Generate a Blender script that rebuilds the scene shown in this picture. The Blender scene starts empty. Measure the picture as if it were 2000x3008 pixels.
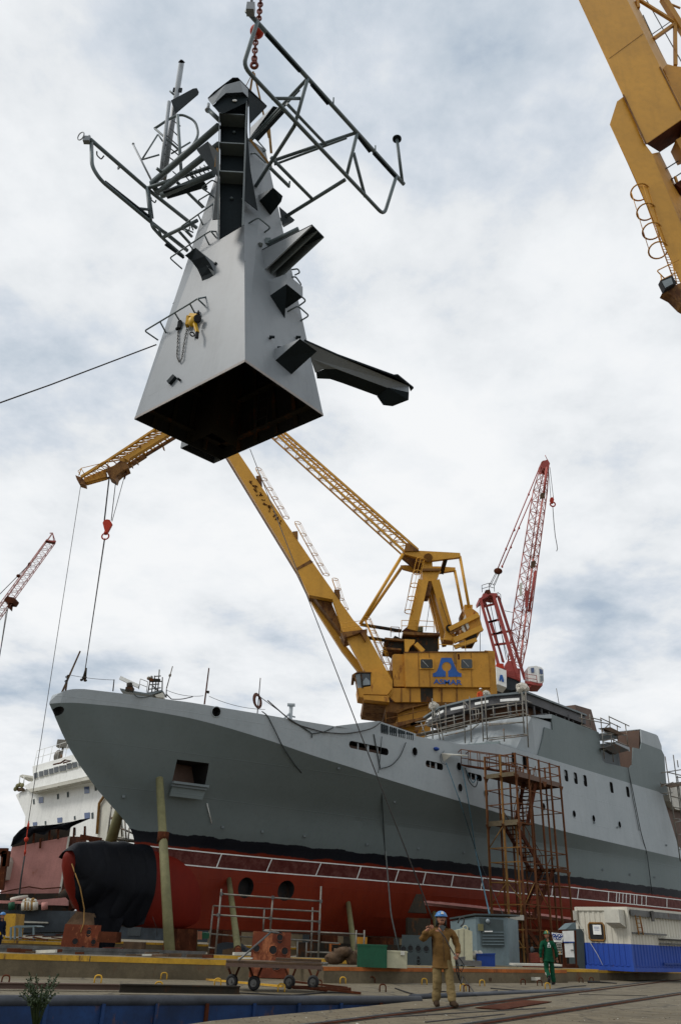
import bpy, bmesh, math, random
from mathutils import Vector as V, Matrix
random.seed(7)
R = math.radians
sc = bpy.context.scene
C = sc.collection

# ------------------------------------------------------------------ camera geometry (used for surveying)
EYE = V((0, 0, 1.25)); FPX = 2380.0
_p = math.atan(1253/FPX); _r = R(2.25)
_F = V((0, math.cos(_p), math.sin(_p))); _U0 = V((0, -math.sin(_p), math.cos(_p))); _R0 = V((1, 0, 0))
_R = _R0*math.cos(_r) + _U0*math.sin(_r); _U = _U0*math.cos(_r) - _R0*math.sin(_r)
def ray(x, y): return _F + _R*((x-1000)/FPX) + _U*((1504-y)/FPX)
def at(x, y, Y):                      # photo pixel at a distance Y in front of the camera
    r = ray(x, y); return EYE + r*(Y/r.y)
def onz(x, y, z=0.0):                 # photo pixel on a level plane
    r = ray(x, y); return EYE + r*((z-EYE.z)/r.z)
def onpl(x, y, p, n):
    r = ray(x, y); return EYE + r*((V(p)-EYE).dot(n)/r.dot(n))

# ------------------------------------------------------------------ mesh builder
def frame(d, up=V((0, 0, 1))):
    d = V(d).normalized()
    if abs(d.dot(up)) > .98: up = V((0, 1, 0)) if abs(d.y) < .9 else V((1, 0, 0))
    a = d.cross(up).normalized(); b = a.cross(d).normalized()
    return d, a, b
class MB:
    def __init__(s): s.v = []; s.f = []; s.mi = []; s.sm = []; s.cur = 0
    def add(s, vs, fs, smooth=False):
        o = len(s.v); s.v += [V(p) for p in vs]
        for f in fs: s.f.append([o+i for i in f]); s.mi.append(s.cur); s.sm.append(smooth)
        return s
    def box(s, c, size, M=None):
        c = V(c); h = [x/2 for x in size]; vs = []
        for x in (-1, 1):
            for y in (-1, 1):
                for z in (-1, 1):
                    p = V((x*h[0], y*h[1], z*h[2])); vs.append(c + (M @ p if M else p))
        return s.add(vs, [(0,1,3,2),(4,6,7,5),(0,4,5,1),(2,3,7,6),(0,2,6,4),(1,5,7,3)])
    def beam(s, p, q, w, h=None, up=V((0, 0, 1)), w2=None, h2=None):
        h = h or w; w2 = w2 or w; h2 = h2 or h*(w2/w)
        p, q = V(p), V(q); d, a, b = frame(q-p, V(up))
        vs = [p+a*(i*w/2)+b*(j*h/2) for i, j in ((-1,-1),(1,-1),(1,1),(-1,1))] + [q+a*(i*w2/2)+b*(j*h2/2) for i, j in ((-1,-1),(1,-1),(1,1),(-1,1))]
        return s.add(vs, [(3,2,1,0),(4,5,6,7),(0,1,5,4),(1,2,6,5),(2,3,7,6),(3,0,4,7)])
    def tube(s, p, q, r, n=8, r2=None):
        return s.path([p, q], r, n, r2=r2)
    def path(s, pts, r, n=8, closed=False, r2=None, caps=True):
        pts = [V(p) for p in pts]; m = len(pts); rings = []
        up = None
        for i, p in enumerate(pts):
            if closed: d = pts[(i+1) % m] - pts[i-1]
            else: d = pts[min(i+1, m-1)] - pts[max(i-1, 0)]
            if d.length < 1e-9: d = V((0, 0, 1))
            d.normalize()
            if up is None: _, a, b = frame(d); b = d.cross(a)
            else:
                a = up - d*up.dot(d)
                if a.length < 1e-6: _, a, b = frame(d)
                a.normalize(); b = d.cross(a)
            up = a
            rr = r if r2 is None else r + (r2-r)*i/(m-1)
            if isinstance(r, (list, tuple)): rr = r[i]
            rings.append([p + a*(rr*math.cos(2*math.pi*k/n)) + b*(rr*math.sin(2*math.pi*k/n)) for k in range(n)])
        vs = [x for g in rings for x in g]; fs = []
        for i in range(m if closed else m-1):
            j = (i+1) % m
            for k in range(n): fs.append((i*n+k, i*n+(k+1) % n, j*n+(k+1) % n, j*n+k))
        s.add(vs, fs, True)
        if not closed and caps:
            o = len(s.v) - len(vs)
            s.f.append([o+k for k in range(n)][::-1]); s.f.append([o+(m-1)*n+k for k in range(n)]); s.mi += [s.cur]*2; s.sm += [False]*2
        return s
    def prism(s, poly, ext):
        poly = [V(p) for p in poly]; e = V(ext); n = len(poly)
        return s.add(poly + [p+e for p in poly], [list(range(n))[::-1], list(range(n, 2*n))] + [(i, (i+1) % n, n+(i+1) % n, n+i) for i in range(n)])
    def poly(s, pts): return s.add(pts, [list(range(len(pts)))])
    def ball(s, c, r, nu=16, nv=10, M=None):
        c = V(c); r = V((r, r, r)) if isinstance(r, (int, float)) else V(r); vs = []; fs = []
        for j in range(nv+1):
            t = math.pi*j/nv
            for i in range(nu):
                a = 2*math.pi*i/nu; p = V((math.sin(t)*math.cos(a)*r.x, math.sin(t)*math.sin(a)*r.y, math.cos(t)*r.z)); vs.append(c + (M @ p if M else p))
        for j in range(nv):
            for i in range(nu): fs.append((j*nu+i, (j+1)*nu+i, (j+1)*nu+(i+1) % nu, j*nu+(i+1) % nu))
        return s.add(vs, fs, True)
    def ring(s, c, axis, rad, r, n=8, a0=0, a1=360, seg=20, ref=None):
        d, a, b = frame(axis, V(ref) if ref else V((0, 0, 1))); cl = abs(a1-a0) >= 360; m = seg if cl else seg+1
        pts = [V(c) + a*(rad*math.cos(R(a0+(a1-a0)*i/seg))) + b*(rad*math.sin(R(a0+(a1-a0)*i/seg))) for i in range(m)]
        return s.path(pts, r, n, closed=cl)
    def build(s, name, mat, parent=None, edge=True):
        base = V((0, 0, 0))
        if parent is not None:
            q = parent
            while q is not None: base = base + q.location; q = q.parent
        me = bpy.data.meshes.new(name); me.from_pydata([p-base for p in s.v], [], s.f); me.validate(clean_customdata=False)
        mats = mat if isinstance(mat, (list, tuple)) else [mat]
        for m in mats: me.materials.append(m)
        if len(me.polygons) == len(s.f):
            me.polygons.foreach_set('material_index', s.mi); me.polygons.foreach_set('use_smooth', s.sm)
        bm = bmesh.new(); bm.from_mesh(me); bmesh.ops.recalc_face_normals(bm, faces=bm.faces); bm.to_mesh(me); bm.free()
        o = bpy.data.objects.new(name, me); C.objects.link(o)
        if parent is not None: o.parent = parent
        return o
def bend(pts, rad=.15, n=5):          # round the corners of a bent pipe
    pts = [V(p) for p in pts]; out = [pts[0]]
    for i in range(1, len(pts)-1):
        a, b, c = pts[i-1], pts[i], pts[i+1]; u = (a-b); w = (c-b); r = min(rad, u.length*.45, w.length*.45)
        p0 = b+u.normalized()*r; p1 = b+w.normalized()*r
        for k in range(n+1):
            t = k/n; out.append(p0*(1-t)**2 + b*2*t*(1-t) + p1*t*t)
    out.append(pts[-1]); return out
def tag(o, label=None, cat=None, group=None, kind=None):
    if label: o['label'] = label
    if cat: o['category'] = cat
    if group: o['group'] = group
    if kind: o['kind'] = kind
    return o
def thing(name, label, cat, loc=(0, 0, 0), group=None):
    o = bpy.data.objects.new(name, None); C.objects.link(o); o.location = V(loc); o.empty_display_size = .2
    return tag(o, label, cat, group)
def part(m, name, mat, parent, label=None):
    o = m.build(name, mat, parent)
    if label: o['label'] = label
    return o
def copy_tree(o, parent=None):
    c = o.copy(); C.objects.link(c); c.parent = parent
    for ch in [k for k in C.objects if k.parent == o]: copy_tree(ch, c)
    return c

# ------------------------------------------------------------------ materials
def nodes(name):
    m = bpy.data.materials.new(name); m.use_nodes = True; nt = m.node_tree; return m, nt, nt.nodes, nt.links, nt.nodes['Principled BSDF']
def N(nt, t, **k):
    n = nt.nodes.new(t)
    for a, v in k.items():
        if a.startswith('i_'): n.inputs[a[2:].replace('_', ' ')].default_value = v
        else: setattr(n, a, v)
    return n
def mapped(nt, scale=(1, 1, 1), coord='pos'):
    if coord == 'pos': src = N(nt, 'ShaderNodeNewGeometry').outputs['Position']
    else: src = N(nt, 'ShaderNodeTexCoord').outputs['Object']
    mp = N(nt, 'ShaderNodeMapping'); mp.inputs['Scale'].default_value = scale; nt.links.new(src, mp.inputs['Vector']); return mp.outputs['Vector']
def noise(nt, scale, detail=5, rough=.6, stretch=(1, 1, 1), coord='pos'):
    n = N(nt, 'ShaderNodeTexNoise'); n.inputs['Scale'].default_value = scale; n.inputs['Detail'].default_value = detail; n.inputs['Roughness'].default_value = rough
    nt.links.new(mapped(nt, stretch, coord), n.inputs['Vector']); return n.outputs['Fac']
def ramp(nt, src, a, b, lo=0., hi=1.):
    m = N(nt, 'ShaderNodeMapRange'); m.inputs['From Min'].default_value = a; m.inputs['From Max'].default_value = b; m.inputs['To Min'].default_value = lo; m.inputs['To Max'].default_value = hi
    nt.links.new(src, m.inputs['Value']); return m.outputs['Result']
def math2(nt, op, a, b):
    m = N(nt, 'ShaderNodeMath', operation=op)
    for i, x in enumerate((a, b)):
        if isinstance(x, (int, float)): m.inputs[i].default_value = x
        else: nt.links.new(x, m.inputs[i])
    return m.outputs[0]
def mixc(nt, fac, a, b, mode='MIX'):
    m = N(nt, 'ShaderNodeMix', data_type='RGBA', blend_type=mode)
    for idx, x in ((0, fac), (6, a), (7, b)):
        if isinstance(x, (int, float)): m.inputs[idx].default_value = x
        elif isinstance(x, (tuple, list)): m.inputs[idx].default_value = (*x[:3], 1)
        else: nt.links.new(x, m.inputs[idx])
    return m.outputs[2]
def bump(nt, bsdf, src, strength=.2, dist=.02):
    b = N(nt, 'ShaderNodeBump'); b.inputs['Strength'].default_value = strength; b.inputs['Distance'].default_value = dist
    nt.links.new(src, b.inputs['Height']); nt.links.new(b.outputs[0], bsdf.inputs['Normal'])
def paint(name, col, rough=.55, var=.18, rust=0., rustcol=(.16, .05, .015), scale=1.2, metal=0., streak=True, dirt=.25, coord='pos', bmp=.1, spec=.35):
    m, nt, ns, lk, bs = nodes(name); bs.inputs['Specular IOR Level'].default_value = spec
    n1 = noise(nt, scale*.6, 6, .65, coord=coord); n2 = noise(nt, scale*9, 4, .6, coord=coord)
    dark = tuple(c*(1-var*1.6) for c in col); lite = tuple(min(1, c*(1+var)) for c in col)
    c = mixc(nt, ramp(nt, n1, .3, .7), dark, lite)
    if dirt: c = mixc(nt, ramp(nt, n2, .45, .8, 0, dirt), c, tuple(x*.45 for x in col))
    if streak:
        ns_ = noise(nt, scale*4, 4, .7, (1, 1, .12), coord); c = mixc(nt, ramp(nt, ns_, .5, .8, 0, .35), c, tuple(x*.5 for x in col))
    if rust:
        r1 = noise(nt, scale*2.2, 8, .72, (1, 1, .45), coord); r2 = noise(nt, scale*.5, 3, .5, coord=coord)
        f = ramp(nt, math2(nt, 'ADD', r1, math2(nt, 'MULTIPLY', r2, .5)), 1.02-rust*.45, 1.14-rust*.45)
        rc = mixc(nt, n2, tuple(x*.5 for x in rustcol), tuple(x*1.6 for x in rustcol))
        c = mixc(nt, f, c, rc); lk.new(ramp(nt, f, 0, 1, rough, .9), bs.inputs['Roughness'])
    else: bs.inputs['Roughness'].default_value = rough
    lk.new(c, bs.inputs['Base Color']); bs.inputs['Metallic'].default_value = metal
    if bmp: bump(nt, bs, n2, bmp, .02)
    return m
M = {}
M['mast'] = paint('mast_grey_paint', (.235, .262, .285), .42, .07, scale=.5, dirt=.12, bmp=.04)
M['bareedge'] = paint('bare_plate_edge', (.30, .27, .25), .6, .15, rust=.2)
M['mastrim'] = paint('mast_trim_paint', (.15, .18, .19), .5, .12, scale=1, dirt=.15)
M['tubegrey'] = paint('grey_tube_paint', (.12, .155, .165), .5, .1, scale=1, dirt=.1, streak=False)
M['darkgrey'] = paint('dark_grey_paint_and_shade', (.017, .025, .030), .7, .2, scale=1.5, streak=False, spec=.12)  # dark fittings; also shade painted onto bracket undersides and the pillar web
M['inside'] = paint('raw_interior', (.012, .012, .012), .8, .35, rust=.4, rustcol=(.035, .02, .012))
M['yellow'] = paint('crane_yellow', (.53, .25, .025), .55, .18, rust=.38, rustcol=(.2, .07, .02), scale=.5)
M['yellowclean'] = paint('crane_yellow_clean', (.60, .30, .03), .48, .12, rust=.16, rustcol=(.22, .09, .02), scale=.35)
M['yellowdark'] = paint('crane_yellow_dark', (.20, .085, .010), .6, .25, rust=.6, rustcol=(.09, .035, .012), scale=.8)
M['soot'] = paint('greasy_machinery', (.03, .025, .018), .65, .3, rust=.5, rustcol=(.09, .035, .012), spec=.15)
M['red'] = paint('crane_red', (.36, .06, .048), .55, .18, rust=.25, scale=.7)
M['redfaded'] = paint('crane_red_faded', (.46, .15, .125), .65, .16, rust=.25, scale=.7)
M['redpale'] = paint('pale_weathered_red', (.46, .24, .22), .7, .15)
M['white'] = paint('white_paint', (.82, .83, .80), .5, .04, rust=.1, rustcol=(.35, .2, .1), scale=.5)
M['whitedirty'] = paint('dirty_white_paint', (.55, .54, .47), .6, .1, rust=.3, rustcol=(.25, .12, .05), scale=1)
M['rust'] = paint('rusted_steel', (.085, .026, .012), .9, .35, rust=.4, rustcol=(.17, .06, .022), scale=2.5, dirt=.5, spec=.1)
M['rustframe'] = paint('rusted_scaffold_paint', (.13, .052, .022), .85, .35, rust=.4, rustcol=(.15, .06, .018), scale=1.2, spec=.12)
M['rustyellow'] = paint('rusted_yellow_paint', (.24, .125, .03), .75, .3, rust=.5, rustcol=(.22, .07, .02), scale=2.5)
M['scaf'] = paint('scaffold_tube', (.20, .19, .165), .5, .3, rust=.45, rustcol=(.22, .11, .05), scale=3, metal=.3)
M['chain'] = paint('red_chain', (.17, .035, .02), .6, .3, rust=.5, scale=5)
M['steel'] = paint('bare_steel', (.13, .13, .125), .45, .3, rust=.3, scale=4, metal=.6)
M['rope'] = paint('steel_rope', (.05, .047, .045), .7, .3, scale=8, dirt=.4)
M['cord'] = paint('grey_hose', (.045, .055, .055), .7, .2, scale=8)
M['bluecord'] = paint('blue_rope', (.10, .22, .29), .8, .2, scale=8)
M['strap'] = paint('web_sling', (.30, .17, .05), .8, .2, scale=5)
M['black'] = paint('black_rubber', (.012, .012, .013), .7, .3, scale=4)
M['orange'] = paint('faded_orange', (.46, .045, .022), .6, .1, scale=2, spec=.15)
M['wood'] = paint('old_wood', (.10, .06, .032), .85, .35, scale=3, dirt=.5)
M['conc'] = paint('slab_concrete', (.145, .115, .07), .9, .28, rust=.35, rustcol=(.12, .06, .03), scale=1.1, dirt=.45, bmp=.4)
M['yedge'] = paint('yellow_edge_paint', (.58, .33, .03), .7, .25, rust=.42, rustcol=(.12, .06, .03), scale=1.3, dirt=.4)
M['oedge'] = paint('orange_edge_rail', (.38, .11, .02), .75, .3, rust=.5, rustcol=(.2, .06, .02), scale=1.5, dirt=.3)
M['olive'] = paint('olive_shore_paint', (.20, .19, .09), .65, .22, rust=.2, scale=2)
M['blueteal'] = paint('grey_blue_paint', (.17, .23, .25), .6, .14, rust=.15, scale=1)
M['slate'] = paint('slate_shutter_paint', (.055, .075, .078), .6, .15, scale=1)
M['cream'] = paint('cream_cabinet_paint', (.50, .48, .33), .55, .1, rust=.1, scale=1.5)
M['bluebin'] = paint('blue_plastic', (.006, .045, .26), .5, .15, scale=2)
M['green'] = paint('green_box_paint', (.005, .075, .035), .6, .15, scale=2)
M['pink'] = paint('pink_primer_steel', (.50, .24, .21), .75, .12, rust=.25, rustcol=(.3, .12, .08), scale=1, dirt=.3, bmp=.3)
M['tarp'] = paint('black_tarpaulin', (.0045, .0055, .0085), .55, .3, scale=1, streak=False, dirt=.2, bmp=.3, spec=.12)
M['darkblock'] = paint('dark_blue_steel', (.03, .04, .05), .7, .3, rust=.3, scale=1.2)
M['hullred'] = paint('antifouling_red', (.17, .013, .006), .6, .18, scale=.4, dirt=.2, spec=.14)
M['label'] = paint('logo_blue', (.018, .10, .36), .55, .2, rust=.2, scale=2)
M['glass'] = None
def glassy(name, col, rough=.12):
    m, nt, ns, lk, bs = nodes(name); n1 = noise(nt, 1.5, 3)
    lk.new(mixc(nt, n1, tuple(c*.6 for c in col), tuple(c*1.3 for c in col)), bs.inputs['Base Color']); bs.inputs['Roughness'].default_value = rough; return m
M['glass'] = glassy('dark_window_glass', (.03, .04, .045)); M['glasslit'] = glassy('pale_cab_glass', (.22, .26, .28)); M['glassblue'] = glassy('tinted_blue_glass', (.06, .10, .22))
M['wrap'] = paint('plastic_wrap', (.50, .47, .40), .35, .1, scale=2, dirt=.3, streak=False, bmp=.8)
M['primer'] = paint('brown_primer', (.125, .078, .058), .7, .15, rust=.2, rustcol=(.2, .1, .04), scale=.8)
M['bridgegrey'] = paint('bridge_primer_grey', (.085, .085, .09), .6, .2, rust=.2, rustcol=(.15, .06, .03), scale=1)
M['brownopening'] = paint('bridge_inside', (.10, .045, .02), .8, .4, rust=.3, scale=1)

# hull: red below, ragged black boot top, grey above with plate seams
def hull_material(name, band):
    m, nt, ns, lk, bs = nodes(name)
    g = N(nt, 'ShaderNodeNewGeometry'); sx = N(nt, 'ShaderNodeSeparateXYZ'); lk.new(g.outputs['Position'], sx.inputs[0]); z = sx.outputs['Z']
    rag = math2(nt, 'MULTIPLY', math2(nt, 'SUBTRACT', noise(nt, .7, 7, .6), .5), .45)
    zz = math2(nt, 'ADD', z, rag)
    big = noise(nt, .22, 5, .6); fine = noise(nt, 5, 5, .6); strk = noise(nt, 1.6, 5, .7, (1, 1, .1))
    grey = mixc(nt, ramp(nt, big, .3, .7), (.305, .345, .365), (.385, .42, .44))
    grey = mixc(nt, ramp(nt, strk, .45, .8, 0, .25), grey, (.22, .24, .24))
    # shade of the flared lower and upper bands, mixed into the grey
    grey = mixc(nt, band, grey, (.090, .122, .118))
    red = mixc(nt, ramp(nt, big, .3, .7), (.145, .015, .005), (.205, .027, .010)); red = mixc(nt, ramp(nt, strk, .45, .8, 0, .4), red, (.075, .005, .003)); bs.inputs['Specular IOR Level'].default_value = .14
    msk = mixc(nt, ramp(nt, noise(nt, 2.5, 6, .7), .42, .62), (.075, .013, .010), (.125, .04, .033))
    inb = math2(nt, 'MULTIPLY', math2(nt, 'GREATER_THAN', z, 4.48), math2(nt, 'LESS_THAN', z, 5.2))
    red = mixc(nt, inb, red, msk)
    blk = mixc(nt, ramp(nt, big, .3, .7), (.006, .007, .012), (.014, .015, .02))
    c = mixc(nt, ramp(nt, zz, 5.34, 5.40), red, blk); c = mixc(nt, ramp(nt, zz, 5.94, 5.97), c, grey)
    c = mixc(nt, ramp(nt, fine, .5, .8, 0, .12), c, (.05, .05, .05)); lk.new(c, bs.inputs['Base Color']); bs.inputs['Roughness'].default_value = .5
    w1 = N(nt, 'ShaderNodeTexBrick'); mp = N(nt, 'ShaderNodeCombineXYZ'); sxy = N(nt, 'ShaderNodeVectorMath', operation='DOT_PRODUCT'); lk.new(g.outputs['Position'], sxy.inputs[0]); sxy.inputs[1].default_value = (.713, .701, 0)
    lk.new(sxy.outputs['Value'], mp.inputs[0]); lk.new(z, mp.inputs[1]); lk.new(mp.outputs[0], w1.inputs['Vector'])
    w1.inputs['Scale'].default_value = 1; w1.inputs['Brick Width'].default_value = 6.4; w1.inputs['Row Height'].default_value = 1.95; w1.inputs['Mortar Size'].default_value = .022; w1.inputs['Mortar Smooth'].default_value = .6
    h = math2(nt, 'ADD', math2(nt, 'MULTIPLY', w1.outputs['Fac'], .6), math2(nt, 'MULTIPLY', noise(nt, .9, 3, .5), .9))
    bump(nt, bs, h, .3, .05)
    return m
M['hull'] = hull_material('ship_hull_paint', 0.); M['hullband'] = hull_material('ship_hull_shaded_band', .72)

# ------------------------------------------------------------------ camera, world, sun
cam = bpy.data.cameras.new('camera'); co = bpy.data.objects.new('camera', cam); C.objects.link(co); sc.camera = co
co.matrix_world = Matrix(((_R.x, _U.x, -_F.x, EYE.x), (_R.y, _U.y, -_F.y, EYE.y), (_R.z, _U.z, -_F.z, EYE.z), (0, 0, 0, 1)))
cam.sensor_fit = 'VERTICAL'; cam.sensor_height = 24; cam.lens = FPX*24/3008; cam.clip_end = 5000; cam.clip_start = .1
w = bpy.data.worlds.new('World'); sc.world = w; w.use_nodes = True; nt = w.node_tree; bg = nt.nodes['Background']
sky = N(nt, 'ShaderNodeTexSky'); sky.sky_type = 'NISHITA'; sky.sun_disc = False; sky.sun_elevation = R(46); sky.sun_rotation = R(258); sky.air_density = 1; sky.dust_density = 2
tc = N(nt, 'ShaderNodeTexCoord'); sp = N(nt, 'ShaderNodeSeparateXYZ'); nt.links.new(tc.outputs['Generated'], sp.inputs[0])
zc = math2(nt, 'ADD', math2(nt, 'MAXIMUM', sp.outputs['Z'], 0.0), .22)
cb = N(nt, 'ShaderNodeCombineXYZ'); nt.links.new(math2(nt, 'DIVIDE', sp.outputs['X'], zc), cb.inputs[0]); nt.links.new(math2(nt, 'DIVIDE', sp.outputs['Y'], zc), cb.inputs[1])
def wn(scale, det, rough, off):
    mp = N(nt, 'ShaderNodeMapping'); mp.inputs['Location'].default_value = off; nt.links.new(cb.outputs[0], mp.inputs['Vector'])
    n = N(nt, 'ShaderNodeTexNoise'); n.inputs['Scale'].default_value = scale; n.inputs['Detail'].default_value = det; n.inputs['Roughness'].default_value = rough; n.inputs['Distortion'].default_value = .1
    nt.links.new(mp.outputs[0], n.inputs['Vector']); return n.outputs['Fac']
n1 = wn(1.75, 9, .56, (3.1, 1.7, 0)); n2 = wn(4.6, 8, .6, (7.3, 2.2, 4)); n3 = wn(.7, 3, .5, (.6, 5.5, 9))
f = math2(nt, 'ADD', math2(nt, 'MULTIPLY', n1, .6), math2(nt, 'ADD', math2(nt, 'MULTIPLY', math2(nt, 'SUBTRACT', n2, .13), .38), math2(nt, 'MULTIPLY', n3, .3)))
cr = N(nt, 'ShaderNodeValToRGB'); nt.links.new(f, cr.inputs[0]); el = cr.color_ramp.elements
el[0].position = .44; el[0].color = (.43, .515, .62, 1); el[1].position = .69; el[1].color = (.92, .935, .95, 1)
for p_, c_ in ((.49, (.54, .61, .69, 1)), (.535, (.655, .71, .78, 1)), (.58, (.79, .82, .85, 1)), (.63, (.865, .89, .915, 1))):
    e = el.new(p_); e.color = c_
skc = mixc(nt, 1.0, sky.outputs[0], (.10, .10, .10), 'MULTIPLY')
mx = mixc(nt, ramp(nt, f, .36, .48, .75, 1.0), skc, cr.outputs[0])
below = ramp(nt, sp.outputs['Z'], -.02, .02)
nt.links.new(mixc(nt, below, (.10, .10, .09), mx), bg.inputs['Color']); bg.inputs['Strength'].default_value = 1.0
sl = bpy.data.lights.new('sun', 'SUN'); sl.energy = 1.5; sl.angle = R(14); sl.color = (1, .95, .88); so = bpy.data.objects.new('sun', sl); C.objects.link(so)
so.rotation_euler = (R(90-46), 0, R(-78)) # light comes from behind the camera's left shoulder
sc.view_settings.view_transform = 'Standard'; sc.view_settings.look = 'None'; sc.view_settings.exposure = 0
# ------------------------------------------------------------------ the grey patrol ship: s aft from the waterline stem, t to its near side
AZ = math.radians(45.5); SA = (math.sin(AZ), math.cos(AZ)); SN = (math.cos(AZ), -math.sin(AZ)); SB = (-9.87, 45.68)
def ship(s, t, z): return (SB[0]+SA[0]*s+SN[0]*t, SB[1]+SA[1]*s+SN[1]*t, z)
def lerp(tab, s):
    if s <= tab[0][0]: return tab[0][1]
    for (a, x), (b, y) in zip(tab, tab[1:]):
        if s <= b: return x + (y-x)*(s-a)/(b-a)
    return tab[-1][1]
WLT = [(-.2, 0), (4.5, .38), (8.6, 1.15), (11.5, 2.0), (14.2, 2.7), (17, 3.3), (20, 3.8), (24.5, 4.45), (30, 5.0), (34, 5.4), (41, 5.9), (50, 6.3), (78, 5.9)]
KNT = [(-6.33, 0), (-6, .45), (-5, 1.0), (-3, 1.9), (0, 3.1), (5, 4.5), (10, 5.5), (15, 6.05), (20, 6.3), (30, 6.5), (78, 6.5)]
GNT = [(-6.33, 0), (-6, .5), (-5, 1.08), (-3, 2.0), (0, 3.18), (5, 4.56), (10, 5.54), (15, 6.08), (20, 6.3), (26, 6.32), (78, 6.32)]
KNZ = [(-6.33, 11.3), (-5, 11.53), (-2.5, 11.54), (-.5, 11.45), (2.8, 11.2), (5.7, 10.66), (9.4, 10.2), (14.7, 9.66), (22.4, 9.2), (31, 8.8), (50, 8.56), (78, 8.5)]
_k0 = KNZ
def _sm(s): return sum(_l(_k0, min(max(s+d, -6.33), 78)) for d in (-2.4, -1.6, -.8, 0, .8, 1.6, 2.4))/7
def _l(tab, s):
    for (a, x), (b, y) in zip(tab, tab[1:]):
        if s <= b: return x + (y-x)*(s-a)/(b-a)
    return tab[-1][1]
KNZ = [(-6.33, 11.3)]+[(i*.5, _sm(i*.5)) for i in list(range(-11, 32))+list(range(32, 150, 8))]+[(78, 8.5)]
GNZ = [(-6.33, 11.42), (-6.1, 11.85), (-5.7, 12.08), (-5.2, 12.16), (0, 12.2), (5.5, 12.22), (9.2, 12.32), (12.6, 12.6), (14.7, 12.78), (19.2, 13.0), (20.3, 13.1), (24.2, 13.85), (49.6, 13.9), (51.5, 9.2), (78, 9.1)]
def mixtab(a, b, k, s0):
    ks = sorted(set([x for x, _ in a]+[x for x, _ in b])); out = [(s0, 0)]
    for x in ks:
        if x > s0+.2: out.append((x, max(.0, lerp(a, x)*(1-k)+lerp(b, x)*k - (lerp(a, s0)*(1-k)+lerp(b, s0)*k)*math.exp(-(x-s0)/1.6))))
    return out
LEV = [  # (z table, t table)
    ([(0, 1.4)], [(1.0, 0), (78, .02)]),
    ([(0, 1.48)], [(.8, 0), (8, .25), (16, 1.5), (30, 3.3), (45, 4.2), (62, 3.6), (78, 1.5)]),
    ([(0, 2.5)], [(.3, 0), (8, .55), (16, 2.4), (30, 4.5), (45, 5.5), (62, 5.2), (78, 3.5)]),
    ([(0, 3.9)], [(0, 0), (4.5, .38), (8.6, .95), (14.2, 2.6), (20, 3.7), (24.5, 4.4), (30, 4.95), (41, 5.85), (50, 6.2), (78, 5.2)]),
    ([(0, 5.2)], WLT),
    ([(0, 6.1)], mixtab(WLT, KNT, .14, -.75)),
    ([(0, 7.6)], mixtab(WLT, KNT, .34, -2.85)),
    ([(-4.9, 9.3), (0, 9.3), (9, 8.8), (14, 8.6), (30, 8.2), (78, 8.1)], mixtab(WLT, KNT, .63, -4.75)),
    (KNZ, KNT), (GNZ, GNT)]
def hull_point(u, k):       # u 0..1 along, k level index (float)
    def lv(i):
        zt, tt = LEV[i]; s0 = tt[0][0]; s = s0 + (78-s0)*u**1.45
        return (s, lerp(tt, s), lerp(zt, s))
    i = int(k); fr = k-i
    if i >= 9: return lv(9)
    if fr == 0: return lv(i)
    if i in (0, 8): a, b = lv(i), lv(i+1); return tuple(a[j]*(1-fr)+b[j]*fr for j in range(3))
    p0, p1, p2, p3 = lv(max(i-1, 1)), lv(i), lv(i+1), lv(min(i+2, 8))
    return tuple(.5*(2*p1[j]+(p2[j]-p0[j])*fr+(2*p0[j]-5*p1[j]+4*p2[j]-p3[j])*fr*fr+(3*p1[j]-p0[j]-3*p2[j]+p3[j])*fr**3) for j in range(3))
KS = [0, 1, 1.5, 2, 2.33, 2.66, 3, 3.33, 3.66, 4, 4.33, 4.66, 5, 5.33, 5.66, 6, 6.33, 6.66, 7, 7.33, 7.66, 8, 8.5, 9]
US = [i/130 for i in range(131)]
def S(s, t, z): return V(ship(s, t, z))
SAv = V((*SA, 0)); SNv = V((*SN, 0)); UP = V((0, 0, 1))
ship_root = thing('patrol_ship', 'grey naval patrol ship with red underwater hull standing in the drydock', 'ship', S(0, 0, 1.4))

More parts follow.
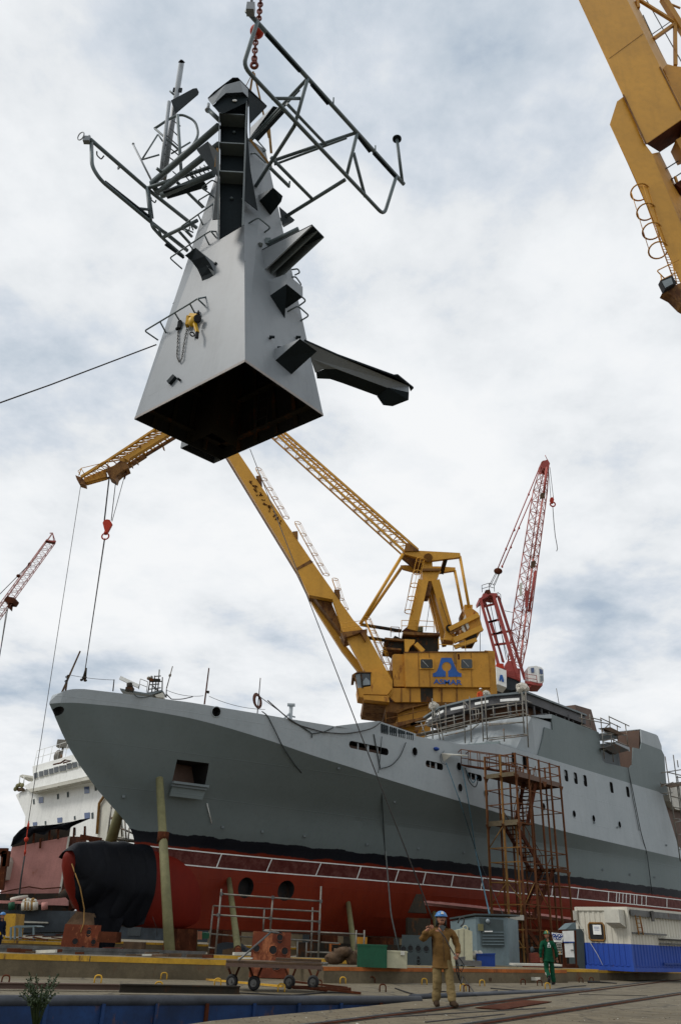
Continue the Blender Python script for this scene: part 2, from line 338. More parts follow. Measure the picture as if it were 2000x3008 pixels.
def build_hull():
    nu = len(US); nk = len(KS); vs = []; fs = []; mi = []
    for side in (1, -1):
        for k in KS:
            for u in US:
                s, t, z = hull_point(u, k); vs.append(S(s, side*max(t, 0), z))
    def idx(side, k, u): return (0 if side == 1 else nk*nu) + k*nu + u
    for side in (1, -1):
        for k in range(nk-1):
            for u in range(nu-1):
                q = [idx(side, k, u), idx(side, k, u+1), idx(side, k+1, u+1), idx(side, k+1, u)]
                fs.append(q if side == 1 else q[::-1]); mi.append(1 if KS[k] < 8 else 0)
    # the light band amidships lies between the knuckle and the upper deck
    for u in range(nu-1): fs.append([idx(1, nk-1, u), idx(1, nk-1, u+1), idx(-1, nk-1, u+1), idx(-1, nk-1, u)]); mi.append(0)
    fs.append([idx(1, k, nu-1) for k in range(nk)] + [idx(-1, k, nu-1) for k in range(nk-1, -1, -1)]); mi.append(0)
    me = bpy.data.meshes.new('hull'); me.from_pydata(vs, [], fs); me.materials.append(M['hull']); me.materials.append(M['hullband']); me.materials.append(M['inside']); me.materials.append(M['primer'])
    me.polygons.foreach_set('material_index', mi)
    bm = bmesh.new(); bm.from_mesh(me); bmesh.ops.remove_doubles(bm, verts=bm.verts, dist=.004)
    bmesh.ops.dissolve_degenerate(bm, dist=.002, edges=bm.edges); bmesh.ops.recalc_face_normals(bm, faces=bm.faces); bm.to_mesh(me); bm.free()
    o = bpy.data.objects.new('hull', me); C.objects.link(o)
    # openings cut into the plating
    c = MB(); D = SNv
    def hole(s, z, t, w, h, depth, round_=.45, slot=0, seg=5, lean=0.):
        pts = []; r = min(w, h)*round_
        for cx, cz, a0 in ((w/2-r, h/2-r, 0), (-w/2+r, h/2-r, 90), (-w/2+r, -h/2+r, 180), (w/2-r, -h/2+r, 270)):
            for i in range(seg+1):
                a = R(a0+90*i/seg); pts.append((cx+r*math.cos(a), cz+r*math.sin(a)))
        c.cur = slot
        c.prism([S(s+x+lean*y, t-depth, z+y) for x, y in pts], D*(depth+1.2))
    c.cur = 0
    c.prism([S(x, .9, z) for x, z in ((.36, 9.40), (2.13, 9.42), (2.50, 8.33), (.62, 8.33))], D*3.5)        # anchor pocket
    for s, z, t in ((1.48, 11.93, 3.7), (15.22, 11.82, 6.09), (19.49, 11.55, 6.28)): hole(s, z, t, .46, .5, .5)
    hole(-5.9, 10.98, .1, .42, .42, .15)
    for s0, s1, z, t in ((9.9, 13.0, 11.44, 5.7), (16.24, 17.9, 11.27, 6.15), (20.36, 21.95, 11.14, 6.3)): hole((s0+s1)/2, z, t, s1-s0, .42, .8)
    for s, z in ((33.0, 12.95), (34.4, 12.96), (35.85, 12.98), (40.1, 13.05), (42.9, 13.08)): hole(s, z, 6.32, .52, .85, .16, .3)
    for s, z in ((25.93, 13.07), (27.31, 13.05)): hole(s, z, 6.32, .52, .95, .4, .3)
    for s in (19.55, 22.33, 29.23, 33.47, 36.38, 40.53): hole(s, 10.22, 6.4, .46, .5, .2)
    for s, t in ((6.92, .75), (9.51, 1.2)): hole(s, 3.6, t, 1.0, 1.06, .45, .5, seg=8)
    cut = c.build('cutter', [M['inside']])
    mod = o.modifiers.new('b', 'BOOLEAN'); mod.operation = 'DIFFERENCE'; mod.object = cut; mod.solver = 'EXACT'
    try: mod.material_mode = 'TRANSFER'
    except Exception: pass
    dg = bpy.context.evaluated_depsgraph_get(); me2 = bpy.data.meshes.new_from_object(o.evaluated_get(dg)); o.modifiers.clear()
    if len(me2.polygons) > 2000: o.data = me2
    else: print('BOOLEAN FAILED', len(me2.polygons))
    bpy.data.objects.remove(cut)
    base = ship_root.location
    for v in o.data.vertices: v.co -= base
    o.parent = ship_root
    o.data.polygons.foreach_set('use_smooth', [False]*len(o.data.polygons))
    try: o.data.shade_smooth(); o.data.set_sharp_from_angle(angle=R(11))
    except Exception as e: print('smooth', e)
    return o
hull = build_hull()
def hullt(s, z):                      # half breadth of the plating at a height
    lo, hi = 1.0, 9.0
    for _ in range(26):
        m = (lo+hi)/2; u = max(0, (s-LEV[min(int(round(m)), 9)][1][0][0]))/(78-LEV[min(int(round(m)), 9)][1][0][0]); u = u**(1/1.45)
        p = hull_point(min(u, 1), m)
        if p[2] < z: lo = m
        else: hi = m
    m = (lo+hi)/2; best = (9, 0)
    for du in range(-40, 41):
        uu = min(1, max(0, u+du/400)); p = hull_point(uu, m)
        if abs(p[0]-s) < best[0]: best = (abs(p[0]-s), p[1])
    return best[1]

# anchor pocket: recess liner, sill plates
m = MB()
for x0, x1, z0, z1 in ((.5, 2.45, 8.22, 8.34),):
    m.prism([S(x0, 1.62, z0), S(x1, 2.1, z0), S(x1, 2.1, z1), S(x0, 1.62, z1)], SNv*.22 + SAv*0)
    m.prism([S(x0+.03, 1.55, z0-.13), S(x1-.03, 2.03, z0-.13), S(x1-.03, 2.03, z0), S(x0+.03, 1.55, z0)], SNv*.14)
part(m, 'anchor_pocket_sill', M['mastrim'], ship_root)
m = MB(); m.prism([S(.6, 1.42, 7.62), S(2.4, 1.86, 7.62), S(2.45, 1.99, 8.1), S(.6, 1.55, 8.1)], SNv*.06)
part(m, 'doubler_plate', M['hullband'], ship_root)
m = MB(); m.prism([S(.45, .93, 8.2), S(2.5, .93, 8.2), S(2.2, .93, 9.5), S(.3, .93, 9.5)], SNv*.02)
part(m, 'anchor_pocket_back', M['primer'], ship_root)
# small lugs on the plating and the painted draft staff
for s, z in ((9.4, 10.0), (-1.5, 7.4), (4.5, 6.5), (7.0, 6.5), (9.7, 6.5), (14.5, 8.8), (36.3, 9.9), (40, 9.95), (48.5, 9.4), (31.6, 7.0), (38, 6.7), (42, 6.65), (46, 6.7), (14, 6.4), (18, 6.5), (22, 6.6)):
    t = hullt(s, z); m = MB(); m.box(S(s, t+.05, z), (.13, .10, .13)); part(m, 'lug', M['mastrim'], ship_root)
m = MB(); m.tube(S(3.05, hullt(3.05, 7.5)+.06, 7.55), S(3.75, hullt(3.75, 6.65)+.06, 6.62), .025); part(m, 'white_strip', M['white'], ship_root)
for s, z, w, h in [(s_, 10.22, .25, .27) for s_ in (19.55, 22.33, 29.23, 33.47, 36.38, 40.53)]+[(s_, z_, .29, .46) for s_, z_ in ((33.0, 12.95), (34.4, 12.96), (35.85, 12.98), (40.1, 13.05), (42.9, 13.08), (25.93, 13.07), (27.31, 13.05))]+[(1.48, 11.93, .26, .28), (15.22, 11.82, .26, .28), (19.49, 11.55, .26, .28)]:
    e_ = 1.0 if w == .25 or w == .26 else .45; pts = []
    for k in range(20):
        a = 2*math.pi*k/20; c_, s2_ = math.cos(a), math.sin(a); x = w*math.copysign(abs(c_)**e_, c_); y = h*math.copysign(abs(s2_)**e_, s2_); tt_ = 6.33 if h == .46 else hullt(s+x, z+y); pts.append(S(s+x, tt_+.012, z+y))
    m = MB(); m.path(pts, .028, 5, closed=True); part(m, 'opening_rim', M['hull'], ship_root)
# bulbous bow
def bulb_ring(s, grow=0.):
    tab = [(-4.05, .08, .06, 4.25), (-3.95, .45, .28, 4.12), (-3.6, .95, .5, 3.85), (-3.0, 1.4, .78, 3.55), (-2.2, 1.72, .98, 3.3), (-1, 1.95, 1.12, 3.15), (1, 1.95, 1.0, 3.1), (2.6, 1.75, .6, 3.05), (4.5, 1.3, .25, 2.9), (8, .9, .1, 2.8)]
    for (a, h0, w0, c0), (b, h1, w1, c1) in zip(tab, tab[1:]):
        if s <= b:
            k = max(0, (s-a)/(b-a)); return h0+(h1-h0)*k+grow, w0+(w1-w0)*k+grow, c0+(c1-c0)*k
    return tab[-1][1]+grow, tab[-1][2]+grow, tab[-1][3]
m = MB(); vs = []; fs = []; ss = [-4.05+.02*i if i < 4 else -3.97+(i-4)*.36 for i in range(36)]; n = 24
for s in ss:
    h, wd, cz = bulb_ring(s)
    for i in range(n):
        a = 2*math.pi*i/n; vs.append(S(s + .18*(0 if s > -3 else 1)*0, wd*math.sin(a), max(cz+h*math.cos(a), 1.42)))
for j in range(len(ss)-1):
    for i in range(n): fs.append((j*n+i, j*n+(i+1) % n, (j+1)*n+(i+1) % n, (j+1)*n+i))
m.add(vs, fs, True); m.add([vs[i] for i in range(n)], [list(range(n))])
part(m, 'bulbous_bow', M['hullred'], ship_root)
# tape edging of the masked stripe
m = MB()
for z in (4.48, 5.21):
    sl_ = [-.1+i*.8 for i in range(0, 72)]
    pts = [S(s, hullt(s, z)+.015, z) for s in sl_ if hullt(s, z) > .02]
    for a, b in zip(pts, pts[1:]): m.beam(a, b, .02, .055)
tapes = [1.2, 4.9, 8.1, 11.2, 13.9, 16.7, 18.9, 21.3, 24.0, 27.5, 31.5, 34.6, 38.6, 39.7, 40.1, 40.6, 41.1, 41.7, 42.3, 42.7, 43.5, 44.2, 47.6]
for s in tapes:
    a = S(s, hullt(s, 4.48)+.02, 4.48); b = S(s+.22, hullt(s+.22, 5.2)+.02, 5.2); m.beam(a, b, .05, .05)
part(m, 'masking_tape', M['white'], ship_root)
# bilge keel / fin ledge seen low on the side
m = MB()
prev = None
for i in range(0, 22):
    s = 19+i*1.2; z = 3.45-.035*i; t = hullt(s, z)
    cur = (S(s, t-.05, z+.25), S(s, t+.55*min(1, i/4+.05), z+.02), S(s, t-.05, z-.12))
    if prev: m.add([*prev, *cur], [(0, 1, 4, 3), (1, 2, 5, 4), (0, 3, 5, 2)])
    prev = cur
part(m, 'side_fin', M['pink'], ship_root)

# ---- superstructure
m = MB()   # inward-leaning side screen of the bridge house, with its cut-outs
def side(poly, t0, th=.1, mb=None): (mb or m).prism([S(s, t0, z) for s, z in poly], SNv*th)
side([(24.25, 13.87), (29.3, 13.87), (29.8, 14.7), (30.25, 15.5), (30.55, 16.2), (30.55, 13.87)], 6.2)
side([(30.55, 13.87), (30.55, 16.2), (31.7, 16.2), (31.7, 13.87)], 6.2)
side([(31.7, 13.87), (31.7, 17.43), (39.05, 17.38), (39.2, 15.1), (39.7, 14.95), (39.7, 13.87)], 6.2)
side([(39.7, 13.87), (39.7, 14.95), (43.9, 15.2), (44.3, 15.5), (44.5, 15.5), (44.5, 13.87)], 6.2)
side([(44.5, 13.87), (44.5, 15.5), (45.1, 17.15), (46.5, 17.25), (46.9, 17.9), (50.9, 17.9), (51.3, 17.5), (50.65, 13.87)], 6.2)
m.prism([S(24.3, 6.3, 13.87), S(24.3, 3.0, 13.87), S(24.3, 3.0, 14.2), S(24.3, 6.3, 14.05)], SAv*.1)
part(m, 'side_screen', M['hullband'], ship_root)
m = MB()   # light top course of the after house and the plate ahead of the window
side([(46.9, 17.905), (47.1, 19.05), (50.5, 19.15), (51.0, 18.3), (50.9, 17.905)], 6.2)
part(m, 'after_house_top', M['hull'], ship_root); m = MB(); side([(28.6, 16.7), (31.7, 17.43), (31.7, 17.1), (30.3, 16.86)], 6.2)
part(m, 'window_head_plate', M['hull'], ship_root); m = MB(); m.prism([S(47.1, 6.2, 19.1), S(50.5, 6.2, 19.2), S(50.5, -5, 19.6), S(47.1, -5, 19.5)], UP*.06)
part(m, 'after_house_roof', M['hull'], ship_root); m = MB(); m.prism([S(50.9, 6.2, 13.9), S(51.2, 6.2, 17.5), S(50.4, 6.2, 19.1), S(50.4, -5, 19.1), S(50.9, -5, 13.9)], SAv*.1)
part(m, 'after_house_bulkhead', M['hull'], ship_root)
m = MB(); m.prism([S(47.05, 6.15, 15.6), S(46.5, 6.15, 17.3), S(47.1, 6.15, 19.05), S(47.1, 3.9, 19.2), S(47.1, 3.9, 14.5), S(46, 6.15, 14.5)], SAv*.08)
m.prism([S(39.8, 2.6, 13.9), S(46.5, 2.6, 13.9), S(46.5, 2.6, 15.9), S(39.8, 2.6, 15.3)], SNv*.1)
part(m, 'boat_bay_bulkhead', M['primer'], ship_root, 'brown primed bulkhead inside the boat bay')
m = MB()   # lower front of the bridge house
fr = [(24.4, -5.2), (24.4, 3.4), (24.9, 5.2), (25.8, 6.18)]
lo = [S(27.4, -5.6, 13.0), S(26.6, -3.4, 13.0), S(26.3, 1.5, 13.0), S(27.2, 5.0, 13.0), S(29.2, 6.18, 13.0), S(36, 6.18, 13.0), S(36, -5.6, 13)]
hi = [S(30.2, -5.2, 16.9), S(28.9, -3.0, 16.9), S(28.5, 1.6, 16.9), S(28.5, 4.8, 16.9), S(29.0, 6.18, 16.75), S(36, 6.18, 16.9), S(36, -5.2, 16.9)]
nn = len(lo); m.add(lo+hi, [list(range(nn))[::-1], list(range(nn, 2*nn))]+[(i, (i+1) % nn, nn+(i+1) % nn, nn+i) for i in range(nn)])
part(m, 'bridge_house_front', M['hull'], ship_root)
m = MB()   # forward house and breakwater at the step of the bulwark
m.prism([S(20.2, 6.2, 12.3), S(24.3, 6.2, 12.3), S(24.3, 6.2, 13.86), S(22.6, 6.2, 13.55), S(20.2, 6.2, 13.0)], SNv*.11)
m.add([S(20.2, 6.2, 12.2), S(22.2, 2.0, 12.2), S(23.9, 1.8, 14.1), S(24.3, 6.2, 13.86)], [(0, 1, 2, 3)])
m.add([S(22.2, 2.0, 12.2), S(22.2, -5.5, 12.2), S(23.9, -5.5, 14.3), S(23.9, 1.8, 14.1)], [(0, 1, 2, 3)])
m.add([S(24.3, 6.2, 13.86), S(23.9, 1.8, 14.1), S(23.9, -5.5, 14.3), S(30, -5.5, 14.1), S(30, 6.2, 13.88)], [(0, 1, 2, 3, 4)])
part(m, 'forward_house', M['hull'], ship_root)
# wheelhouse: raked window band under a roof slab
roofpl = [(30.9, -5.95), (28.95, -2.6), (28.5, .7), (28.5, 2.95), (29.4, 5.7), (34.2, 5.7), (38.5, 5.7), (38.5, -5.95)]
flo = [(31.6, -5.3), (29.5, -2.3), (29.1, .8), (29.1, 2.8), (29.9, 5.25), (34.2, 5.25), (38.2, 5.25), (38.2, -5.3)]
m = MB(); m.prism([S(a, b, 18.72) for a, b in roofpl], UP*.14); rf = part(m, 'wheelhouse_roof', M['mastrim'], ship_root)
m = MB(); m.prism([S(a+.25 if i < 5 else a, b*.97, 18.05) for i, (a, b) in enumerate(roofpl)], UP*.66); part(m, 'wheelhouse_fascia', M['bridgegrey'], ship_root)
m = MB(); m.prism([S(a, b, 16.4) for a, b in flo], UP*.75); part(m, 'wheelhouse_sill', M['bridgegrey'], ship_root)
m = MB(); m.prism([S(a+.5, b*.9, 16.4) for a, b in flo], UP*1.9); part(m, 'wheelhouse_interior', M['brownopening'], ship_root)
for (a, b), (c_, d_), (ra, rb), (rc, rd) in zip(flo[:7], flo[1:], roofpl, roofpl[1:]):
    L = math.hypot(c_-a, d_-b); k = max(1, round(L/1.15))
    for i in range(k):
        f = i/k; m = MB(); m.beam(S(a+(c_-a)*f, b+(d_-b)*f, 17.0), S(a+(c_-a)*f-.25, (b+(d_-b)*f)*1.02, 18.2), .16, .1, up=SNv); part(m, 'window_mullion', M['bridgegrey'], ship_root)
for f in ((28.72, -2.0, 29.3, -3.3), (28.65, -1.2, 28.6, .3), (28.42, 1.4, 28.42, 2.7), (28.75, 3.6, 29.3, 5.0), (29.9, -4.2, 30.7, -5.5)):
    m = MB(); m.beam(S(f[0], f[1], 18.32), S(f[2], f[3], 18.32), .05, .2); part(m, 'white_fascia_panel', M['white'], ship_root)
m = MB()   # funnel block aft
q = [S(39.2, 4.4, 17), S(42.9, 4.4, 17), S(42.9, -4, 17), S(39.2, -4, 17)]; r_ = [S(39.4, 4.2, 20.1), S(42.2, 4.2, 20.25), S(42.2, -4, 20.4), S(39.4, -4, 20.4)]
m.add(q+r_, [(3, 2, 1, 0), (4, 5, 6, 7), (0, 1, 5, 4), (1, 2, 6, 5), (2, 3, 7, 6), (3, 0, 4, 7)]); part(m, 'funnel_casing', M['primer'], ship_root, 'grey brown primed funnel casing')
m = MB(); m.prism([S(31, 6.18, 17.3), S(39, 6.18, 17.2), S(39, 4, 17.2), S(31, 4, 17.3)], UP*.1); m.box(S(35, 5.9, 17.7), (.1, .1, .8)); part(m, 'bridge_wing_deck', M['bridgegrey'], ship_root)
# vent with louvres on the forecastle
m = MB(); a0, a1, b0_, b1_ = S(12.2, 5.75, 12.35), S(15.4, 6.05, 12.35), S(15.4, 4.6, 12.35), S(12.2, 4.3, 12.35)
for z0 in (12.35,): m.add([a0, a1, b1_ if 0 else b0_, b1_, a0+UP*.85, a1+UP*.62, b0_+UP*.8, b1_+UP*.95], [(0, 1, 2, 3), (4, 5, 6, 7), (0, 1, 5, 4), (1, 2, 6, 5), (2, 3, 7, 6), (3, 0, 4, 7)])
m.add([S(8.8, 5.4, 12.3), S(12.2, 5.75, 12.35), S(12.2, 4.3, 12.35), S(12.2, 5.75, 13.2), S(12.2, 4.3, 13.3)], [(0, 1, 3), (0, 3, 4), (0, 4, 2)])
vent = part(m, 'ventilation_housing', M['hull'], ship_root)
m = MB()
for g in range(4):
    for i in range(4):
        s = 12.4+g*.72+i*.16; m.beam(S(s, 5.8+(s-12.2)*.094, 12.5), S(s, 5.8+(s-12.2)*.094, 13.08-.06*(s-12.2)), .09, .04)
part(m, 'louvre', M['darkgrey'], vent)
# far bulwark, deck gear
m = MB(); m.tube(S(7.2, 3.2, 11.3), S(7.2, 3.2, 13.6), .11, 10); m.box(S(7.2, 3.2, 13.55), (.45, .3, .12)); m.tube(S(6.0, 3.2, 12.0), S(7.2, 3.2, 13.1), .06); m.tube(S(7.2, 3.2, 12.9), S(7.55, 3.2, 12.9), .05)
part(m, 'davit_post', M['hull'], ship_root)

# ------------------------------------------------------------------ the mast module hanging from the crane
A_ = lambda x, y: (200+x/1.4933, y/1.4933)
B_ = lambda x, y: (350+x/1.742, 600+y/1.742)
C_ = lambda x, y: (220+x/3.136, 150+y/3.136)
D_ = lambda x, y: (680+x/3.931, 150+y/3.931)
mast = thing('mast_module', 'grey tapered ship mast with pipe yards lifted high on a red chain', 'mast', (-3, 17.4, 13))
ZB, ZT = 13.0, 23.0
bL, bF, bR = onz(395, 1232, ZB), onz(720, 1063, ZB), onz(950, 1222, ZB); bB = onz(628, 1362, ZB)
tL, tF, tR = onz(655, 456, ZT), onz(716, 396, ZT), onz(780, 440, ZT); tB = tL+tR-tF
nL = (bF-bL).cross(tL-bL).normalized(); nR = (bR-bF).cross(tF-bF).normalized()
if nL.y > 0: nL = -nL
if nR.x < 0: nR = -nR
e1 = (bF-bL).normalized(); e2 = (bR-bF).normalized()
fL = lambda p, off=0: onpl(p[0], p[1], bF+nL*off, nL)
fR = lambda p, off=0: onpl(p[0], p[1], bF+nR*off, nR)
oz = lambda p, z: onz(p[0], p[1], z)
# shell: four outer plates with a stepped foot at the back corner, inner lining, bottom rim
step = bL+(bB-bL)*.60; outv = (-e1)*.0 - e1*.42
s1 = bL+(bB-bL)*.62; s2 = s1 + e2*0 - e1*.0
m = MB()
def quad4(mb, a, b, c_, d): mb.add([a, b, c_, d], [(0, 1, 2, 3)])
bO = bB; bB = bB+e1*.32
quad4(m, bL, bF, tF, tL); quad4(m, bF, bR, tR, tF); quad4(m, bR, bB, tB, tR)
k = .6; mid = bL.lerp(bB, k); midt = tL.lerp(tB, k)
quad4(m, bL, mid, midt, tL); quad4(m, mid, bB, tB, midt); quad4(m, tL, tF, tR, tB)
part(m, 'shell', M['mast'], mast)
m = MB(); mo = mid-e1*.32; h_ = UP*1.6      # box let into the rear corner
quad4(m, mo, bO, bO+h_, mo+h_); quad4(m, mid, mo, mo+h_, mid+h_); quad4(m, bO, bB, bB+h_, bO+h_); quad4(m, mo+h_, bO+h_, bB+h_, mid+h_)
part(m, 'rear_box', M['mast'], mast)
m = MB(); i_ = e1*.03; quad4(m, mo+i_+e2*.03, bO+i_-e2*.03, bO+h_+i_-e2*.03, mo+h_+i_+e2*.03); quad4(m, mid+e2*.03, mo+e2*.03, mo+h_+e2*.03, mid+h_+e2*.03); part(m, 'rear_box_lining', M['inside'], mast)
m = MB(); cc = (bL+bF+bR+bB)/4; ct = (tL+tF+tR+tB)/4
def ins(p, c, d=.035): return p + (c-p).normalized()*d
iL, iF, iR, iB = [ins(p, cc) for p in (bL, bF, bR, bB)]; jL, jF, jR, jB = [ins(p, ct) for p in (tL, tF, tR, tB)]
for a, b, c_, d in ((iL, iF, jF, jL), (iF, iR, jR, jF), (iR, iB, jB, jR), (iB, iL, jL, jB)): quad4(m, a, b, c_, d)
for a, b, c_, d in ((bL, bF, iF, iL), (bF, bR, iR, iF), (bR, bB, iB, iR), (bB, bL, iL, iB)): quad4(m, a, b, c_, d)
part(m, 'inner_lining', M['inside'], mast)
m = MB()                       # frames, ladder and trunks seen up inside the base
for h in (.35, 1.5, 2.8, 4.2):
    q = [a.lerp(b, h/10) for a, b in ((iL, jL), (iF, jF), (iR, jR), (iB, jB))]
    for a, b in zip(q, q[1:]+q[:1]):
        d = (cc-((a+b)/2)); d.z = 0; d.normalize(); m.beam(a+d*.09, b+d*.09, .18, .035)
for f in (.22, .42, .63, .82):
    for a, b, c_, d in ((iL, iF, jF, jL), (iF, iR, jR, jF), (iR, iB, jB, jR), (iB, iL, jL, jB)):
        p, q = a.lerp(b, f), d.lerp(c_, f); e = (cc-p); e.z = 0; e.normalize(); m.beam(p+e*.05+UP*.04, p.lerp(q, .55)+e*.05, .03, .12, up=(b-a))
part(m, 'frame', M['soot'], mast)
m = MB()
tr = mid+e1*.55+e2*.1
for a, b in (((.0, .0), (.9, .0)), ((.9, .0), (.9, 1.0)),):
    p = mid+e1*(a[0]+.05)+e2*(a[1]*.9-.02); q = mid+e1*(b[0]+.05)+e2*(b[1]*.9-.02); quad4(m, p, q, q+UP*3, p+UP*3)
part(m, 'cable_trunk', M['soot'], mast)
m = MB(); lp = bR.lerp(bB, .5)+(cc-bR.lerp(bB, .5)).normalized()*.35
for i in range(12): m.tube(lp+UP*(.3*i+.2)-e1*.2, lp+UP*(.3*i+.2)+e1*.2, .012)
for sgn in (-1, 1): m.tube(lp+e1*.2*sgn+UP*.1, lp+e1*.2*sgn+UP*4, .018)
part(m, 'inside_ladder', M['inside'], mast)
# weld seam lines on the two near faces
m = MB(); m.tube(fL(B_(275, 508), .004), fL(B_(640, 288), .004), .008, 4); m.tube(fR(B_(642, 290), .004), fR(B_(905, 500), .004), .008, 4); part(m, 'weld_seam', M['mastrim'], mast)
m = MB(); ez = UP*.07
for a, b, tA, tB, nn_ in ((bL, bF, tL, tF, nL), (bF, bR, tF, tR, nR)): m.add([a+nn_*.006, b+nn_*.006, b.lerp(tB, .008)+nn_*.006, a.lerp(tA, .008)+nn_*.006], [(0, 1, 2, 3)])
part(m, 'bare_edge', M['bareedge'], mast)
m = MB(); m.tube(fL(B_(150, 985), .003), fL(B_(645, 700), .003), .006, 4); m.tube(fR(B_(650, 702), .003), fR(B_(985, 905), .003), .006, 4); m.tube(fL(B_(420, 110), .003), fL(B_(640, -30), .003), .006, 4); part(m, 'plate_seam', M['mast'], mast)

# channel-shaped radar pillar on the front corner and its cap
YB = 15.75; YF = 15.25
PA = lambda x, y, Y=YB: at(*A_(x, y), Y)
m = MB(); m.prism([PA(670, 430), PA(784, 430), PA(772, 985), PA(664, 1050)], V((0, .02, 0))); part(m, 'pillar_web', M['darkgrey'], mast)
m = MB(); m.prism([PA(667, 425), PA(663, 1052), PA(660, 1052, 15.35), PA(666, 425, YF)], V((-.02, 0, 0))); part(m, 'pillar_flange', M['mastrim'], mast)
m = MB(); m.prism([PA(790, 400), PA(770, 985), PA(762, 990, 15.35), PA(782, 400, YF)], V((.02, 0, 0))); part(m, 'pillar_flange', M['mastrim'], mast)
for y in (550, 676, 800):
    m = MB(); a, b = PA(671, y), PA(779, y+6); m.add([a, b, b+V((0, -.42, -.02)), a+V((0, -.42, -.02)), a-UP*.04, b-UP*.04, b+V((0, -.42, -.06)), a+V((0, -.42, -.06))], [(0, 1, 2, 3), (4, 7, 6, 5), (2, 3, 7, 6), (0, 1, 5, 4), (0, 3, 7, 4), (1, 2, 6, 5)])
    part(m, 'stiffener', M['mastrim'], mast)
m = MB(); m.prism([PA(662, 720, 15.6), PA(664, 960, 15.6), PA(634, 962, 15.9), PA(655, 790, 15.9)], V((0, .03, 0))); part(m, 'gusset', M['darkgrey'], mast)
m = MB(); m.prism([PA(786, 560, 15.6), PA(800, 740, 15.7), PA(832, 922, 16.1), PA(772, 875, 15.6)], V((0, .03, 0))); part(m, 'gusset', M['darkgrey'], mast)
for x, y, c_ in ((729, 580, 'tubegrey'), (718, 870, 'tubegrey'), (768, 874, 'tubegrey')):
    m = MB(); m.ball(PA(x, y, YB-.04), .045, 10, 6); part(m, 'socket', M[c_], mast)
m = MB()                       # cap: chamfered hood with a hole
top = [PA(613, 432, 15.2), PA(640, 405, 15.1), PA(722, 343, 15.0), PA(745, 343, 15.0), PA(790, 388, 15.2), PA(872, 466, 16.2), PA(700, 470, 16.4)]
m.prism(top, UP*.035); part(m, 'cap_plate', M['darkgrey'], mast)
m = MB(); lo_ = [PA(634, 462, 15.15), PA(692, 408, 15.05), PA(768, 404, 15.05), PA(791, 428, 15.2)]; up_ = [PA(614, 436, 15.2), PA(690, 372, 15.02), PA(755, 354, 15.0), PA(790, 390, 15.2)]
for i in range(3): quad4(m, lo_[i], lo_[i+1], up_[i+1], up_[i])
quad4(m, PA(634, 462, 15.15), PA(614, 436, 15.2), PA(667, 490, 15.7), PA(667, 500, 15.7))
part(m, 'cap_skirt', M['mast'], mast)
m = MB(); m.prism([PA(792, 400, 15.3), PA(872, 466, 16.2), PA(800, 540, 15.8), PA(797, 640, 15.7)], V((0, .02, .0))); part(m, 'cap_side_plate', M['darkgrey'], mast)
m = MB(); m.prism([PA(x, y, 15.2) for x, y in ((634, 464), (692, 410), (768, 406), (790, 430), (780, 450), (676, 500))], V((0, .015, .01))); part(m, 'cap_front', M['darkgrey'], mast)
m = MB(); m.ring(PA(731, 441, 15.17), V((0, -1, .4)), .05, .02, 6); m.ball(PA(731, 441, 15.18), (.055, .01, .055), 14, 8); part(m, 'lifting_eye', M['white'], mast)

# pipe yards
ZU, ZL = 22.0, 20.6
G = M['tubegrey']
def yd(name, pts, r=.055, mat=G, bendr=.25):   # pts: (fn, x, y, z)
    m = MB(); p = [oz(f(x, y), z) for f, x, y, z in pts]
    m.path(bend(p, bendr) if len(p) > 2 else p, r, 10); part(m, name, mat, mast); return p
yd('upper_yard', [(A_, 782, 45, ZU), (A_, 1472, 808, ZU)], .062)
yd('lower_yard', [(A_, 832, 92, ZU), (A_, 768, 290, ZL), (A_, 1385, 945, ZL), (A_, 1440, 770, ZU)], .055)
for a in ((868, 146, 1018, 312), (1068, 368, 1142, 455), (1275, 600, 1325, 665), (1340, 670, 1440, 780)):
    m = MB(); m.beam(oz(A_(a[0], a[1]), ZU-.05), oz(A_(a[2], a[3]), ZU-.05), .10, .06); part(m, 'yard_bar', M['darkgrey'], mast)
yd('strut', [(A_, 1052, 342, ZU), (A_, 993, 552, ZL)], .05)
yd('strut', [(A_, 1268, 582, ZU), (A_, 1220, 775, ZL)], .05)
yd('strut', [(A_, 1252, 670, ZU-.6), (A_, 1303, 865, ZL)], .05)
yd('cross_tube', [(A_, 895, 432, ZL+.3), (A_, 1028, 432, ZL+.85)], .045)
yd('cross_tube', [(A_, 1050, 345, ZU), (A_, 795, 617, ZU)], .05)
yd('cross_tube', [(A_, 1015, 395, ZU-.1), (A_, 800, 622, ZU-.12)], .03)
yd('cross_tube', [(A_, 993, 552, ZL), (A_, 820, 822, ZL)], .055)
yd('cross_tube', [(A_, 1268, 580, ZU), (A_, 900, 705, ZU-.2)], .05)
yd('cross_tube', [(A_, 1222, 605, ZU-.15), (A_, 905, 722, ZU-.35)], .035)
yd('cross_tube', [(A_, 1215, 788, ZL), (A_, 915, 975, ZL)], .055)
yd('rail_tube', [(A_, 960, 455, ZU-.2), (A_, 1128, 632, ZU-.2)], .045)
yd('rail_tube', [(A_, 890, 690, ZL+.2), (A_, 1068, 870, ZL)], .05)
yd('rail_tube', [(A_, 885, 735, ZL-.2), (A_, 970, 818, ZL-.2)], .05)
yd('peg', [(A_, 970, 822, ZL-.2), (A_, 972, 796, ZL+.02)], .025)
yd('aerial_post', [(A_, 1465, 795, ZU), (A_, 1442, 612, ZU+1.25)], .05)
m = MB(); p = oz(A_(1442, 612), ZU+1.25); m.tube(p, p+UP*.05, .14, 14); part(m, 'post_flange', M['darkgrey'], mast)
for x, y in ((1163, 455), (1347, 665)):
    p = oz(A_(x, y), ZU); m = MB(); m.tube(p, p+UP*.26, .022, 8); part(m, 'peg', G, mast)
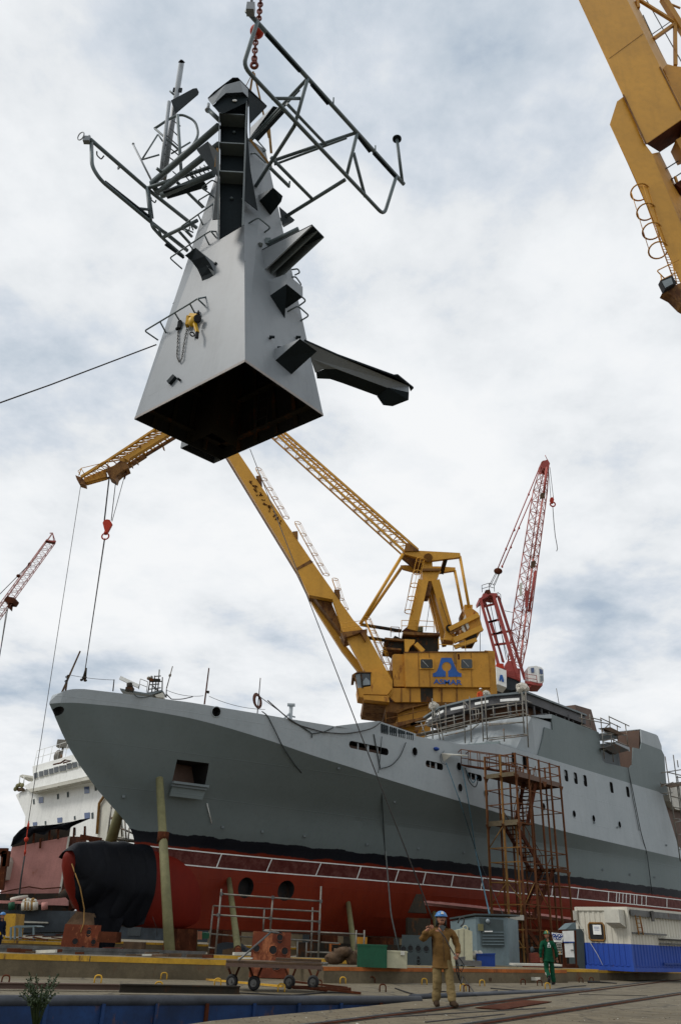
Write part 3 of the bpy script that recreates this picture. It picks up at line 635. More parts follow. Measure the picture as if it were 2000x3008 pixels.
m = MB(); p = oz(A_(803, 30), ZU+.15); m.box(p-UP*.1, (.2, .2, .3)); m.ring(p+UP*.2, V((1, 0, 0)), .14, .02, 6); part(m, 'yard_end_shackle', M['mast'], mast)
# left-hand yards
yd('upper_yard', [(A_, 100, 612, ZU), (A_, 350, 830, ZU), (A_, 565, 1000, ZU)], .062, bendr=.02)
yd('lower_yard', [(C_, 155, 840, ZU), (C_, 160, 1065, ZL+.35), (C_, 240, 1190, ZL), (C_, 690, 1565, ZL), (C_, 1040, 1840, ZL)], .058)
m = MB(); m.beam(oz(C_(275, 1205), ZL+.1), oz(C_(685, 1530), ZL+.1), .10, .06); part(m, 'yard_bar', M['darkgrey'], mast)
m = MB(); m.beam(oz(C_(165, 840), ZU-.1), oz(C_(163, 1055), ZL+.45), .04, .03); part(m, 'yard_bar', M['mast'], mast)
yd('strut', [(C_, 665, 1255, ZU), (C_, 700, 1560, ZL)], .055)
yd('strut', [(C_, 690, 1290, ZU-.1), (C_, 722, 1540, ZL+.1)], .025)
yd('strut', [(C_, 705, 1570, ZL), (C_, 715, 1620, ZL-.15), (C_, 805, 1720, ZL-.4), (C_, 1000, 1890, ZL-.4)], .05)
yd('strut', [(C_, 770, 1620, ZL-.2), (C_, 800, 1715, ZL-.4)], .035)
yd('cross_tube', [(C_, 590, 1450, ZL+.25), (C_, 695, 1462, ZL+.4)], .045)
yd('cross_tube', [(C_, 665, 1265, ZU), (C_, 1260, 1065, ZU)], .06)
yd('cross_tube', [(C_, 805, 1720, ZL-.4), (C_, 1130, 1560, ZL-.4)], .055)
yd('cross_tube', [(C_, 925, 1190, ZU), (C_, 1180, 1440, ZU)], .05)
yd('cross_tube', [(C_, 1075, 1150, ZU), (C_, 1215, 1275, ZU)], .05)
for a in ((720, 1600, 850, 1680), (860, 1690, 1035, 1830), (960, 1660, 1060, 1770), (1020, 1650, 1080, 1710)):
    yd('rail_tube', [(C_, a[0], a[1], ZL-.2), (C_, a[2], a[3], ZL-.2)], .045)
m = MB(); m.beam(oz(C_(835, 1780), ZL-.5), oz(C_(1005, 1905), ZL-.5), .07, .05); part(m, 'yard_bar', M['darkgrey'], mast)
for pts in ((205, 925, 205, 960, 245, 998, 270, 965), (705, 1350, 705, 1370, 740, 1400, 750, 1375), (975, 1620, 975, 1640, 1050, 1660, 1062, 1620)):
    p = [oz(C_(pts[i], pts[i+1]), ZU-.15) for i in range(0, 8, 2)]; m = MB(); m.path(bend(p, .05), .022, 6); part(m, 'hand_loop', G, mast)
m = MB(); p = oz(C_(125, 820), ZU); m.ring(p+V((-.22, -.05, .1)), V((.6, 1, .2)), .13, .018, 6); m.box(p+V((-.03, 0, 0)), (.2, .15, .2)); m.tube(p+UP*-.05, p+UP*.2, .03); part(m, 'yard_end_shackle', M['mast'], mast)
m = MB(); a, b = oz(C_(412, 1090), ZU-.09), oz(C_(415, 1055), ZU+.1); m.ring(oz(C_(412, 1065), ZU), oz(C_(500, 1130), ZU)-oz(C_(412, 1065), ZU), .085, .02, 6); part(m, 'clamp', M['mast'], mast)
# thick boom tubes that carry the lattice topmast on the far side
yd('boom_tube', [(C_, 710, 1220, 22.2), (C_, 1325, 690, 22.2)], .10)
yd('boom_tube', [(C_, 770, 1305, 21.9), (C_, 1330, 860, 21.9)], .10)
yd('boom_tube', [(C_, 800, 1330, 21.7), (C_, 1280, 1130, 21.7)], .10)
yd('boom_brace', [(C_, 755, 1080, 22.2), (C_, 815, 1125, 22.2)], .05)
yd('boom_brace', [(C_, 710, 1225, 22.2), (C_, 775, 1310, 21.9)], .09)
for i in range(7):
    x = 860+i*70; yd('walkway_rung', [(C_, 1000+i*38, 1130-i*16, 22.0), (C_, 1065+i*34, 1205-i*20, 21.8)], .02)
m = MB(); m.beam(oz(C_(835, 1325), 21.65), oz(C_(1200, 1215), 21.65), .3, .05); part(m, 'walkway', M['darkgrey'], mast)
# lattice topmast
YT = 19.4
PC = lambda x, y, Y=YT: at(*C_(x, y), Y)
m = MB(); m.tube(PC(790, 1180), PC(870, 470), .07, 10); part(m, 'topmast_leg', M['mast'], mast)
m = MB(); m.tube(PC(820, 1170, 19.8), PC(985, 100, 19.6), .105, 12); part(m, 'topmast_pole', M['mast'], mast)
m = MB(); m.prism([PC(953, 105), PC(980, 82), PC(1015, 108), PC(985, 112)], UP*.04); part(m, 'pole_cap', M['darkgrey'], mast)
m = MB(); m.tube(PC(982, 1125, 19.0), PC(948, 590, 19.0), .055, 10); part(m, 'topmast_leg', G, mast)
for a in ((905, 640, 972, 690), (880, 710, 955, 785), (850, 780, 960, 880), (830, 855, 968, 968), (815, 935, 940, 1030), (800, 1020, 860, 1080), (905, 1110, 950, 1150)):
    m = MB(); m.tube(PC(a[0], a[1], 19.4), PC(a[2], a[3], 19.0), .022, 6); part(m, 'rung', M['darkgrey'], mast)
m = MB(); m.path(bend([PC(735, 715), PC(870, 625), PC(980, 580), PC(1110, 640), PC(1145, 770), PC(1075, 890), PC(965, 960), PC(920, 1040)], .6, 6), .045, 10); part(m, 'hoop_rail', G, mast)
for a in ((765, 770, 620, 1000, .03), (620, 1000, 780, 955, .03), (740, 715, 960, 910, .04), (1065, 840, 890, 945, .03), (810, 830, 770, 770, .03)):
    m = MB(); m.tube(PC(a[0], a[1]), PC(a[2], a[3]), a[4], 8); part(m, 'brace', G, mast)
m = MB(); m.tube(PC(540, 860), PC(712, 1200), .035, 8); m.ball(PC(540, 856), .05, 10, 6); part(m, 'whip_aerial', M['mast'], mast)
m = MB(); m.prism([PC(885, 455), PC(1090, 345), PC(1125, 340), PC(1142, 372), PC(1135, 395), PC(930, 570)], V((0, .05, .02))); part(m, 'radar_bracket', M['darkgrey'], mast)
m = MB(); m.tube(PC(878, 370, 19.5), PC(912, 400, 19.5), .035, 8); part(m, 'peg', G, mast)
m = MB(); m.box(PC(947, 360, 19.6), (.34, .05, .22)); part(m, 'lug_plate', M['darkgrey'], mast)
m = MB(); m.tube(PC(1335, 640, 15.9), PC(1235, 545, 15.9), .07, 10); part(m, 'aerial_arm', G, mast)
m = MB(); m.tube(PC(1228, 540, 15.9), PC(1233, 485, 15.9), .045, 8); m.ball(PC(1228, 545, 15.9), (.1, .1, .05), 12, 6); part(m, 'aerial_base', M['mast'], mast)
m = MB(); m.prism([PC(1125, 905, 16.1), PC(1225, 830, 16.1), PC(1330, 940, 15.8), PC(1330, 1165, 15.8), PC(1250, 1080, 15.95)], V((0, .04, 0))); part(m, 'pillar_bracket', M['darkgrey'], mast)

# brackets on the near-right face
def shelf(name, root_t, root_b, tip1, tip2, far_t, mat='darkgrey', th=.05):
    z = fR(B_(*root_t)).z; a = fR(B_(*root_t)); b = fR(B_(*root_b)); t1 = oz(B_(*tip1), z); t2 = oz(B_(*tip2), z); f = fR(B_(*far_t)); return a, b, t1, t2, f
a, b, t1, t2, f = shelf('radar', (722, 240), (737, 342), (986, 108), (1048, 172), (905, 352))
far_t = a+(t2-t1); far_b = b+(t2-t1)
m = MB(); m.prism([a, b, t1], (t2-t1).normalized()*.04); part(m, 'bracket_cheek', M['mast'], mast)
m = MB(); m.prism([far_t, far_b, t2], (t1-t2).normalized()*.04); part(m, 'bracket_cheek', M['mastrim'], mast)
m = MB(); m.prism([a.lerp(far_t, .5), b.lerp(far_b, .5), t1.lerp(t2, .5)], (t1-t2).normalized()*.04); part(m, 'bracket_cheek', M['mastrim'], mast)
m = MB(); m.prism([a, t1, t2, far_t], UP*.04); part(m, 'bracket_shelf', M['darkgrey'], mast)
m = MB(); m.tube(fR(B_(765, 200), .12), oz(B_(918, 125), fR(B_(765, 200)).z), .06, 10); m.box(fR(B_(762, 195), .1), (.16, .16, .2)); part(m, 'stub_pipe', G, mast)
m = MB(); m.tube(fR(B_(722, 208)), fR(B_(722, 208), .1), .07, 10); m.tube(fR(B_(728, 205), .1), fR(B_(728, 205), .16), .045, 10); part(m, 'deck_socket', M['mastrim'], mast)
# box lamp bracket below it
z = fR(B_(756, 393)).z
a, b = fR(B_(756, 393)), fR(B_(765, 472)); t1 = oz(B_(858, 355), z); t1b = oz(B_(857, 408), z-.42); c1 = fR(B_(888, 372)); 
w_ = e2*.62
m = MB(); m.add([a, b, t1b, t1], [(0, 1, 2, 3)]); m.add([a, t1, t1+w_, a+w_], [(0, 1, 2, 3)]); m.add([t1, t1b, t1b+w_, t1+w_], [(0, 1, 2, 3)]); part(m, 'lamp_box', M['mast'], mast)
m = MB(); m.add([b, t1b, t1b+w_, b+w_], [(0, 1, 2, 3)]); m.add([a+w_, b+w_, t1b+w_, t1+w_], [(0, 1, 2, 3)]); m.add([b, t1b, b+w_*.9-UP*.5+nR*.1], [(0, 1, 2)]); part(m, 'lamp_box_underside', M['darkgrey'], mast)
# lower bracket
z = fR(B_(792, 745)).z; a, b = fR(B_(790, 745)), fR(B_(798, 800)); t1 = oz(B_(925, 688), z); t2 = oz(B_(1012, 752), z); lo = fR(B_(880, 872))
m = MB(); m.add([a, b, t1], [(0, 1, 2)]); part(m, 'bracket_cheek', M['mast'], mast)
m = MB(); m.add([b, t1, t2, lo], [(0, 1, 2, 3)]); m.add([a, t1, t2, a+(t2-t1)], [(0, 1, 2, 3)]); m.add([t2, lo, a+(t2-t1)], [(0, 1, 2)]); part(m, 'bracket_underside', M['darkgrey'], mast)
# upper small brackets
for q in (((830, 890), (835, 905), (900, 822), (942, 860), (935, 885), (880, 955)),):
    a = fR(A_(*q[0])); z = a.z; m = MB(); m.add([a, fR(A_(*q[5])), oz(A_(*q[4]), z-.1), oz(A_(*q[3]), z), oz(A_(*q[2]), z)], [(0, 1, 2, 3, 4)]); part(m, 'bracket_plate', M['darkgrey'], mast)
    m = MB(); m.add([a, oz(A_(*q[2]), z), fR(A_(828, 860))], [(0, 1, 2)]); part(m, 'bracket_cheek', M['mast'], mast)
a = fR(A_(925, 905)); m = MB(); m.add([a, oz(A_(995, 965), a.z), oz(A_(985, 975), a.z-.1), oz(A_(945, 998), a.z-.1), fR(A_(938, 985))], [(0, 1, 2, 3, 4)]); part(m, 'bracket_plate', M['darkgrey'], mast)
m = MB(); a = fR(A_(800, 560)); t1, t2 = oz(A_(900, 465), a.z), oz(A_(962, 482), a.z); m.add([a, fR(A_(800, 600)), t1], [(0, 1, 2)]); part(m, 'bracket_cheek', M['mast'], mast)
m = MB(); m.add([fR(A_(800, 598)), t1, t2, fR(A_(835, 620))], [(0, 1, 2, 3)]); part(m, 'bracket_plate', M['darkgrey'], mast)
# side arm
z = fR(B_(945, 705)).z; a = fR(B_(948, 702)); pr = lambda x, y, dz=0: oz(B_(x, y), z-dz)
topl = [pr(945, 700), pr(1120, 775), pr(1405, 880), pr(1425, 877), pr(1505, 942), pr(1490, 958)]; dw = e1*-.55
bot = [pr(1005, 858, .35)]
m = MB(); web = [pr(948, 700), pr(1120, 778), pr(1400, 880), pr(1482, 930, .0), pr(1482, 962, .25), pr(1375, 940, .22), pr(1200, 875, .22), pr(1110, 842, .22), pr(1050, 842, .25), pr(1008, 860, .35), pr(985, 790, .2)]
m.prism(web, dw*.06); part(m, 'side_arm_web', M['mast'], mast)
m = MB(); m.prism([pr(948, 698), pr(1120, 774), pr(1405, 878), pr(1425, 876), pr(1506, 942), pr(1490, 958), pr(1482, 932), pr(1400, 884), pr(1120, 784), pr(952, 712)], UP*.05); part(m, 'side_arm_flange', M['darkgrey'], mast)
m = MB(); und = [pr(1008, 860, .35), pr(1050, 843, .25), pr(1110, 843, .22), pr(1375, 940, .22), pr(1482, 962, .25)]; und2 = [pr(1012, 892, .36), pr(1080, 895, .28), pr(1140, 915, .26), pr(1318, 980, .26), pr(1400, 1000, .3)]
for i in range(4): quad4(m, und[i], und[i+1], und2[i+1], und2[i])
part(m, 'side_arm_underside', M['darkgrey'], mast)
m = MB(); m.add([pr(1318, 982, .3), pr(1350, 1028, .5), pr(1398, 1034, .5), pr(1480, 1002, .45), pr(1482, 962, .25), pr(1375, 938, .22)], [(0, 1, 2, 3, 4, 5)]); part(m, 'side_arm_end_box', M['darkgrey'], mast)
# left face: curved bracket
z = fL(B_(505, 315)).z
a = fL(B_(505, 312)); b = fL(B_(492, 380)); top_l = fL(B_(337, 262), .62); c1 = fL(B_(392, 222), .62)
curve = [fL(B_(432, 415)), fL(B_(420, 372), .1), fL(B_(400, 330), .25), fL(B_(370, 290), .45), top_l]; cur2 = [b, fL(B_(488, 345), .1), fL(B_(470, 310), .25), fL(B_(440, 265), .45), c1]
m = MB()
for i in range(4): quad4(m, curve[i], curve[i+1], cur2[i+1], cur2[i])
part(m, 'curved_bracket', M['darkgrey'], mast)
m = MB(); m.add([a, *cur2], [list(range(6))]); part(m, 'bracket_cheek', M['mast'], mast)
m = MB(); p = fL(B_(448, 352), .1); m.ball(p, .035, 8, 6); m.tube(a, a+nL*.1, .04, 8); part(m, 'bracket_bolt', M['darkgrey'], mast)
# handrails on the left face
def rail(name, fn, zoom, pts, legs, r=.022):
    m = MB(); p = [fn(zoom(x, y), o) for x, y, o in pts]; m.path(bend(p, .08), r, 8)
    for x0, y0, o0, x1, y1 in legs: m.tube(fn(zoom(x0, y0), o0), fn(zoom(x1, y1), 0), r, 8)
    part(m, name, G, mast)
rail('handrail', fL, B_, [(200, 695, 0), (131, 648, .32), (360, 510, .32), (400, 484, .32), (450, 474, 0)], [(210, 600, .32, 243, 662), (285, 555, .32, 320, 612), (362, 508, .32, 390, 560), (402, 484, .32, 442, 522)])
rail('handrail', fL, B_, [(322, 330, 0), (260, 275, .3), (430, 160, .3), (465, 138, .3), (508, 140, .0)], [(360, 205, .3, 378, 232), (438, 158, .3, 468, 222), (470, 138, .3, 505, 180)])
rail('handrail', fL, A_, [(550, 1020, 0), (495, 995, .3), (600, 920, .3), (645, 890, 0)], [(530, 965, .3, 550, 1010), (570, 940, .3, 595, 992)])
rail('handrail', fL, A_, [(600, 910, .0), (570, 880, .25), (620, 850, .25), (645, 868, 0)], [])
rail('handrail', fL, A_, [(625, 850, .0), (585, 825, .25), (632, 790, .25), (652, 800, 0)], [])
rail('handrail', fR, B_, [(660, 100, 0), (712, 68, .3), (776, 120, .3), (733, 152, 0)], [])
rail('handrail', fR, B_, [(880, 372, 0), (905, 372, .25), (935, 415, .25), (892, 440, 0)], [])
rail('handrail', fR, B_, [(880, 452, 0), (905, 448, .25), (957, 493, .25), (920, 520, 0)], [])
rail('handrail', fR, B_, [(852, 555, 0), (915, 520, .25), (972, 570, .25), (920, 602, 0)], [])
rail('handrail', fR, B_, [(880, 335, 0), (915, 330, .2), (925, 350, .2), (900, 362, 0)], [])
rail('handrail', fR, A_, [(798, 675, 0), (822, 672, .2), (868, 715, .2)], [])
rail('handrail', fR, A_, [(825, 610, 0), (870, 662, .22), (835, 665, 0)], [])
for x, y in ((768, 690), (808, 745), (903, 690)):
    m = MB(); p = fR(B_(x, y)); m.tube(p, p+nR*.09, .03, 8); m.box(p+nR*.1, (.13, .05, .05)); part(m, 'wing_bolt', M['darkgrey'], mast)
m = MB(); m.prism([fL(B_(258, 915)), fL(B_(290, 880)), fL(B_(300, 892)), fL(B_(268, 928))], nL*.1); p = fL(B_(315, 902)); m.tube(p, p+nL*.1, .03, 8); part(m, 'cable_lug', M['darkgrey'], mast)
# slings, chain, hook
def links(m, a, b, r, pitch, fat):
    a, b = V(a), V(b); n = max(1, int((b-a).length/pitch)); d = (b-a)/n; dn, sx, sy = frame(d)
    for i in range(n):
        c = a+d*(i+.5); u = sx if i % 2 else sy; h = d.length*.62; pts = []
        for j in range(12):
            t = 2*math.pi*j/12; pts.append(c+dn*(h*math.cos(t))+u*(r*math.sin(t)))
        m.path(pts, fat, 6, closed=True)
YH = 16.6
hk = thing('lifting_chain', 'rusty red lifting chain with round ball and hook above the mast', 'chain', at(765, 0, YH))
m = MB(); links(m, at(772, -60, YH), at(758, 80, YH), .075, .19, .032); part(m, 'chain_run', M['chain'], hk); m = MB(); links(m, at(752, 108, YH), at(747, 178, YH), .075, .19, .032); part(m, 'chain_run', M['chain'], hk)
m = MB(); c_ = at(755, 93, YH); m.ball(c_, (.235, .235, .21), 22, 14); part(m, 'headache_ball', M['orange'], hk)
m = MB(); m.ring(at(747, 192, YH), V((0, 1, .3)), .10, .05, 8); m.box(at(748, 180, YH), (.16, .14, .12)); part(m, 'hook', M['chain'], hk)
slings = [((735, 262, 16.7), (650, 420, 16.2), .025), ((742, 215, YH), (718, 262, 17.2), .03), ((747, 215, YH), (790, 405, 17.2), .035), ((790, 370, 17.2), (797, 450, 17.2), .05), ((744, 210, YH), (735, 270, 16.9), .04), ((640, 435, 15.9), (633, 500, 15.9), .05), ((735, 410, 15.9), (797, 490, 16.2), .045)]
for i, (a, b, wd) in enumerate(slings):
    m = MB(); m.beam(at(*a), at(*b), wd*1.6, .02, up=(0, 1, 0)); lbls = ['brown web sling passing behind the mast pillar', 'short web sling from the hook to the mast head', 'long web sling running down beside the mast cap', 'wide twisted sling strap beyond the upper bracket', 'thin middle web sling just under the red hook', 'sling strap hanging beside the dark pillar', 'dark strap wrapped round the upper mast plating']
    tag(m.build('web_sling', M['strap']), lbls[i], 'sling', 'web slings holding the mast')
# chain hoist hooked on the left face
Yw = paint('hoist_yellow', (.62, .36, .01), .45, .12, scale=4); 
ho = thing('lever_hoist', 'yellow lever chain hoist hanging on the mast plating', 'hoist', fL(B_(380, 560)))
m = MB(); p = fL(B_(378, 600), .14); m.ball(p, (.13, .1, .17), 14, 10); m.box(fL(B_(352, 600), .14), (.08, .14, .3)); m.beam(fL(B_(365, 568), .16), fL(B_(400, 572), .16), .09, .09); part(m, 'gear_case', Yw, ho)
m = MB(); m.beam(fL(B_(388, 612), .2), fL(B_(402, 655), .2), .09, .05); part(m, 'lever', Yw, ho)
m = MB(); m.beam(fL(B_(400, 652), .2), fL(B_(398, 685), .2), .08, .05); m.tube(fL(B_(402, 590), .16), fL(B_(402, 582), .22), .1, 12); m.ball(fL(B_(404, 560), .1), .05, 8, 6); m.ring(fL(B_(405, 555), .06), V((1, .3, 0)), .05, .02, 6); m.ring(fL(B_(375, 665), .1), V((.6, -1, 0)), .06, .018, 6); part(m, 'lever_grip', M['black'], ho)
m = MB()
cp = [fL(B_(x, y), .07) for x, y in ((304, 645), (300, 720), (297, 780), (308, 806), (322, 790), (335, 700), (348, 640), (352, 600))]
for a, b in zip(cp, cp[1:]): links(m, a, b, .022, .065, .009)
part(m, 'hand_chain', M['steel'], ho)
m = MB(); p = fL(B_(310, 620), .08); m.box(p, (.1, .1, .22)); m.ball(p+UP*.12, .06, 8, 6); m.ball(p-UP*.12+V((-.05, 0, 0)), .05, 8, 6); part(m, 'bottom_hook', M['black'], ho)
# tag line and hull lines
def cable(name, label, cat, pts, r, mat, group=None):
    m = MB(); m.path(pts, r, 6); return tag(m.build(name, mat), label, cat, group)
cable('tag_line', 'steering line stretched from the hanging mast towards the shore', 'rope', [fL(B_(192, 718), .05), at(150, 1130, 17.2), at(-60, 1205, 16)], .018, M['rope'])
# ------------------------------------------------------------------ cranes
E_ = lambda x, y: (650+x/1.96, 1250+y/1.96)
G_ = lambda x, y: (1000+x/3.136, 1580+y/3.136)
H_ = lambda x, y: (1380+x/3.103, 1300+y/3.103)
I_ = lambda x, y: (x/5.13, 1540+y/5.13)
J_ = lambda x, y: (1650+x/2.483, y/2.483)
K_ = lambda x, y: (200+x/3.064, 1230+y/3.064)
YA = V((0, 1, 0))
def slab(parent, name, mat, Z, Y, pts, th, label=None):
    m = MB(); m.prism([at(*Z(x, y), Y) for x, y in pts], YA*th); return part(m, name, mat, parent, label)
def bar(parent, name, mat, Z, a, b, w, Y=85., Y2=None, h=None, w2=None):
    m = MB(); m.beam(at(*Z(*a), Y), at(*Z(*b), Y if Y2 is None else Y2), w, h or w, up=YA, w2=w2); return part(m, name, mat, parent)
def rod(parent, name, mat, Z, a, b, r, Y=85., Y2=None):
    m = MB(); m.tube(at(*Z(*a), Y), at(*Z(*b), Y if Y2 is None else Y2), r, 8); return part(m, name, mat, parent)
def cage(parent, Z, Y, hoops, r, mat, axis=None, rungs=True, fat=.035):
    p = [at(*Z(x, y), Y) for x, y in hoops]; d = (p[-1]-p[0]).normalized(); ax = V(axis) if axis else V((d.x*.35, 0, 1)).normalized()
    m = MB()
    for q in p: m.ring(q, ax, r, fat, 5, seg=16)
    for dx, dy in ((r, 0), (0, -r), (r*.7, r*.7)): m.path([q+V((dx, dy, 0)) for q in p], fat*.5, 4)
    part(m, 'ladder_cage', mat, parent)
    m = MB()
    for dy in (-.2, .2): m.tube(p[0]+V((-r, dy, 0)), p[-1]+V((-r, dy, 0)), .03, 4)
    n = int((p[-1]-p[0]).length/.45)
    for i in range(n): q = p[0].lerp(p[-1], (i+.5)/n)+V((-r, 0, 0)); m.tube(q-V((0, .2, 0)), q+V((0, .2, 0)), .02, 4)
    part(m, 'ladder', mat, parent)
def railing(parent, mat, pts, h=1.1, r=.03, n=None, name='railing'):
    m = MB()
    for a, b in zip(pts, pts[1:]):
        a, b = V(a), V(b); k = n or max(1, int((b-a).length/1.4))
        for i in range(k+1): q = a.lerp(b, i/k); m.tube(q, q+UP*h, r, 5)
        for f in (.5, 1): m.tube(a+UP*h*f, b+UP*h*f, r, 5)
    return part(m, name, mat, parent)
def truss(m, chords, n, r, lace=None, zig=True):     # chords: list of (start, end) in a loop
    L = len(chords)
    for a, b in chords: m.tube(a, b, r, 6)
    for i in range(n):
        for k in range(L):
            a, b = chords[k]; c_, d = chords[(k+1) % L]; p, q = a.lerp(b, i/n), c_.lerp(d, (i+(1 if zig else 0))/n); p2, q2 = a.lerp(b, (i+1)/n), c_.lerp(d, i/n)
            if (i+k) % 2: p, q = p2, q2
            m.tube(p, q, lace or r*.5, 5); m.tube(a.lerp(b, i/n), c_.lerp(d, i/n), lace or r*.5, 5)

# --- yellow level-luffing crane behind the ship
y1 = thing('luffing_crane', 'yellow level luffing crane with blue shipyard logo behind the ship', 'crane', at(1210, 2790, 88)*1)
y1.location.z = 0
Yc, Yd, So = M['yellowclean'], M['yellowdark'], M['soot']
bm_ = slab(y1, 'main_boom', Yc, E_, 84.2, [(-165, -150), (-70, -155), (105, 165), (520, 778), (760, 1120), (835, 1195), (985, 1470), (985, 1540), (960, 1572), (820, 1405), (700, 1180), (640, 1000), (505, 975), (430, 820), (45, 190)], .9)
slab(y1, 'boom_leg', Yc, E_, 87.2, [(430, 822), (505, 945), (700, 1245), (830, 1410), (870, 1470), (800, 1430), (690, 1290), (560, 1085), (500, 985)], .8)
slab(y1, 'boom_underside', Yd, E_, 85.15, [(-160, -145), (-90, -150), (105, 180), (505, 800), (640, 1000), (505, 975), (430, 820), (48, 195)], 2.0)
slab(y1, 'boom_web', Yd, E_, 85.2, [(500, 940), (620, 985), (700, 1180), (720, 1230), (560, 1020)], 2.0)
for f, (a, b) in enumerate((((200, 290), (232, 330)), ((410, 610), (440, 650)), ((650, 945), (685, 995)))):
    slab(y1, 'landing', Yd, E_, 84, [(a[0], a[1]), (a[0]+30, a[1]-3), (b[0], b[1]-12), (b[0]-8, b[1])], 1.5)
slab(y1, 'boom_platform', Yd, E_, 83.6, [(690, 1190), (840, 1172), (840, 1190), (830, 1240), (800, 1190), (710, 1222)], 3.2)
railing(y1, Yc, [at(*E_(690, 1195), 83.6), at(*E_(835, 1175), 83.6)], 1.1, .035)
slab(y1, 'boom_patch', Yd, E_, 84.17, [(428, 822), (512, 773), (530, 785), (440, 832)], .02)
for (x, y, w, h) in ((188, 330, 20, 60), (215, 390, 22, 60), (262, 465, 22, 42), (310, 520, 18, 60), (340, 560, 10, 26)):   # worn illegible letters down the boom
    pass
rj = random.Random(11); mk_ = MB()
for j_ in range(34):
    f_ = j_/34; cx_ = 172+f_*165+rj.uniform(-12, 12); cy_ = 318+f_*250+rj.uniform(-10, 10)
    if .42 < f_ < .5: continue
    mk_.path([at(*E_(cx_+rj.uniform(-9, 9), cy_+rj.uniform(-9, 9)), 84.17) for _ in range(5)], .035, 4)
part(mk_, 'worn_lettering', M['rust'], bm_)
cage(y1, E_, 84.6, [(215, 250), (248, 310), (280, 365), (310, 418), (343, 472), (375, 530)], .36, Yc)
cage(y1, E_, 84.6, [(440, 560), (473, 628), (505, 685), (538, 742), (570, 800), (605, 858)], .36, Yc)
cage(y1, E_, 84.6, [(655, 885), (672, 942), (690, 1000), (715, 1055)], .34, Yc)
cage(y1, E_, 84.6, [(840, 1110), (873, 1188), (905, 1245), (935, 1303), (952, 1370)], .38, Yc)
rod(y1, 'ladder_stringer', Yc, E_, (830, 1120), (985, 1470), .05, 84.4); rod(y1, 'ladder_stringer', Yc, E_, (855, 1115), (980, 1390), .04, 85.2)
# backstay lattice
m = MB(); a0, a1 = at(*E_(250, -60), 84), at(*E_(1132, 716), 84.5); b0_, b1_ = at(*E_(215, -45), 84), at(*E_(1056, 728), 84.5); c0_, c1_ = at(*E_(180, -30), 87), at(*E_(1040, 745), 86.5); d0, d1 = at(*E_(220, -60), 87), at(*E_(1085, 700), 86.5)
for a, b, r in ((a0, a1, .15), (b0_, b1_, .14), (c0_, c1_, .10), (d0, d1, .12)): m.beam(a, b, r*1.7, r*1.7, up=YA)
n = 26
for i in range(n):
    f, g = i/n, (i+1)/n
    m.tube(a0.lerp(a1, f), b0_.lerp(b1_, f), .06, 5); m.tube((a0.lerp(a1, f) if i % 2 else b0_.lerp(b1_, f)), (b0_.lerp(b1_, g) if i % 2 else a0.lerp(a1, g)), .06, 5)
    m.tube((d0.lerp(d1, f) if i % 2 else c0_.lerp(c1_, f)), (c0_.lerp(c1_, g) if i % 2 else d0.lerp(d1, g)), .035, 5)
    if i % 2 == 0:
        m.beam(b0_.lerp(b1_, f), c0_.lerp(c1_, f), .15, .15); m.beam(a0.lerp(a1, f), d0.lerp(d1, f), .1, .1); m.tube(c0_.lerp(c1_, f), b0_.lerp(b1_, g), .03, 5); m.tube(d0.lerp(d1, f), b0_.lerp(b1_, f), .05, 5)
part(m, 'backstay_lattice', Yc, y1)
# jib head reaching over to the hook
slab(y1, 'jib_nose', Yd, K_, 84.6, [(68, 508), (128, 528), (152, 560), (156, 597), (100, 580), (80, 545)], 1.0)
bar(y1, 'jib_chord', Yc, K_, (120, 525), (330, 395), .30, 84.2); bar(y1, 'jib_chord', Yc, K_, (330, 395), (800, 85), .26, 84.2)
bar(y1, 'jib_chord', Yc, K_, (150, 550), (510, 400), .34, 85.2); bar(y1, 'jib_chord', Yc, K_, (480, 395), (1000, 75), .62, 84.9)
bar(y1, 'jib_chord', Yd, K_, (150, 582), (420, 520), .22, 85.8); bar(y1, 'jib_chord', Yd, K_, (430, 500), (700, 330), .5, 86.2); bar(y1, 'jib_chord', Yd, K_, (690, 335), (1050, 115), .34, 86.2)
slab(y1, 'jib_box', M['yellow'], K_, 84.9, [(140, 545), (340, 468), (345, 520), (160, 572)], .8)
slab(y1, 'sheave_block', Yd, K_, 84.4, [(338, 448), (392, 438), (470, 378), (530, 390), (545, 440), (470, 480), (440, 508), (425, 552), (370, 520)], 1.4)
slab(y1, 'gusset', M['yellow'], K_, 84.3, [(500, 350), (545, 330), (560, 345), (545, 378)], .2)
m = MB(); top_a, top_b = at(*K_(330, 395), 84.2), at(*K_(800, 85), 84.2); lo_a, lo_b = at(*K_(430, 500), 86.2), at(*K_(1050, 115), 86.2); mid_a, mid_b = at(*K_(480, 395), 84.9), at(*K_(1000, 75), 84.9)
for i in range(9):
    f, g = i/9, (i+1)/9; m.tube(top_a.lerp(top_b, f), mid_a.lerp(mid_b, g), .09, 5); m.tube(top_a.lerp(top_b, g), mid_a.lerp(mid_b, g), .07, 5); m.tube(mid_a.lerp(mid_b, f), lo_a.lerp(lo_b, g), .10, 5); m.tube(mid_a.lerp(mid_b, g), lo_a.lerp(lo_b, g), .07, 5); m.tube(top_a.lerp(top_b, f), lo_a.lerp(lo_b, f), .07, 5)
for i in range(5):
    f, g = i/5, (i+1)/5; u0, u1 = at(*K_(120, 525), 84.2), at(*K_(330, 395), 84.2); v0, v1 = at(*K_(150, 550), 85.2), at(*K_(400, 450), 85.2); m.tube(u0.lerp(u1, f), v0.lerp(v1, g), .06, 5); m.tube(u0.lerp(u1, g), v0.lerp(v1, g), .05, 5)
part(m, 'jib_lacing', Yc, y1)
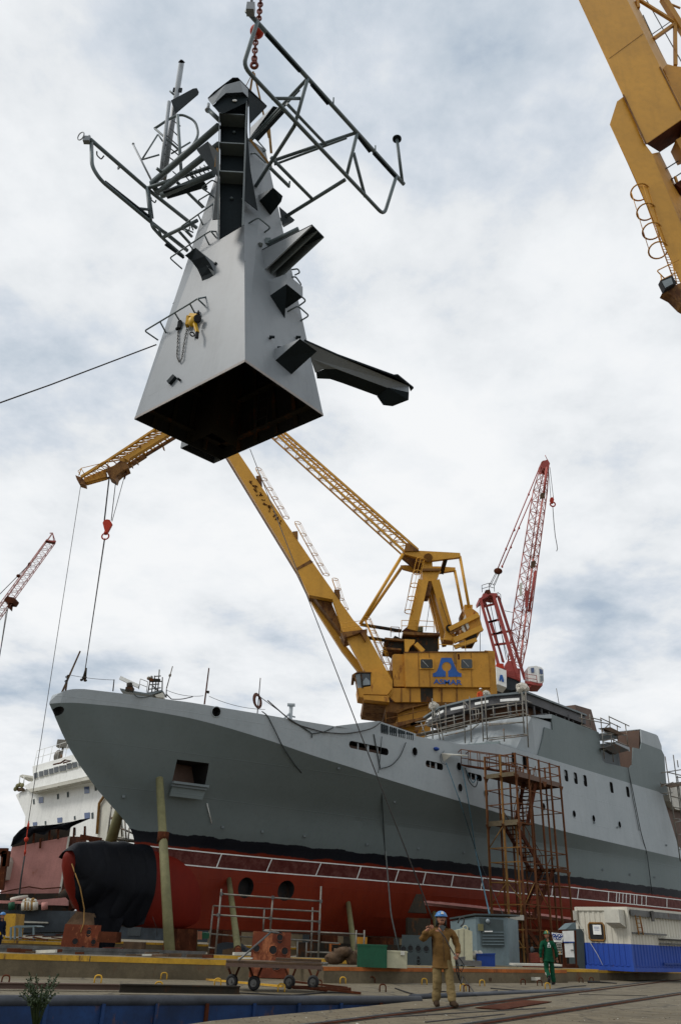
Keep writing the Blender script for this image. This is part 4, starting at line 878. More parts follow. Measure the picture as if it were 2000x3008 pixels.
m = MB(); q = [at(*K_(x, y), 84) for x, y in ((92, 472), (122, 445), (290, 405), (372, 374), (450, 355))]; m.path(q, .04, 5); m.tube(at(*K_(120, 445), 84), at(*K_(150, 500), 84), .04, 5); m.tube(at(*K_(290, 405), 84), at(*K_(240, 480), 84), .05, 5); m.tube(at(*K_(372, 374), 84), at(*K_(355, 425), 84), .05, 5); m.tube(at(*K_(122, 445), 84), at(*K_(100, 510), 84), .06, 5); m.tube(at(*K_(92, 472), 84), at(*K_(110, 500), 84), .04, 5)
m.path([at(*K_(x, y), 85) for x, y in ((160, 588), (290, 555), (440, 525), (530, 470))], .04, 5); part(m, 'jib_handrail', Yc, y1)
for a in ((615, 385), (565, 415), (850, 255), (640, 245)): slab(y1, 'lug', Yd, K_, 84.5, [(a[0], a[1]), (a[0]+14, a[1]-8), (a[0]+18, a[1]+18), (a[0]+6, a[1]+12)], .5)
for a, b, w_, Y in (((250, -60), (-110, -150), .7, 84.4), ((180, -30), (-110, -150), .6, 87), ((-110, -150), (-209, 34), .9, 84.6), ((-110, -150), (-209, 34), .6, 86.6), ((250, -60), (180, -30), .4, 85)): bar(y1, 'jib_heel', Yc, E_, a, b, w_, Y)
m = MB(); m.tube(at(*E_(-110, -150), 83.8), at(*E_(-110, -150), 87.6), .5, 16); part(m, 'boom_head_pin', Yd, y1)
# A-frame
slab(y1, 'rocker_beam', Yc, G_, 84.4, [(580, 122), (735, 118), (1100, 138), (1104, 172), (1090, 178), (850, 207), (760, 195), (600, 152)], .5)
slab(y1, 'rocker_beam', Yc, G_, 87.2, [(553, 252), (600, 250), (760, 262), (900, 262), (1057, 272), (1056, 302), (1040, 300), (905, 322), (700, 315), (575, 282)], .5)
slab(y1, 'truss_foot', Yd, G_, 84.2, [(598, 58), (640, 52), (725, 118), (590, 122)], 2.6)
bar(y1, 'rocker_strut', Yd, G_, (585, 140), (755, 282), 1.4, 84.8, 87, h=.5)
bar(y1, 'rocker_strut', So, G_, (972, 195), (935, 325), .35, 84.6, 87); bar(y1, 'rocker_strut', Yd, G_, (955, 195), (925, 300), .2, 84.6, 87)
slab(y1, 'kingpost', Yc, G_, 84.9, [(768, 188), (782, 165), (832, 165), (842, 188), (848, 280), (918, 300), (895, 355), (870, 398), (757, 398), (750, 290)], 2.2)
slab(y1, 'kingpost_band', Yd, G_, 84.6, [(752, 282), (918, 280), (915, 300), (755, 303)], 2.8)
slab(y1, 'sheave_housing', Yd, G_, 85.0, [(760, 398), (868, 398), (835, 470), (818, 532), (745, 532)], 1.8)
m = MB(); m.tube(at(*G_(806, 182), 84.9), at(*G_(806, 182), 84.3), .5, 16); part(m, 'pivot_pin', Yd, y1)
bar(y1, 'a_frame_leg', Yc, G_, (757, 405), (655, 862), 1.15, 85.2); bar(y1, 'a_frame_leg', Yc, G_, (868, 398), (1012, 930), .95, 85.2, 86)
bar(y1, 'a_frame_leg', Yc, G_, (825, 520), (915, 862), .7, 87.5); bar(y1, 'a_frame_leg', Yc, G_, (835, 470), (955, 1000), .45, 86.8)
bar(y1, 'a_frame_leg', Yd, G_, (862, 430), (1000, 820), .25, 86.5)
for a, b in (((745, 540), (742, 575)), ((710, 700), (705, 738))): bar(y1, 'leg_clamp', Yd, G_, (a[0]-40, a[1]), (a[0], a[1]+4), .25, 85)
cage(y1, G_, 84.2, [(735, 202), (705, 318), (680, 437), (655, 558), (628, 680)], 0.46, Yc, axis=(.05, .2, 1), fat=.05)
rod(y1, 'tie_rod', Yc, G_, (575, 150), (182, 795), .19, 84.5); rod(y1, 'tie_rod', Yc, G_, (560, 275), (225, 760), .19, 87.3)
rod(y1, 'tie_rod', Yc, G_, (1098, 170), (1182, 640), .17, 84.6); rod(y1, 'tie_rod', Yc, G_, (1050, 300), (1126, 680), .17, 87.4)
for a, b in (((660, 330), (590, 690)), ((828, 560), (782, 860)), ((870, 420), (1010, 850))): rod(y1, 'wire', M['rope'], G_, a, b, .03, 85)
# counterweight
cw = slab(y1, 'counterweight', M['yellow'], G_, 84.2, [(1140, 660), (1220, 655), (1268, 692), (1286, 750), (1306, 828), (1256, 918), (1250, 940), (1150, 940), (1112, 850), (1118, 770), (1150, 700)], 3.0)
slab(y1, 'counterweight_plate', M['whitedirty'], G_, 83.95, [(1150, 700), (1120, 770), (1112, 845), (1150, 880), (1185, 820), (1160, 760)], .2)
slab(y1, 'counterweight_top', Yc, G_, 85, [(1140, 614), (1216, 616), (1214, 656), (1140, 662)], 1.8)
slab(y1, 'counterweight_ear', Yd, G_, 86, [(1098, 712), (1112, 684), (1145, 672), (1140, 760), (1102, 770)], 1.0)
slab(y1, 'counterweight_keel', So, G_, 84.0, [(1160, 900), (1250, 880), (1256, 920), (1245, 942), (1160, 942)], 2.6)
for a, b, w_ in (((998, 845), (1268, 712), .5), ((1040, 948), (1300, 832), .6), ((1050, 1008), (1250, 938), .4), ((1000, 850), (1120, 790), .3), ((1010, 880), (1110, 830), .25), ((1030, 915), (1110, 845), .3), ((1130, 780), (1170, 880), .2)):
    bar(y1, 'lever_arm', Yc if w_ > .3 else Yd, G_, a, b, w_, 84 if w_ != .3 else 87)
slab(y1, 'a_frame_foot', Yc, G_, 84.3, [(968, 850), (1000, 822), (1045, 950), (950, 938)], 1.5)
m = MB(); m.tube(at(*G_(1003, 832), 84.3), at(*G_(1003, 832), 83.9), .42, 14); part(m, 'pivot_pin', So, y1)
# machinery deck
slab(y1, 'machinery_block', So, G_, 85.3, [(590, 940), (700, 880), (905, 880), (900, 1048), (560, 1048), (500, 1035), (440, 980), (460, 950), (500, 900)], 3.5)
slab(y1, 'deck_beam', Yd, G_, 84.6, [(575, 862), (915, 876), (915, 898), (690, 895), (575, 885)], 2.6)
slab(y1, 'deck_beam', Yd, G_, 84.8, [(408, 916), (590, 934), (590, 952), (410, 936)], 2.6); slab(y1, 'deck_beam', Yd, G_, 84.8, [(395, 1004), (560, 1020), (560, 1034), (398, 1024)], 2.6)
slab(y1, 'deck_column', Yc, G_, 84.5, [(588, 932), (685, 938), (682, 965), (640, 1002), (622, 1048), (595, 1048)], .6); bar(y1, 'deck_column', Yc, G_, (690, 978), (760, 1050), .5, 84.6)
slab(y1, 'winch_cabinet', M['olive'], G_, 85.6, [(683, 818), (760, 818), (760, 862), (683, 862)], 1)
slab(y1, 'deck_column', M['rust'], G_, 84.7, [(565, 858), (640, 795), (640, 860)], .4)
railing(y1, Yc, [at(*G_(562, 860), 84.2), at(*G_(700, 862), 84.2), at(*G_(860, 870), 84.2)], 1.25, .04)
railing(y1, Yd, [at(*G_(462, 912), 84.4), at(*G_(540, 916), 84.4)], 1.15, .04)
railing(y1, Yc, [at(*G_(905, 1030), 83.8), at(*G_(1040, 1038), 83.8), at(*G_(1150, 1040), 83.8)], 1.2, .045)
rod(y1, 'strut', So, G_, (185, 798), (560, 858), .2, 85); rod(y1, 'strut', So, G_, (240, 918), (420, 945), .2, 85)
# revolving house
hs = slab(y1, 'machinery_house', M['yellow'], G_, 84, [(585, 1052), (1357, 1048), (1375, 1376), (600, 1370)], 9)
slab(y1, 'house_roof_edge', Yd, G_, 83.93, [(583, 1048), (1357, 1043), (1357, 1054), (585, 1058)], 9.1)
slab(y1, 'house_end', M['yellow'], G_, 84.25, [(1358, 1046), (1326, 1036), (1418, 1042), (1440, 1442), (1378, 1442), (1375, 1376)], 8.5)
slab(y1, 'house_annex', M['yellow'], G_, 84.6, [(478, 1078), (500, 1070), (586, 1072), (600, 1368), (490, 1368), (478, 1200)], 5)
slab(y1, 'house_annex', Yd, G_, 84.9, [(380, 1222), (478, 1222), (488, 1385), (470, 1380)], 4)
for x in (715, 815, 1062, 1200): bar(y1, 'panel_seam', Yd, G_, (x, 1060), (x+8, 1372), .045, 83.98)
bar(y1, 'rust_run', M['rustyellow'], G_, (1048, 1062), (1058, 1160), .3, 83.96, h=.02); bar(y1, 'rust_run', M['rust'], G_, (1085, 1070), (1088, 1120), .2, 83.99, h=.02); 
for x0, x1 in ((725, 858), (1098, 1222)):
    wf = slab(y1, 'window', Yc, G_, 83.85, [(x0, 1110), (x1, 1110), (x1+2, 1208), (x0+2, 1208)], .1)
    m = MB(); m.prism([at(*G_(x, y), 83.8) for x, y in ((x0+16, 1118), (x1-18, 1118), (x1-12, 1128), (x1-10, 1192), (x1-20, 1200), (x0+20, 1200), (x0+12, 1190), (x0+12, 1128))], YA*.04); part(m, 'pane', M['glass'], wf)
    m = MB(); m.beam(at(*G_(x0+30, 1130), 83.77), at(*G_(x0+80, 1185), 83.77), .05, .02); part(m, 'cracked_wiper', M['white'], wf)
# the shipyard emblem and its name
m = MB(); arc = [(975+43*math.sin(R(a)), 1186-43*math.cos(R(a))*1.02) for a in range(165, -166, -15)]
lg = [(992, 1279), (990, 1228)] + arc + [(966, 1228), (968, 1279), (850, 1279), (850, 1247), (868, 1243), (886, 1228), (900, 1195), (928, 1105), (1020, 1105), (1060, 1200), (1075, 1228), (1092, 1243), (1112, 1247), (1112, 1279)]
m.prism([at(*G_(x, y), 83.95) for x, y in lg], YA*.03); part(m, 'emblem', M['label'], y1)
def text(body, p, h, mat, parent, name='lettering', wid=None, rot=(R(90), 0, 0), bold=.02):
    cu = bpy.data.curves.new(name, 'FONT'); cu.body = body; cu.size = 1; cu.extrude = .01; cu.offset = bold; cu.align_x = 'CENTER'; cu.align_y = 'CENTER'
    o = bpy.data.objects.new(name, cu); C.objects.link(o); dg = bpy.context.evaluated_depsgraph_get(); me = bpy.data.meshes.new_from_object(o.evaluated_get(dg)); bpy.data.objects.remove(o)
    xs = [v.co.x for v in me.vertices]; ys = [v.co.y for v in me.vertices]; sy = h/(max(ys)-min(ys)); sx = (wid/(max(xs)-min(xs))) if wid else sy
    Mr = Matrix.Rotation(rot[2], 3, 'Z') @ Matrix.Rotation(rot[1], 3, 'Y') @ Matrix.Rotation(rot[0], 3, 'X'); base = V((0, 0, 0)); q = parent
    while q is not None: base = base+q.location; q = q.parent
    cy = (max(ys)+min(ys))/2; cx = (max(xs)+min(xs))/2
    for v in me.vertices: v.co = Mr @ V(((v.co.x-cx)*sx, (v.co.y-cy)*sy, v.co.z)) + V(p) - base
    me.materials.clear(); me.materials.append(mat); t = bpy.data.objects.new(name, me); C.objects.link(t); t.parent = parent; return t
text('ASMAR', at(*G_(985, 1327), 83.93), 1.62*.32*1.08, M['label'], y1, wid=(at(*G_(1116, 1327), 84)-at(*G_(855, 1327), 84)).length) if False else None
text('ASMAR', at(*G_(985, 1327), 83.93), (at(*G_(985, 1305), 84)-at(*G_(985, 1350), 84)).length, M['label'], y1, wid=(at(*G_(1116, 1330), 84)-at(*G_(855, 1325), 84)).length)
# slewing base, cab
slab(y1, 'slewing_base', M['yellow'], G_, 84.4, [(438, 1384), (1440, 1384), (1440, 1445), (1250, 1480), (1060, 1512), (500, 1512), (430, 1445)], 8)
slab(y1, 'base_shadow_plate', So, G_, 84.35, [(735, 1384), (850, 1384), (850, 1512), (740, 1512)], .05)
for x in (560, 640, 930, 1070): bar(y1, 'base_rib', Yd, G_, (x, 1386), (x, 1510), .12, 84.35)
slab(y1, 'turntable', Yd, G_, 84.8, [(205, 1490), (440, 1512), (1000, 1512), (800, 1530), (600, 1580), (530, 1612), (415, 1602), (412, 1552), (215, 1528)], 7)
cb = slab(y1, 'driver_cab', M['yellow'], G_, 83.6, [(150, 1385), (280, 1365), (280, 1235), (385, 1230), (475, 1385), (430, 1445), (212, 1440), (212, 1472), (162, 1462)], 2.6)
slab(y1, 'cab_roof', Yd, G_, 83.5, [(105, 1262), (128, 1246), (165, 1228), (285, 1236), (285, 1242), (160, 1240), (135, 1254), (128, 1288), (104, 1290)], 2.8)
slab(y1, 'cab_window', M['glass'], G_, 83.7, [(193, 1243), (272, 1243), (276, 1355), (205, 1362)], 2.4); slab(y1, 'cab_window', M['glasslit'], G_, 83.8, [(136, 1258), (186, 1243), (197, 1382), (160, 1384)], 2.2)
bar(y1, 'cab_frame', So, G_, (188, 1240), (203, 1385), .14, 83.6); bar(y1, 'cab_frame', Yd, G_, (135, 1285), (165, 1460), .12, 83.5)
slab(y1, 'cab_window', M['glasslit'], G_, 83.66, [(205, 1325), (235, 1285), (270, 1320), (272, 1352), (207, 1358)], .02)
slab(y1, 'cab_floor', M['yellow'], G_, 83.5, [(210, 1448), (440, 1454), (450, 1512), (215, 1488)], 2.8)
# pedestal
slab(y1, 'pedestal', M['yellow'], G_, 85.5, [(600, 1580), (810, 1525), (830, 1530), (830, 1900), (525, 1900), (528, 1612)], 6)
slab(y1, 'balcony', Yd, G_, 84, [(415, 1724), (800, 1640), (830, 1645), (520, 1745)], 5)
railing(y1, Yd, [at(*G_(416, 1722), 84), at(*G_(525, 1700), 84), at(*G_(810, 1635), 84)], 1.25, .04)
for sx in (-5.5, 5.5):
    for sy in (-5, 5):
        base = V((y1.location.x+.3+sx, 88.5+sy, 0)); tp = V((y1.location.x+.3+sx*.45, 88.5+sy*.45, 17.5)); m = MB(); m.beam(base, tp, 1.3, 1.3, up=YA); part(m, 'portal_leg', M['yellow'], y1)
for pts in (((300, 1788), (740, 1700)), ((740, 1700), (690, 1790)), ((700, 1700), (640, 1720))): bar(y1, 'pedestal_brace', Yd, G_, pts[0], pts[1], .4, 84.5)

# --- hook block and load line of that crane
hb = thing('hook_block', 'red triangular hook block hanging from the yellow jib ropes', 'hook', at(*K_(350, 960), 84.9))
slab(hb, 'cheek', M['orange'], K_, 84.7, [(313, 936), (326, 912), (352, 905), (378, 910), (398, 942), (354, 1021), (333, 1016)], .35)
slab(hb, 'sheave', M['rust'], K_, 85.1, [(340, 930), (372, 916), (400, 946), (362, 1018)], .3)
m = MB(); m.tube(at(*K_(342, 1018), 84.9), at(*K_(340, 1040), 84.9), .22, 8); m.ring(at(*K_(338, 1058), 84.9), V((0, 1, 0)), .4, .09, 6); part(m, 'hook', M['orange'], hb)
def line(name, label, Z, a, b, r, Y, Y2=None, cat='rope', mat='rope', sag=0, group=None):
    p, q = at(*Z(*a), Y), at(*Z(*b), Y if Y2 is None else Y2); pts = [p.lerp(q, i/12)-UP*(sag*4*(i/12)*(1-i/12)) for i in range(13)] if sag else [p, q]
    return cable(name, label, cat, pts, r, M[mat], group)
line('hoist_rope', 'paired steel rope running from jib sheaves to the red hook block', K_, (372, 535), (329, 920), .085, 84.9)
line('hoist_rope', 'second fall of rope reaching the hook block from the jib', K_, (437, 515), (391, 915), .05, 84.9)
line('hoist_rope', 'slanting dead end rope tied by a shackle under the jib', K_, (525, 462), (398, 925), .04, 84.9)
m = MB(); links(m, at(*K_(533, 455), 84.9), at(*K_(510, 540), 84.9), .14, .35, .05); tag(m.build('shackle_chain', M['rust']), 'short dark chain and shackle under the yellow jib', 'chain')
line('pendant_rope', 'long doubled sling rope dangling below the red hook block', K_, (335, 1075), (152, 2290), .05, 84.9); line('pendant_rope', 'thin second leg of the long dangling sling rope', K_, (326, 1090), (165, 2200), .035, 84.9)
m = MB(); p = at(*K_(152, 2318), 84.9); m.tube(p+UP*.9, p, .1, 8, r2=.2); m.ball(p-UP*.15, (.26, .22, .24), 10, 8); m.ball(p-UP*.4+V((-.25, 0, 0)), (.18, .15, .14), 8, 6); m.ball(p-UP*.45+V((.15, 0, 0)), (.2, .15, .14), 8, 6); tag(m.build('rope_end_fitting', M['soot']), 'dark swivel fitting at the end of the dangling sling', 'fitting')
line('hoist_rope', 'thin rope falling from the jib nose down past the white ship', K_, (118, 590), (-385, 3830), .035, 84.9)
line('luffing_cable', 'long dark cable slanting down in front of the grey hull', lambda x, y: (x, y), (735, 1320), (1270, 2700), .032, 60, 42)

# --- red lattice crane behind the bridge
r1 = thing('lattice_crane', 'red lattice boom crane with white driver cab behind the wheelhouse', 'crane', V((30, 121, 0)))
Rd, Rf = M['red'], M['redfaded']; YR = 120.
hp = lambda x, y, Y=YR: at(*H_(x, y), Y)
m = MB()
prof = [((345, 1990), (405, 2010), (455, 2010), (470, 2060)), ((375, 1720), (440, 1800), (480, 1800), (520, 1830)), ((400, 1520), (475, 1540), (510, 1560), (562, 1520)), ((482, 1010), (548, 1050), (575, 1060), (627, 1020)), ((575, 440), (630, 440), (668, 460), (703, 450)), ((652, 185), (680, 225), (695, 225), (716, 215))]
lays = []
for j, row in enumerate(prof): lays.append([hp(row[0][0], row[0][1], 119.2), hp(row[1][0], row[1][1], 121.2), hp(row[3][0], row[3][1], 119.8), hp(row[2][0], row[2][1], 118.4)])
for a, b in zip(lays, lays[1:]):
    n = max(2, round((b[0]-a[0]).length/2.1))
    for k in range(4): m.tube(a[k], b[k], .095 if k != 3 else .15, 6)
    for i in range(n):
        for k in range(4):
            p, q = a[k].lerp(b[k], i/n), a[(k+1) % 4].lerp(b[(k+1) % 4], (i+1)/n); p2, q2 = a[k].lerp(b[k], (i+1)/n), a[(k+1) % 4].lerp(b[(k+1) % 4], i/n)
            m.tube(p, q, .045, 4); m.tube(p2, q2, .045, 4); m.tube(a[k].lerp(b[k], i/n), a[(k+1) % 4].lerp(b[(k+1) % 4], i/n), .05, 4)
part(m, 'lattice_boom', Rf, r1)
slab(r1, 'boom_head', Rd, H_, 118.6, [(648, 178), (662, 165), (690, 160), (705, 150), (728, 190), (712, 240), (690, 222), (665, 235), (645, 200)], 2.2); rod(r1, 'boom_head_pin', Rd, H_, (700, 150), (683, 115), .06, 119)
for (x, y, w, h) in ((640, 462, 44, 50), (556, 1082, 44, 60), (505, 1350, 28, 150), (455, 1280, 22, 120)): slab(r1, 'boom_panel', M['wood'] if w > 30 else (Rd if w > 25 else M['whitedirty']), H_, 118.1, [(x, y), (x+w, y-6), (x+w-6, y+h-8), (x-4, y+h)], .15)
rod(r1, 'drive_rod', Rd, H_, (595, 1170), (535, 1540), .2, 118.4); rod(r1, 'drive_rod', Rd, H_, (700, 240), (672, 460), .18, 118.4)
gl = [((95, 1430), (255, 2015), .42, 118.4), ((120, 1400), (305, 2005), .3, 121), ((210, 1390), (445, 2170), .5, 118.4), ((255, 1400), (500, 2160), .4, 121)]
for a, b, w_, Y in gl: bar(r1, 'gantry_leg', Rd, H_, a, b, w_*.95, Y)
for a, b in (((110, 1500), (245, 1465)), ((165, 1640), (290, 1605)), ((175, 1755), (375, 1715)), ((215, 1845), (375, 1825)), ((160, 1640), (240, 1620)), ((185, 1650), (250, 1850)), ((225, 1750), (300, 1720)), ((120, 1500), (160, 1400)), ((165, 1400), (235, 1450))): bar(r1, 'gantry_brace', Rd, H_, a, b, .3, 119.5)
slab(r1, 'gantry_head', Rd, H_, 118.2, [(82, 1418), (118, 1405), (118, 1375), (180, 1370), (245, 1372), (250, 1400), (205, 1395), (180, 1390), (110, 1432), (86, 1450)], 3)
slab(r1, 'gantry_sheave', M['rust'], H_, 118, [(140, 1345), (178, 1338), (190, 1365), (160, 1375)], 1.5)
railing(r1, M['rope'], [hp(110, 1365), hp(175, 1345), hp(222, 1358)], 1.2, .05); railing(r1, M['rope'], [hp(255, 1440), hp(282, 1460)], 1.4, .05)
for a, b in (((170, 1400), (290, 2000)), ((200, 1400), (350, 1990)), ((230, 1420), (330, 1980)), ((90, 1460), (92, 1900)), ((315, 1533), (395, 1550))): rod(r1, 'wire', M['rope'], H_, a, b, .05, 119.8)
rod(r1, 'pendant', Rd, H_, (648, 190), (252, 1150), .09, 119.5); rod(r1, 'pendant', Rd, H_, (562, 500), (290, 1135), .09, 121)
for x, y in ((534, 472), (403, 797), (328, 970), (446, 778), (372, 953), (292, 1130)): m = MB(); m.ball(hp(x, y, 119.4), (.17, .17, .26), 8, 6); part(m, 'pendant_link', Rd, r1)
m = MB(); m.ball(hp(255, 1172, 119.5), (.7, .4, .55), 14, 8); part(m, 'floating_sheave', M['rust'], r1)
for a, b in (((235, 1185), (172, 1305)), ((245, 1190), (182, 1310)), ((262, 1195), (212, 1300)), ((268, 1195), (225, 1300))): rod(r1, 'luffing_rope', M['steel'], H_, a, b, .05, 119.5)
rod(r1, 'hoist_wire', M['rope'], H_, (726, 225), (758, 500), .045, 119); rod(r1, 'hoist_wire', M['rope'], H_, (714, 240), (735, 505), .045, 119)
slab(r1, 'machinery_house', M['darkblock'], H_, 118.5, [(250, 2205), (335, 2080), (460, 2180), (480, 2230), (380, 2260), (310, 2240)], 5)
slab(r1, 'house_front', Rd, H_, 118.3, [(310, 2055), (340, 1990), (375, 1990), (395, 2050), (455, 2060), (462, 2175), (335, 2130)], 4); slab(r1, 'motor', M['orange'], H_, 117.8, [(245, 2010), (305, 2015), (308, 2060), (240, 2045)], 1)
wb = slab(r1, 'ballast_box', M['white'], H_, 117.2, [(235, 2040), (330, 2078), (333, 2232), (247, 2200)], 3); slab(r1, 'emblem', M['label'], H_, 117.1, [(275, 2115), (295, 2118), (308, 2165), (308, 2182), (290, 2178), (288, 2160), (280, 2160), (280, 2175), (264, 2168), (266, 2155)], .05)
railing(r1, Rd, [hp(335, 2150, 117.8), hp(450, 2185, 117.8)], 1.3, .05)
slab(r1, 'pedestal', M['darkblock'], H_, 119.5, [(350, 2240), (440, 2230), (440, 2700), (350, 2700)], 3)
cbx = slab(r1, 'driver_cab', M['white'], H_, 118, [(530, 2042), (600, 2034), (625, 2048), (630, 2192), (540, 2172)], 3); slab(r1, 'driver_cab_side', M['white'], H_, 118.3, [(600, 2034), (648, 2048), (668, 2068), (672, 2180), (640, 2196), (628, 2190), (624, 2048)], 2.5)
slab(r1, 'cab_window', M['glassblue'], H_, 117.9, [(553, 2055), (580, 2050), (585, 2095), (558, 2098)], .08); slab(r1, 'cab_window', M['glassblue'], H_, 118.2, [(632, 2060), (660, 2070), (664, 2110), (636, 2108)], .08); slab(r1, 'cab_window', M['glasslit'], H_, 118.2, [(640, 2125), (664, 2122), (668, 2170), (642, 2180)], .08)
slab(r1, 'cab_platform', Rd, H_, 117.6, [(510, 2172), (628, 2196), (660, 2190), (660, 2215), (600, 2214), (515, 2195)], 3.4); railing(r1, Rd, [hp(500, 2180, 117.5), hp(610, 2196, 117.5)], 1.2, .05)
bar(r1, 'cab_strut', Rd, H_, (560, 2205), (510, 2250), .3, 118)
hk2 = thing('small_hook_block', 'small red hook block with trailing sling on the red crane', 'hook', hp(745, 525, 119))
slab(hk2, 'cheek', M['orange'], H_, 118.8, [(732, 502), (758, 496), (765, 520), (758, 548), (740, 548), (730, 522)], .5); m = MB(); m.ring(hp(752, 562, 119), V((0, 1, 0)), .42, .12, 6, a0=-200, a1=80); part(m, 'hook', M['orange'], hk2)
m = MB(); m.path([hp(752, 578, 119), hp(762, 720, 119), hp(775, 850, 119), hp(790, 930, 119), hp(795, 970, 119), hp(787, 990, 119)], .06, 5); part(m, 'trailing_sling', M['rope'], hk2)

# --- distant red crane at the edge
r2 = thing('lattice_crane', 'distant thin red lattice boom crossing the sky alone', 'crane', V((-80, 131, 0)))
ip = lambda x, y, Y=130.: at(*I_(x, y), Y)
m = MB(); ch = [(ip(705, 250), ip(-420, 1850)), (ip(840, 285), ip(-290, 1850)), (ip(830, 262, 132), ip(-310, 1820, 132)), (ip(712, 225, 132), ip(-440, 1800, 132))]
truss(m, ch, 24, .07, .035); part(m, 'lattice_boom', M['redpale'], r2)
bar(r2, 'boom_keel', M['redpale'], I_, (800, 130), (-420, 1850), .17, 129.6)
m = MB(); tip = ip(798, 132); [m.tube(tip, ip(x, y), .07, 5) for x, y in ((705, 250), (840, 262), (820, 290))]; m.tube(ip(755, 135), ip(800, 132), .1, 5); m.tube(ip(765, 170), ip(800, 140), .1, 5); part(m, 'boom_point', Rd, r2)
bar(r2, 'end_frame', Rd, I_, (695, 255), (845, 262), .3, 129.5); bar(r2, 'end_frame', M['rust'], I_, (695, 262), (830, 290), .3, 129.5)
slab(r2, 'trolley', M['rust'], I_, 129.3, [(70, 1130), (120, 1070), (145, 1090), (235, 1115), (230, 1135), (195, 1185), (140, 1180), (130, 1250), (118, 1245), (125, 1180), (70, 1150)], 2)
rod(r2, 'pendant', M['steel'], I_, (440, 610), (-200, 1260), .07, 130); m = MB(); m.ball(ip(282, 778), (.35, .35, .3), 8, 6); part(m, 'pendant_link', M['rust'], r2); m = MB(); m.ball(ip(450, 606), (.3, .3, .4), 8, 6); part(m, 'pendant_anchor', M['rust'], r2)
rod(r2, 'hoist_wire', M['steel'], I_, (125, 1260), (0, 1990), .08, 130); rod(r2, 'hoist_wire', M['steel'], I_, (105, 1270), (-8, 2050), .06, 130)
m = MB(); m.beam(ip(-360, 1850), V((ip(-360, 1850).x, 131, 0)), 1.6, 1.6, up=YA); part(m, 'tower', Rd, r2)

# --- yellow box crane close on the near quay
y2 = thing('box_crane', 'close yellow box girder crane leg cut by the picture corner', 'crane', V((22, 31, 0)))
YQ = 30.
slab(y2, 'upper_girder', M['yellowclean'], J_, YQ, [(-240, -780), (130, -780), (475, 0), (715, 490), (900, 850), (612, 1048), (445, 690), (125, 0)], .06)
m = MB(); side_ = [(130, -780), (475, 0), (715, 490), (900, 850)]; far_ = [(175, -790), (527, -5), (765, 466), (950, 830)]
for i in range(3): m.add([at(*J_(*side_[i]), YQ), at(*J_(*side_[i+1]), YQ), at(*J_(*far_[i+1]), YQ+2.0), at(*J_(*far_[i]), YQ+2.0)], [(0, 1, 2, 3)])
m.add([at(*J_(-240, -780), YQ), at(*J_(612, 1048), YQ), at(*J_(712, 1108), YQ+2), at(*J_(-170, -780), YQ+2)], [(0, 1, 2, 3)]); part(m, 'girder_side', M['yellowclean'], y2)
m = MB(); m.add([at(*J_(612, 1048), YQ), at(*J_(900, 840), YQ), at(*J_(900, 985), YQ+1.6), at(*J_(712, 1110), YQ+1.6)], [(0, 1, 2, 3)]); m.prism([at(*J_(740, 985), YQ+.72), at(*J_(800, 945), YQ+.72), at(*J_(835, 958), YQ+.95), at(*J_(775, 1000), YQ+.95)], V((.02, -.03, -.03))); part(m, 'girder_end_plate', M['rust'], y2)
slab(y2, 'lower_leg', M['yellowclean'], J_, YQ+.08, [(446, 705), (400, 740), (349, 902), (570, 1380), (865, 2060), (1100, 2600), (1250, 2500), (869, 1645), (655, 1120), (600, 1045)], .06)
m = MB(); a_ = [(655, 1120), (869, 1645), (1250, 2500)]; b_ = [(710, 1108), (930, 1560), (1330, 2440)]
for i in range(2): m.add([at(*J_(*a_[i]), YQ+.1), at(*J_(*a_[i+1]), YQ+.1), at(*J_(*b_[i+1]), YQ+1.6), at(*J_(*b_[i]), YQ+1.6)], [(0, 1, 2, 3)])
m.add([at(*J_(349, 902), YQ+.1), at(*J_(1100, 2600), YQ+.1), at(*J_(1140, 2590), YQ+1.6), at(*J_(400, 905), YQ+1.6)], [(0, 1, 2, 3)]); part(m, 'leg_side', M['yellow'], y2)
slab(y2, 'second_arm', M['yellow'], J_, YQ+.25, [(737, 497), (768, 468), (822, 482), (900, 490), (1100, 760), (1400, 1500), (1300, 1560), (870, 800)], 1.2)
slab(y2, 'second_arm', M['yellow'], J_, YQ+.6, [(829, 1020), (880, 990), (930, 1100), (880, 1120)], .8)
bar(y2, 'seam', M['yellowdark'], J_, (445, 690), (612, 1052), .09, YQ-.03, h=.04); bar(y2, 'seam', M['yellowdark'], J_, (712, 488), (869, 800), .08, YQ-.03, h=.04); bar(y2, 'seam', M['yellowdark'], J_, (345, 425), (590, 245), .02, YQ-.01, h=.02)
for a, b, w_ in (((545, -10), (830, 168), .18), ((735, -10), (1000, 420), .38), ((822, 180), (826, 480), .2), ((665, 285), (835, 165), .2), ((545, 0), (555, 60), .2), ((720, 0), (860, 60), .1)): bar(y2, 'lattice_member', M['yellow'], J_, a, b, w_, YQ+1.6)
for a, b in (((615, 0), (869, 450)), ((590, 110), (745, 450)), ((655, 250), (815, 140)), ((745, 0), (869, 190))): rod(y2, 'wire', M['steel'], J_, a, b, .03, YQ+1.8)
for a, b in (((765, 1225), (900, 1140)), ((800, 1305), (900, 1240)), ((700, 1262), (765, 1225)), ((740, 1340), (800, 1305))): rod(y2, 'walkway_wire', M['rope'], J_, a, b, .035, YQ+1.2)
bar(y2, 'walkway', M['rust'], J_, (835, 1395), (950, 1320), .6, YQ+1.4); m = MB(); m.path(bend([at(*J_(x, y), YQ+1.2) for x, y in ((800, 1300), (800, 1340), (825, 1362), (832, 1345))], .1), .04, 6); part(m, 'walkway_rail', M['rust'], y2); bar(y2, 'walkway_post', M['yellow'], J_, (822, 1290), (850, 1370), .12, YQ+1.2)
m = MB()
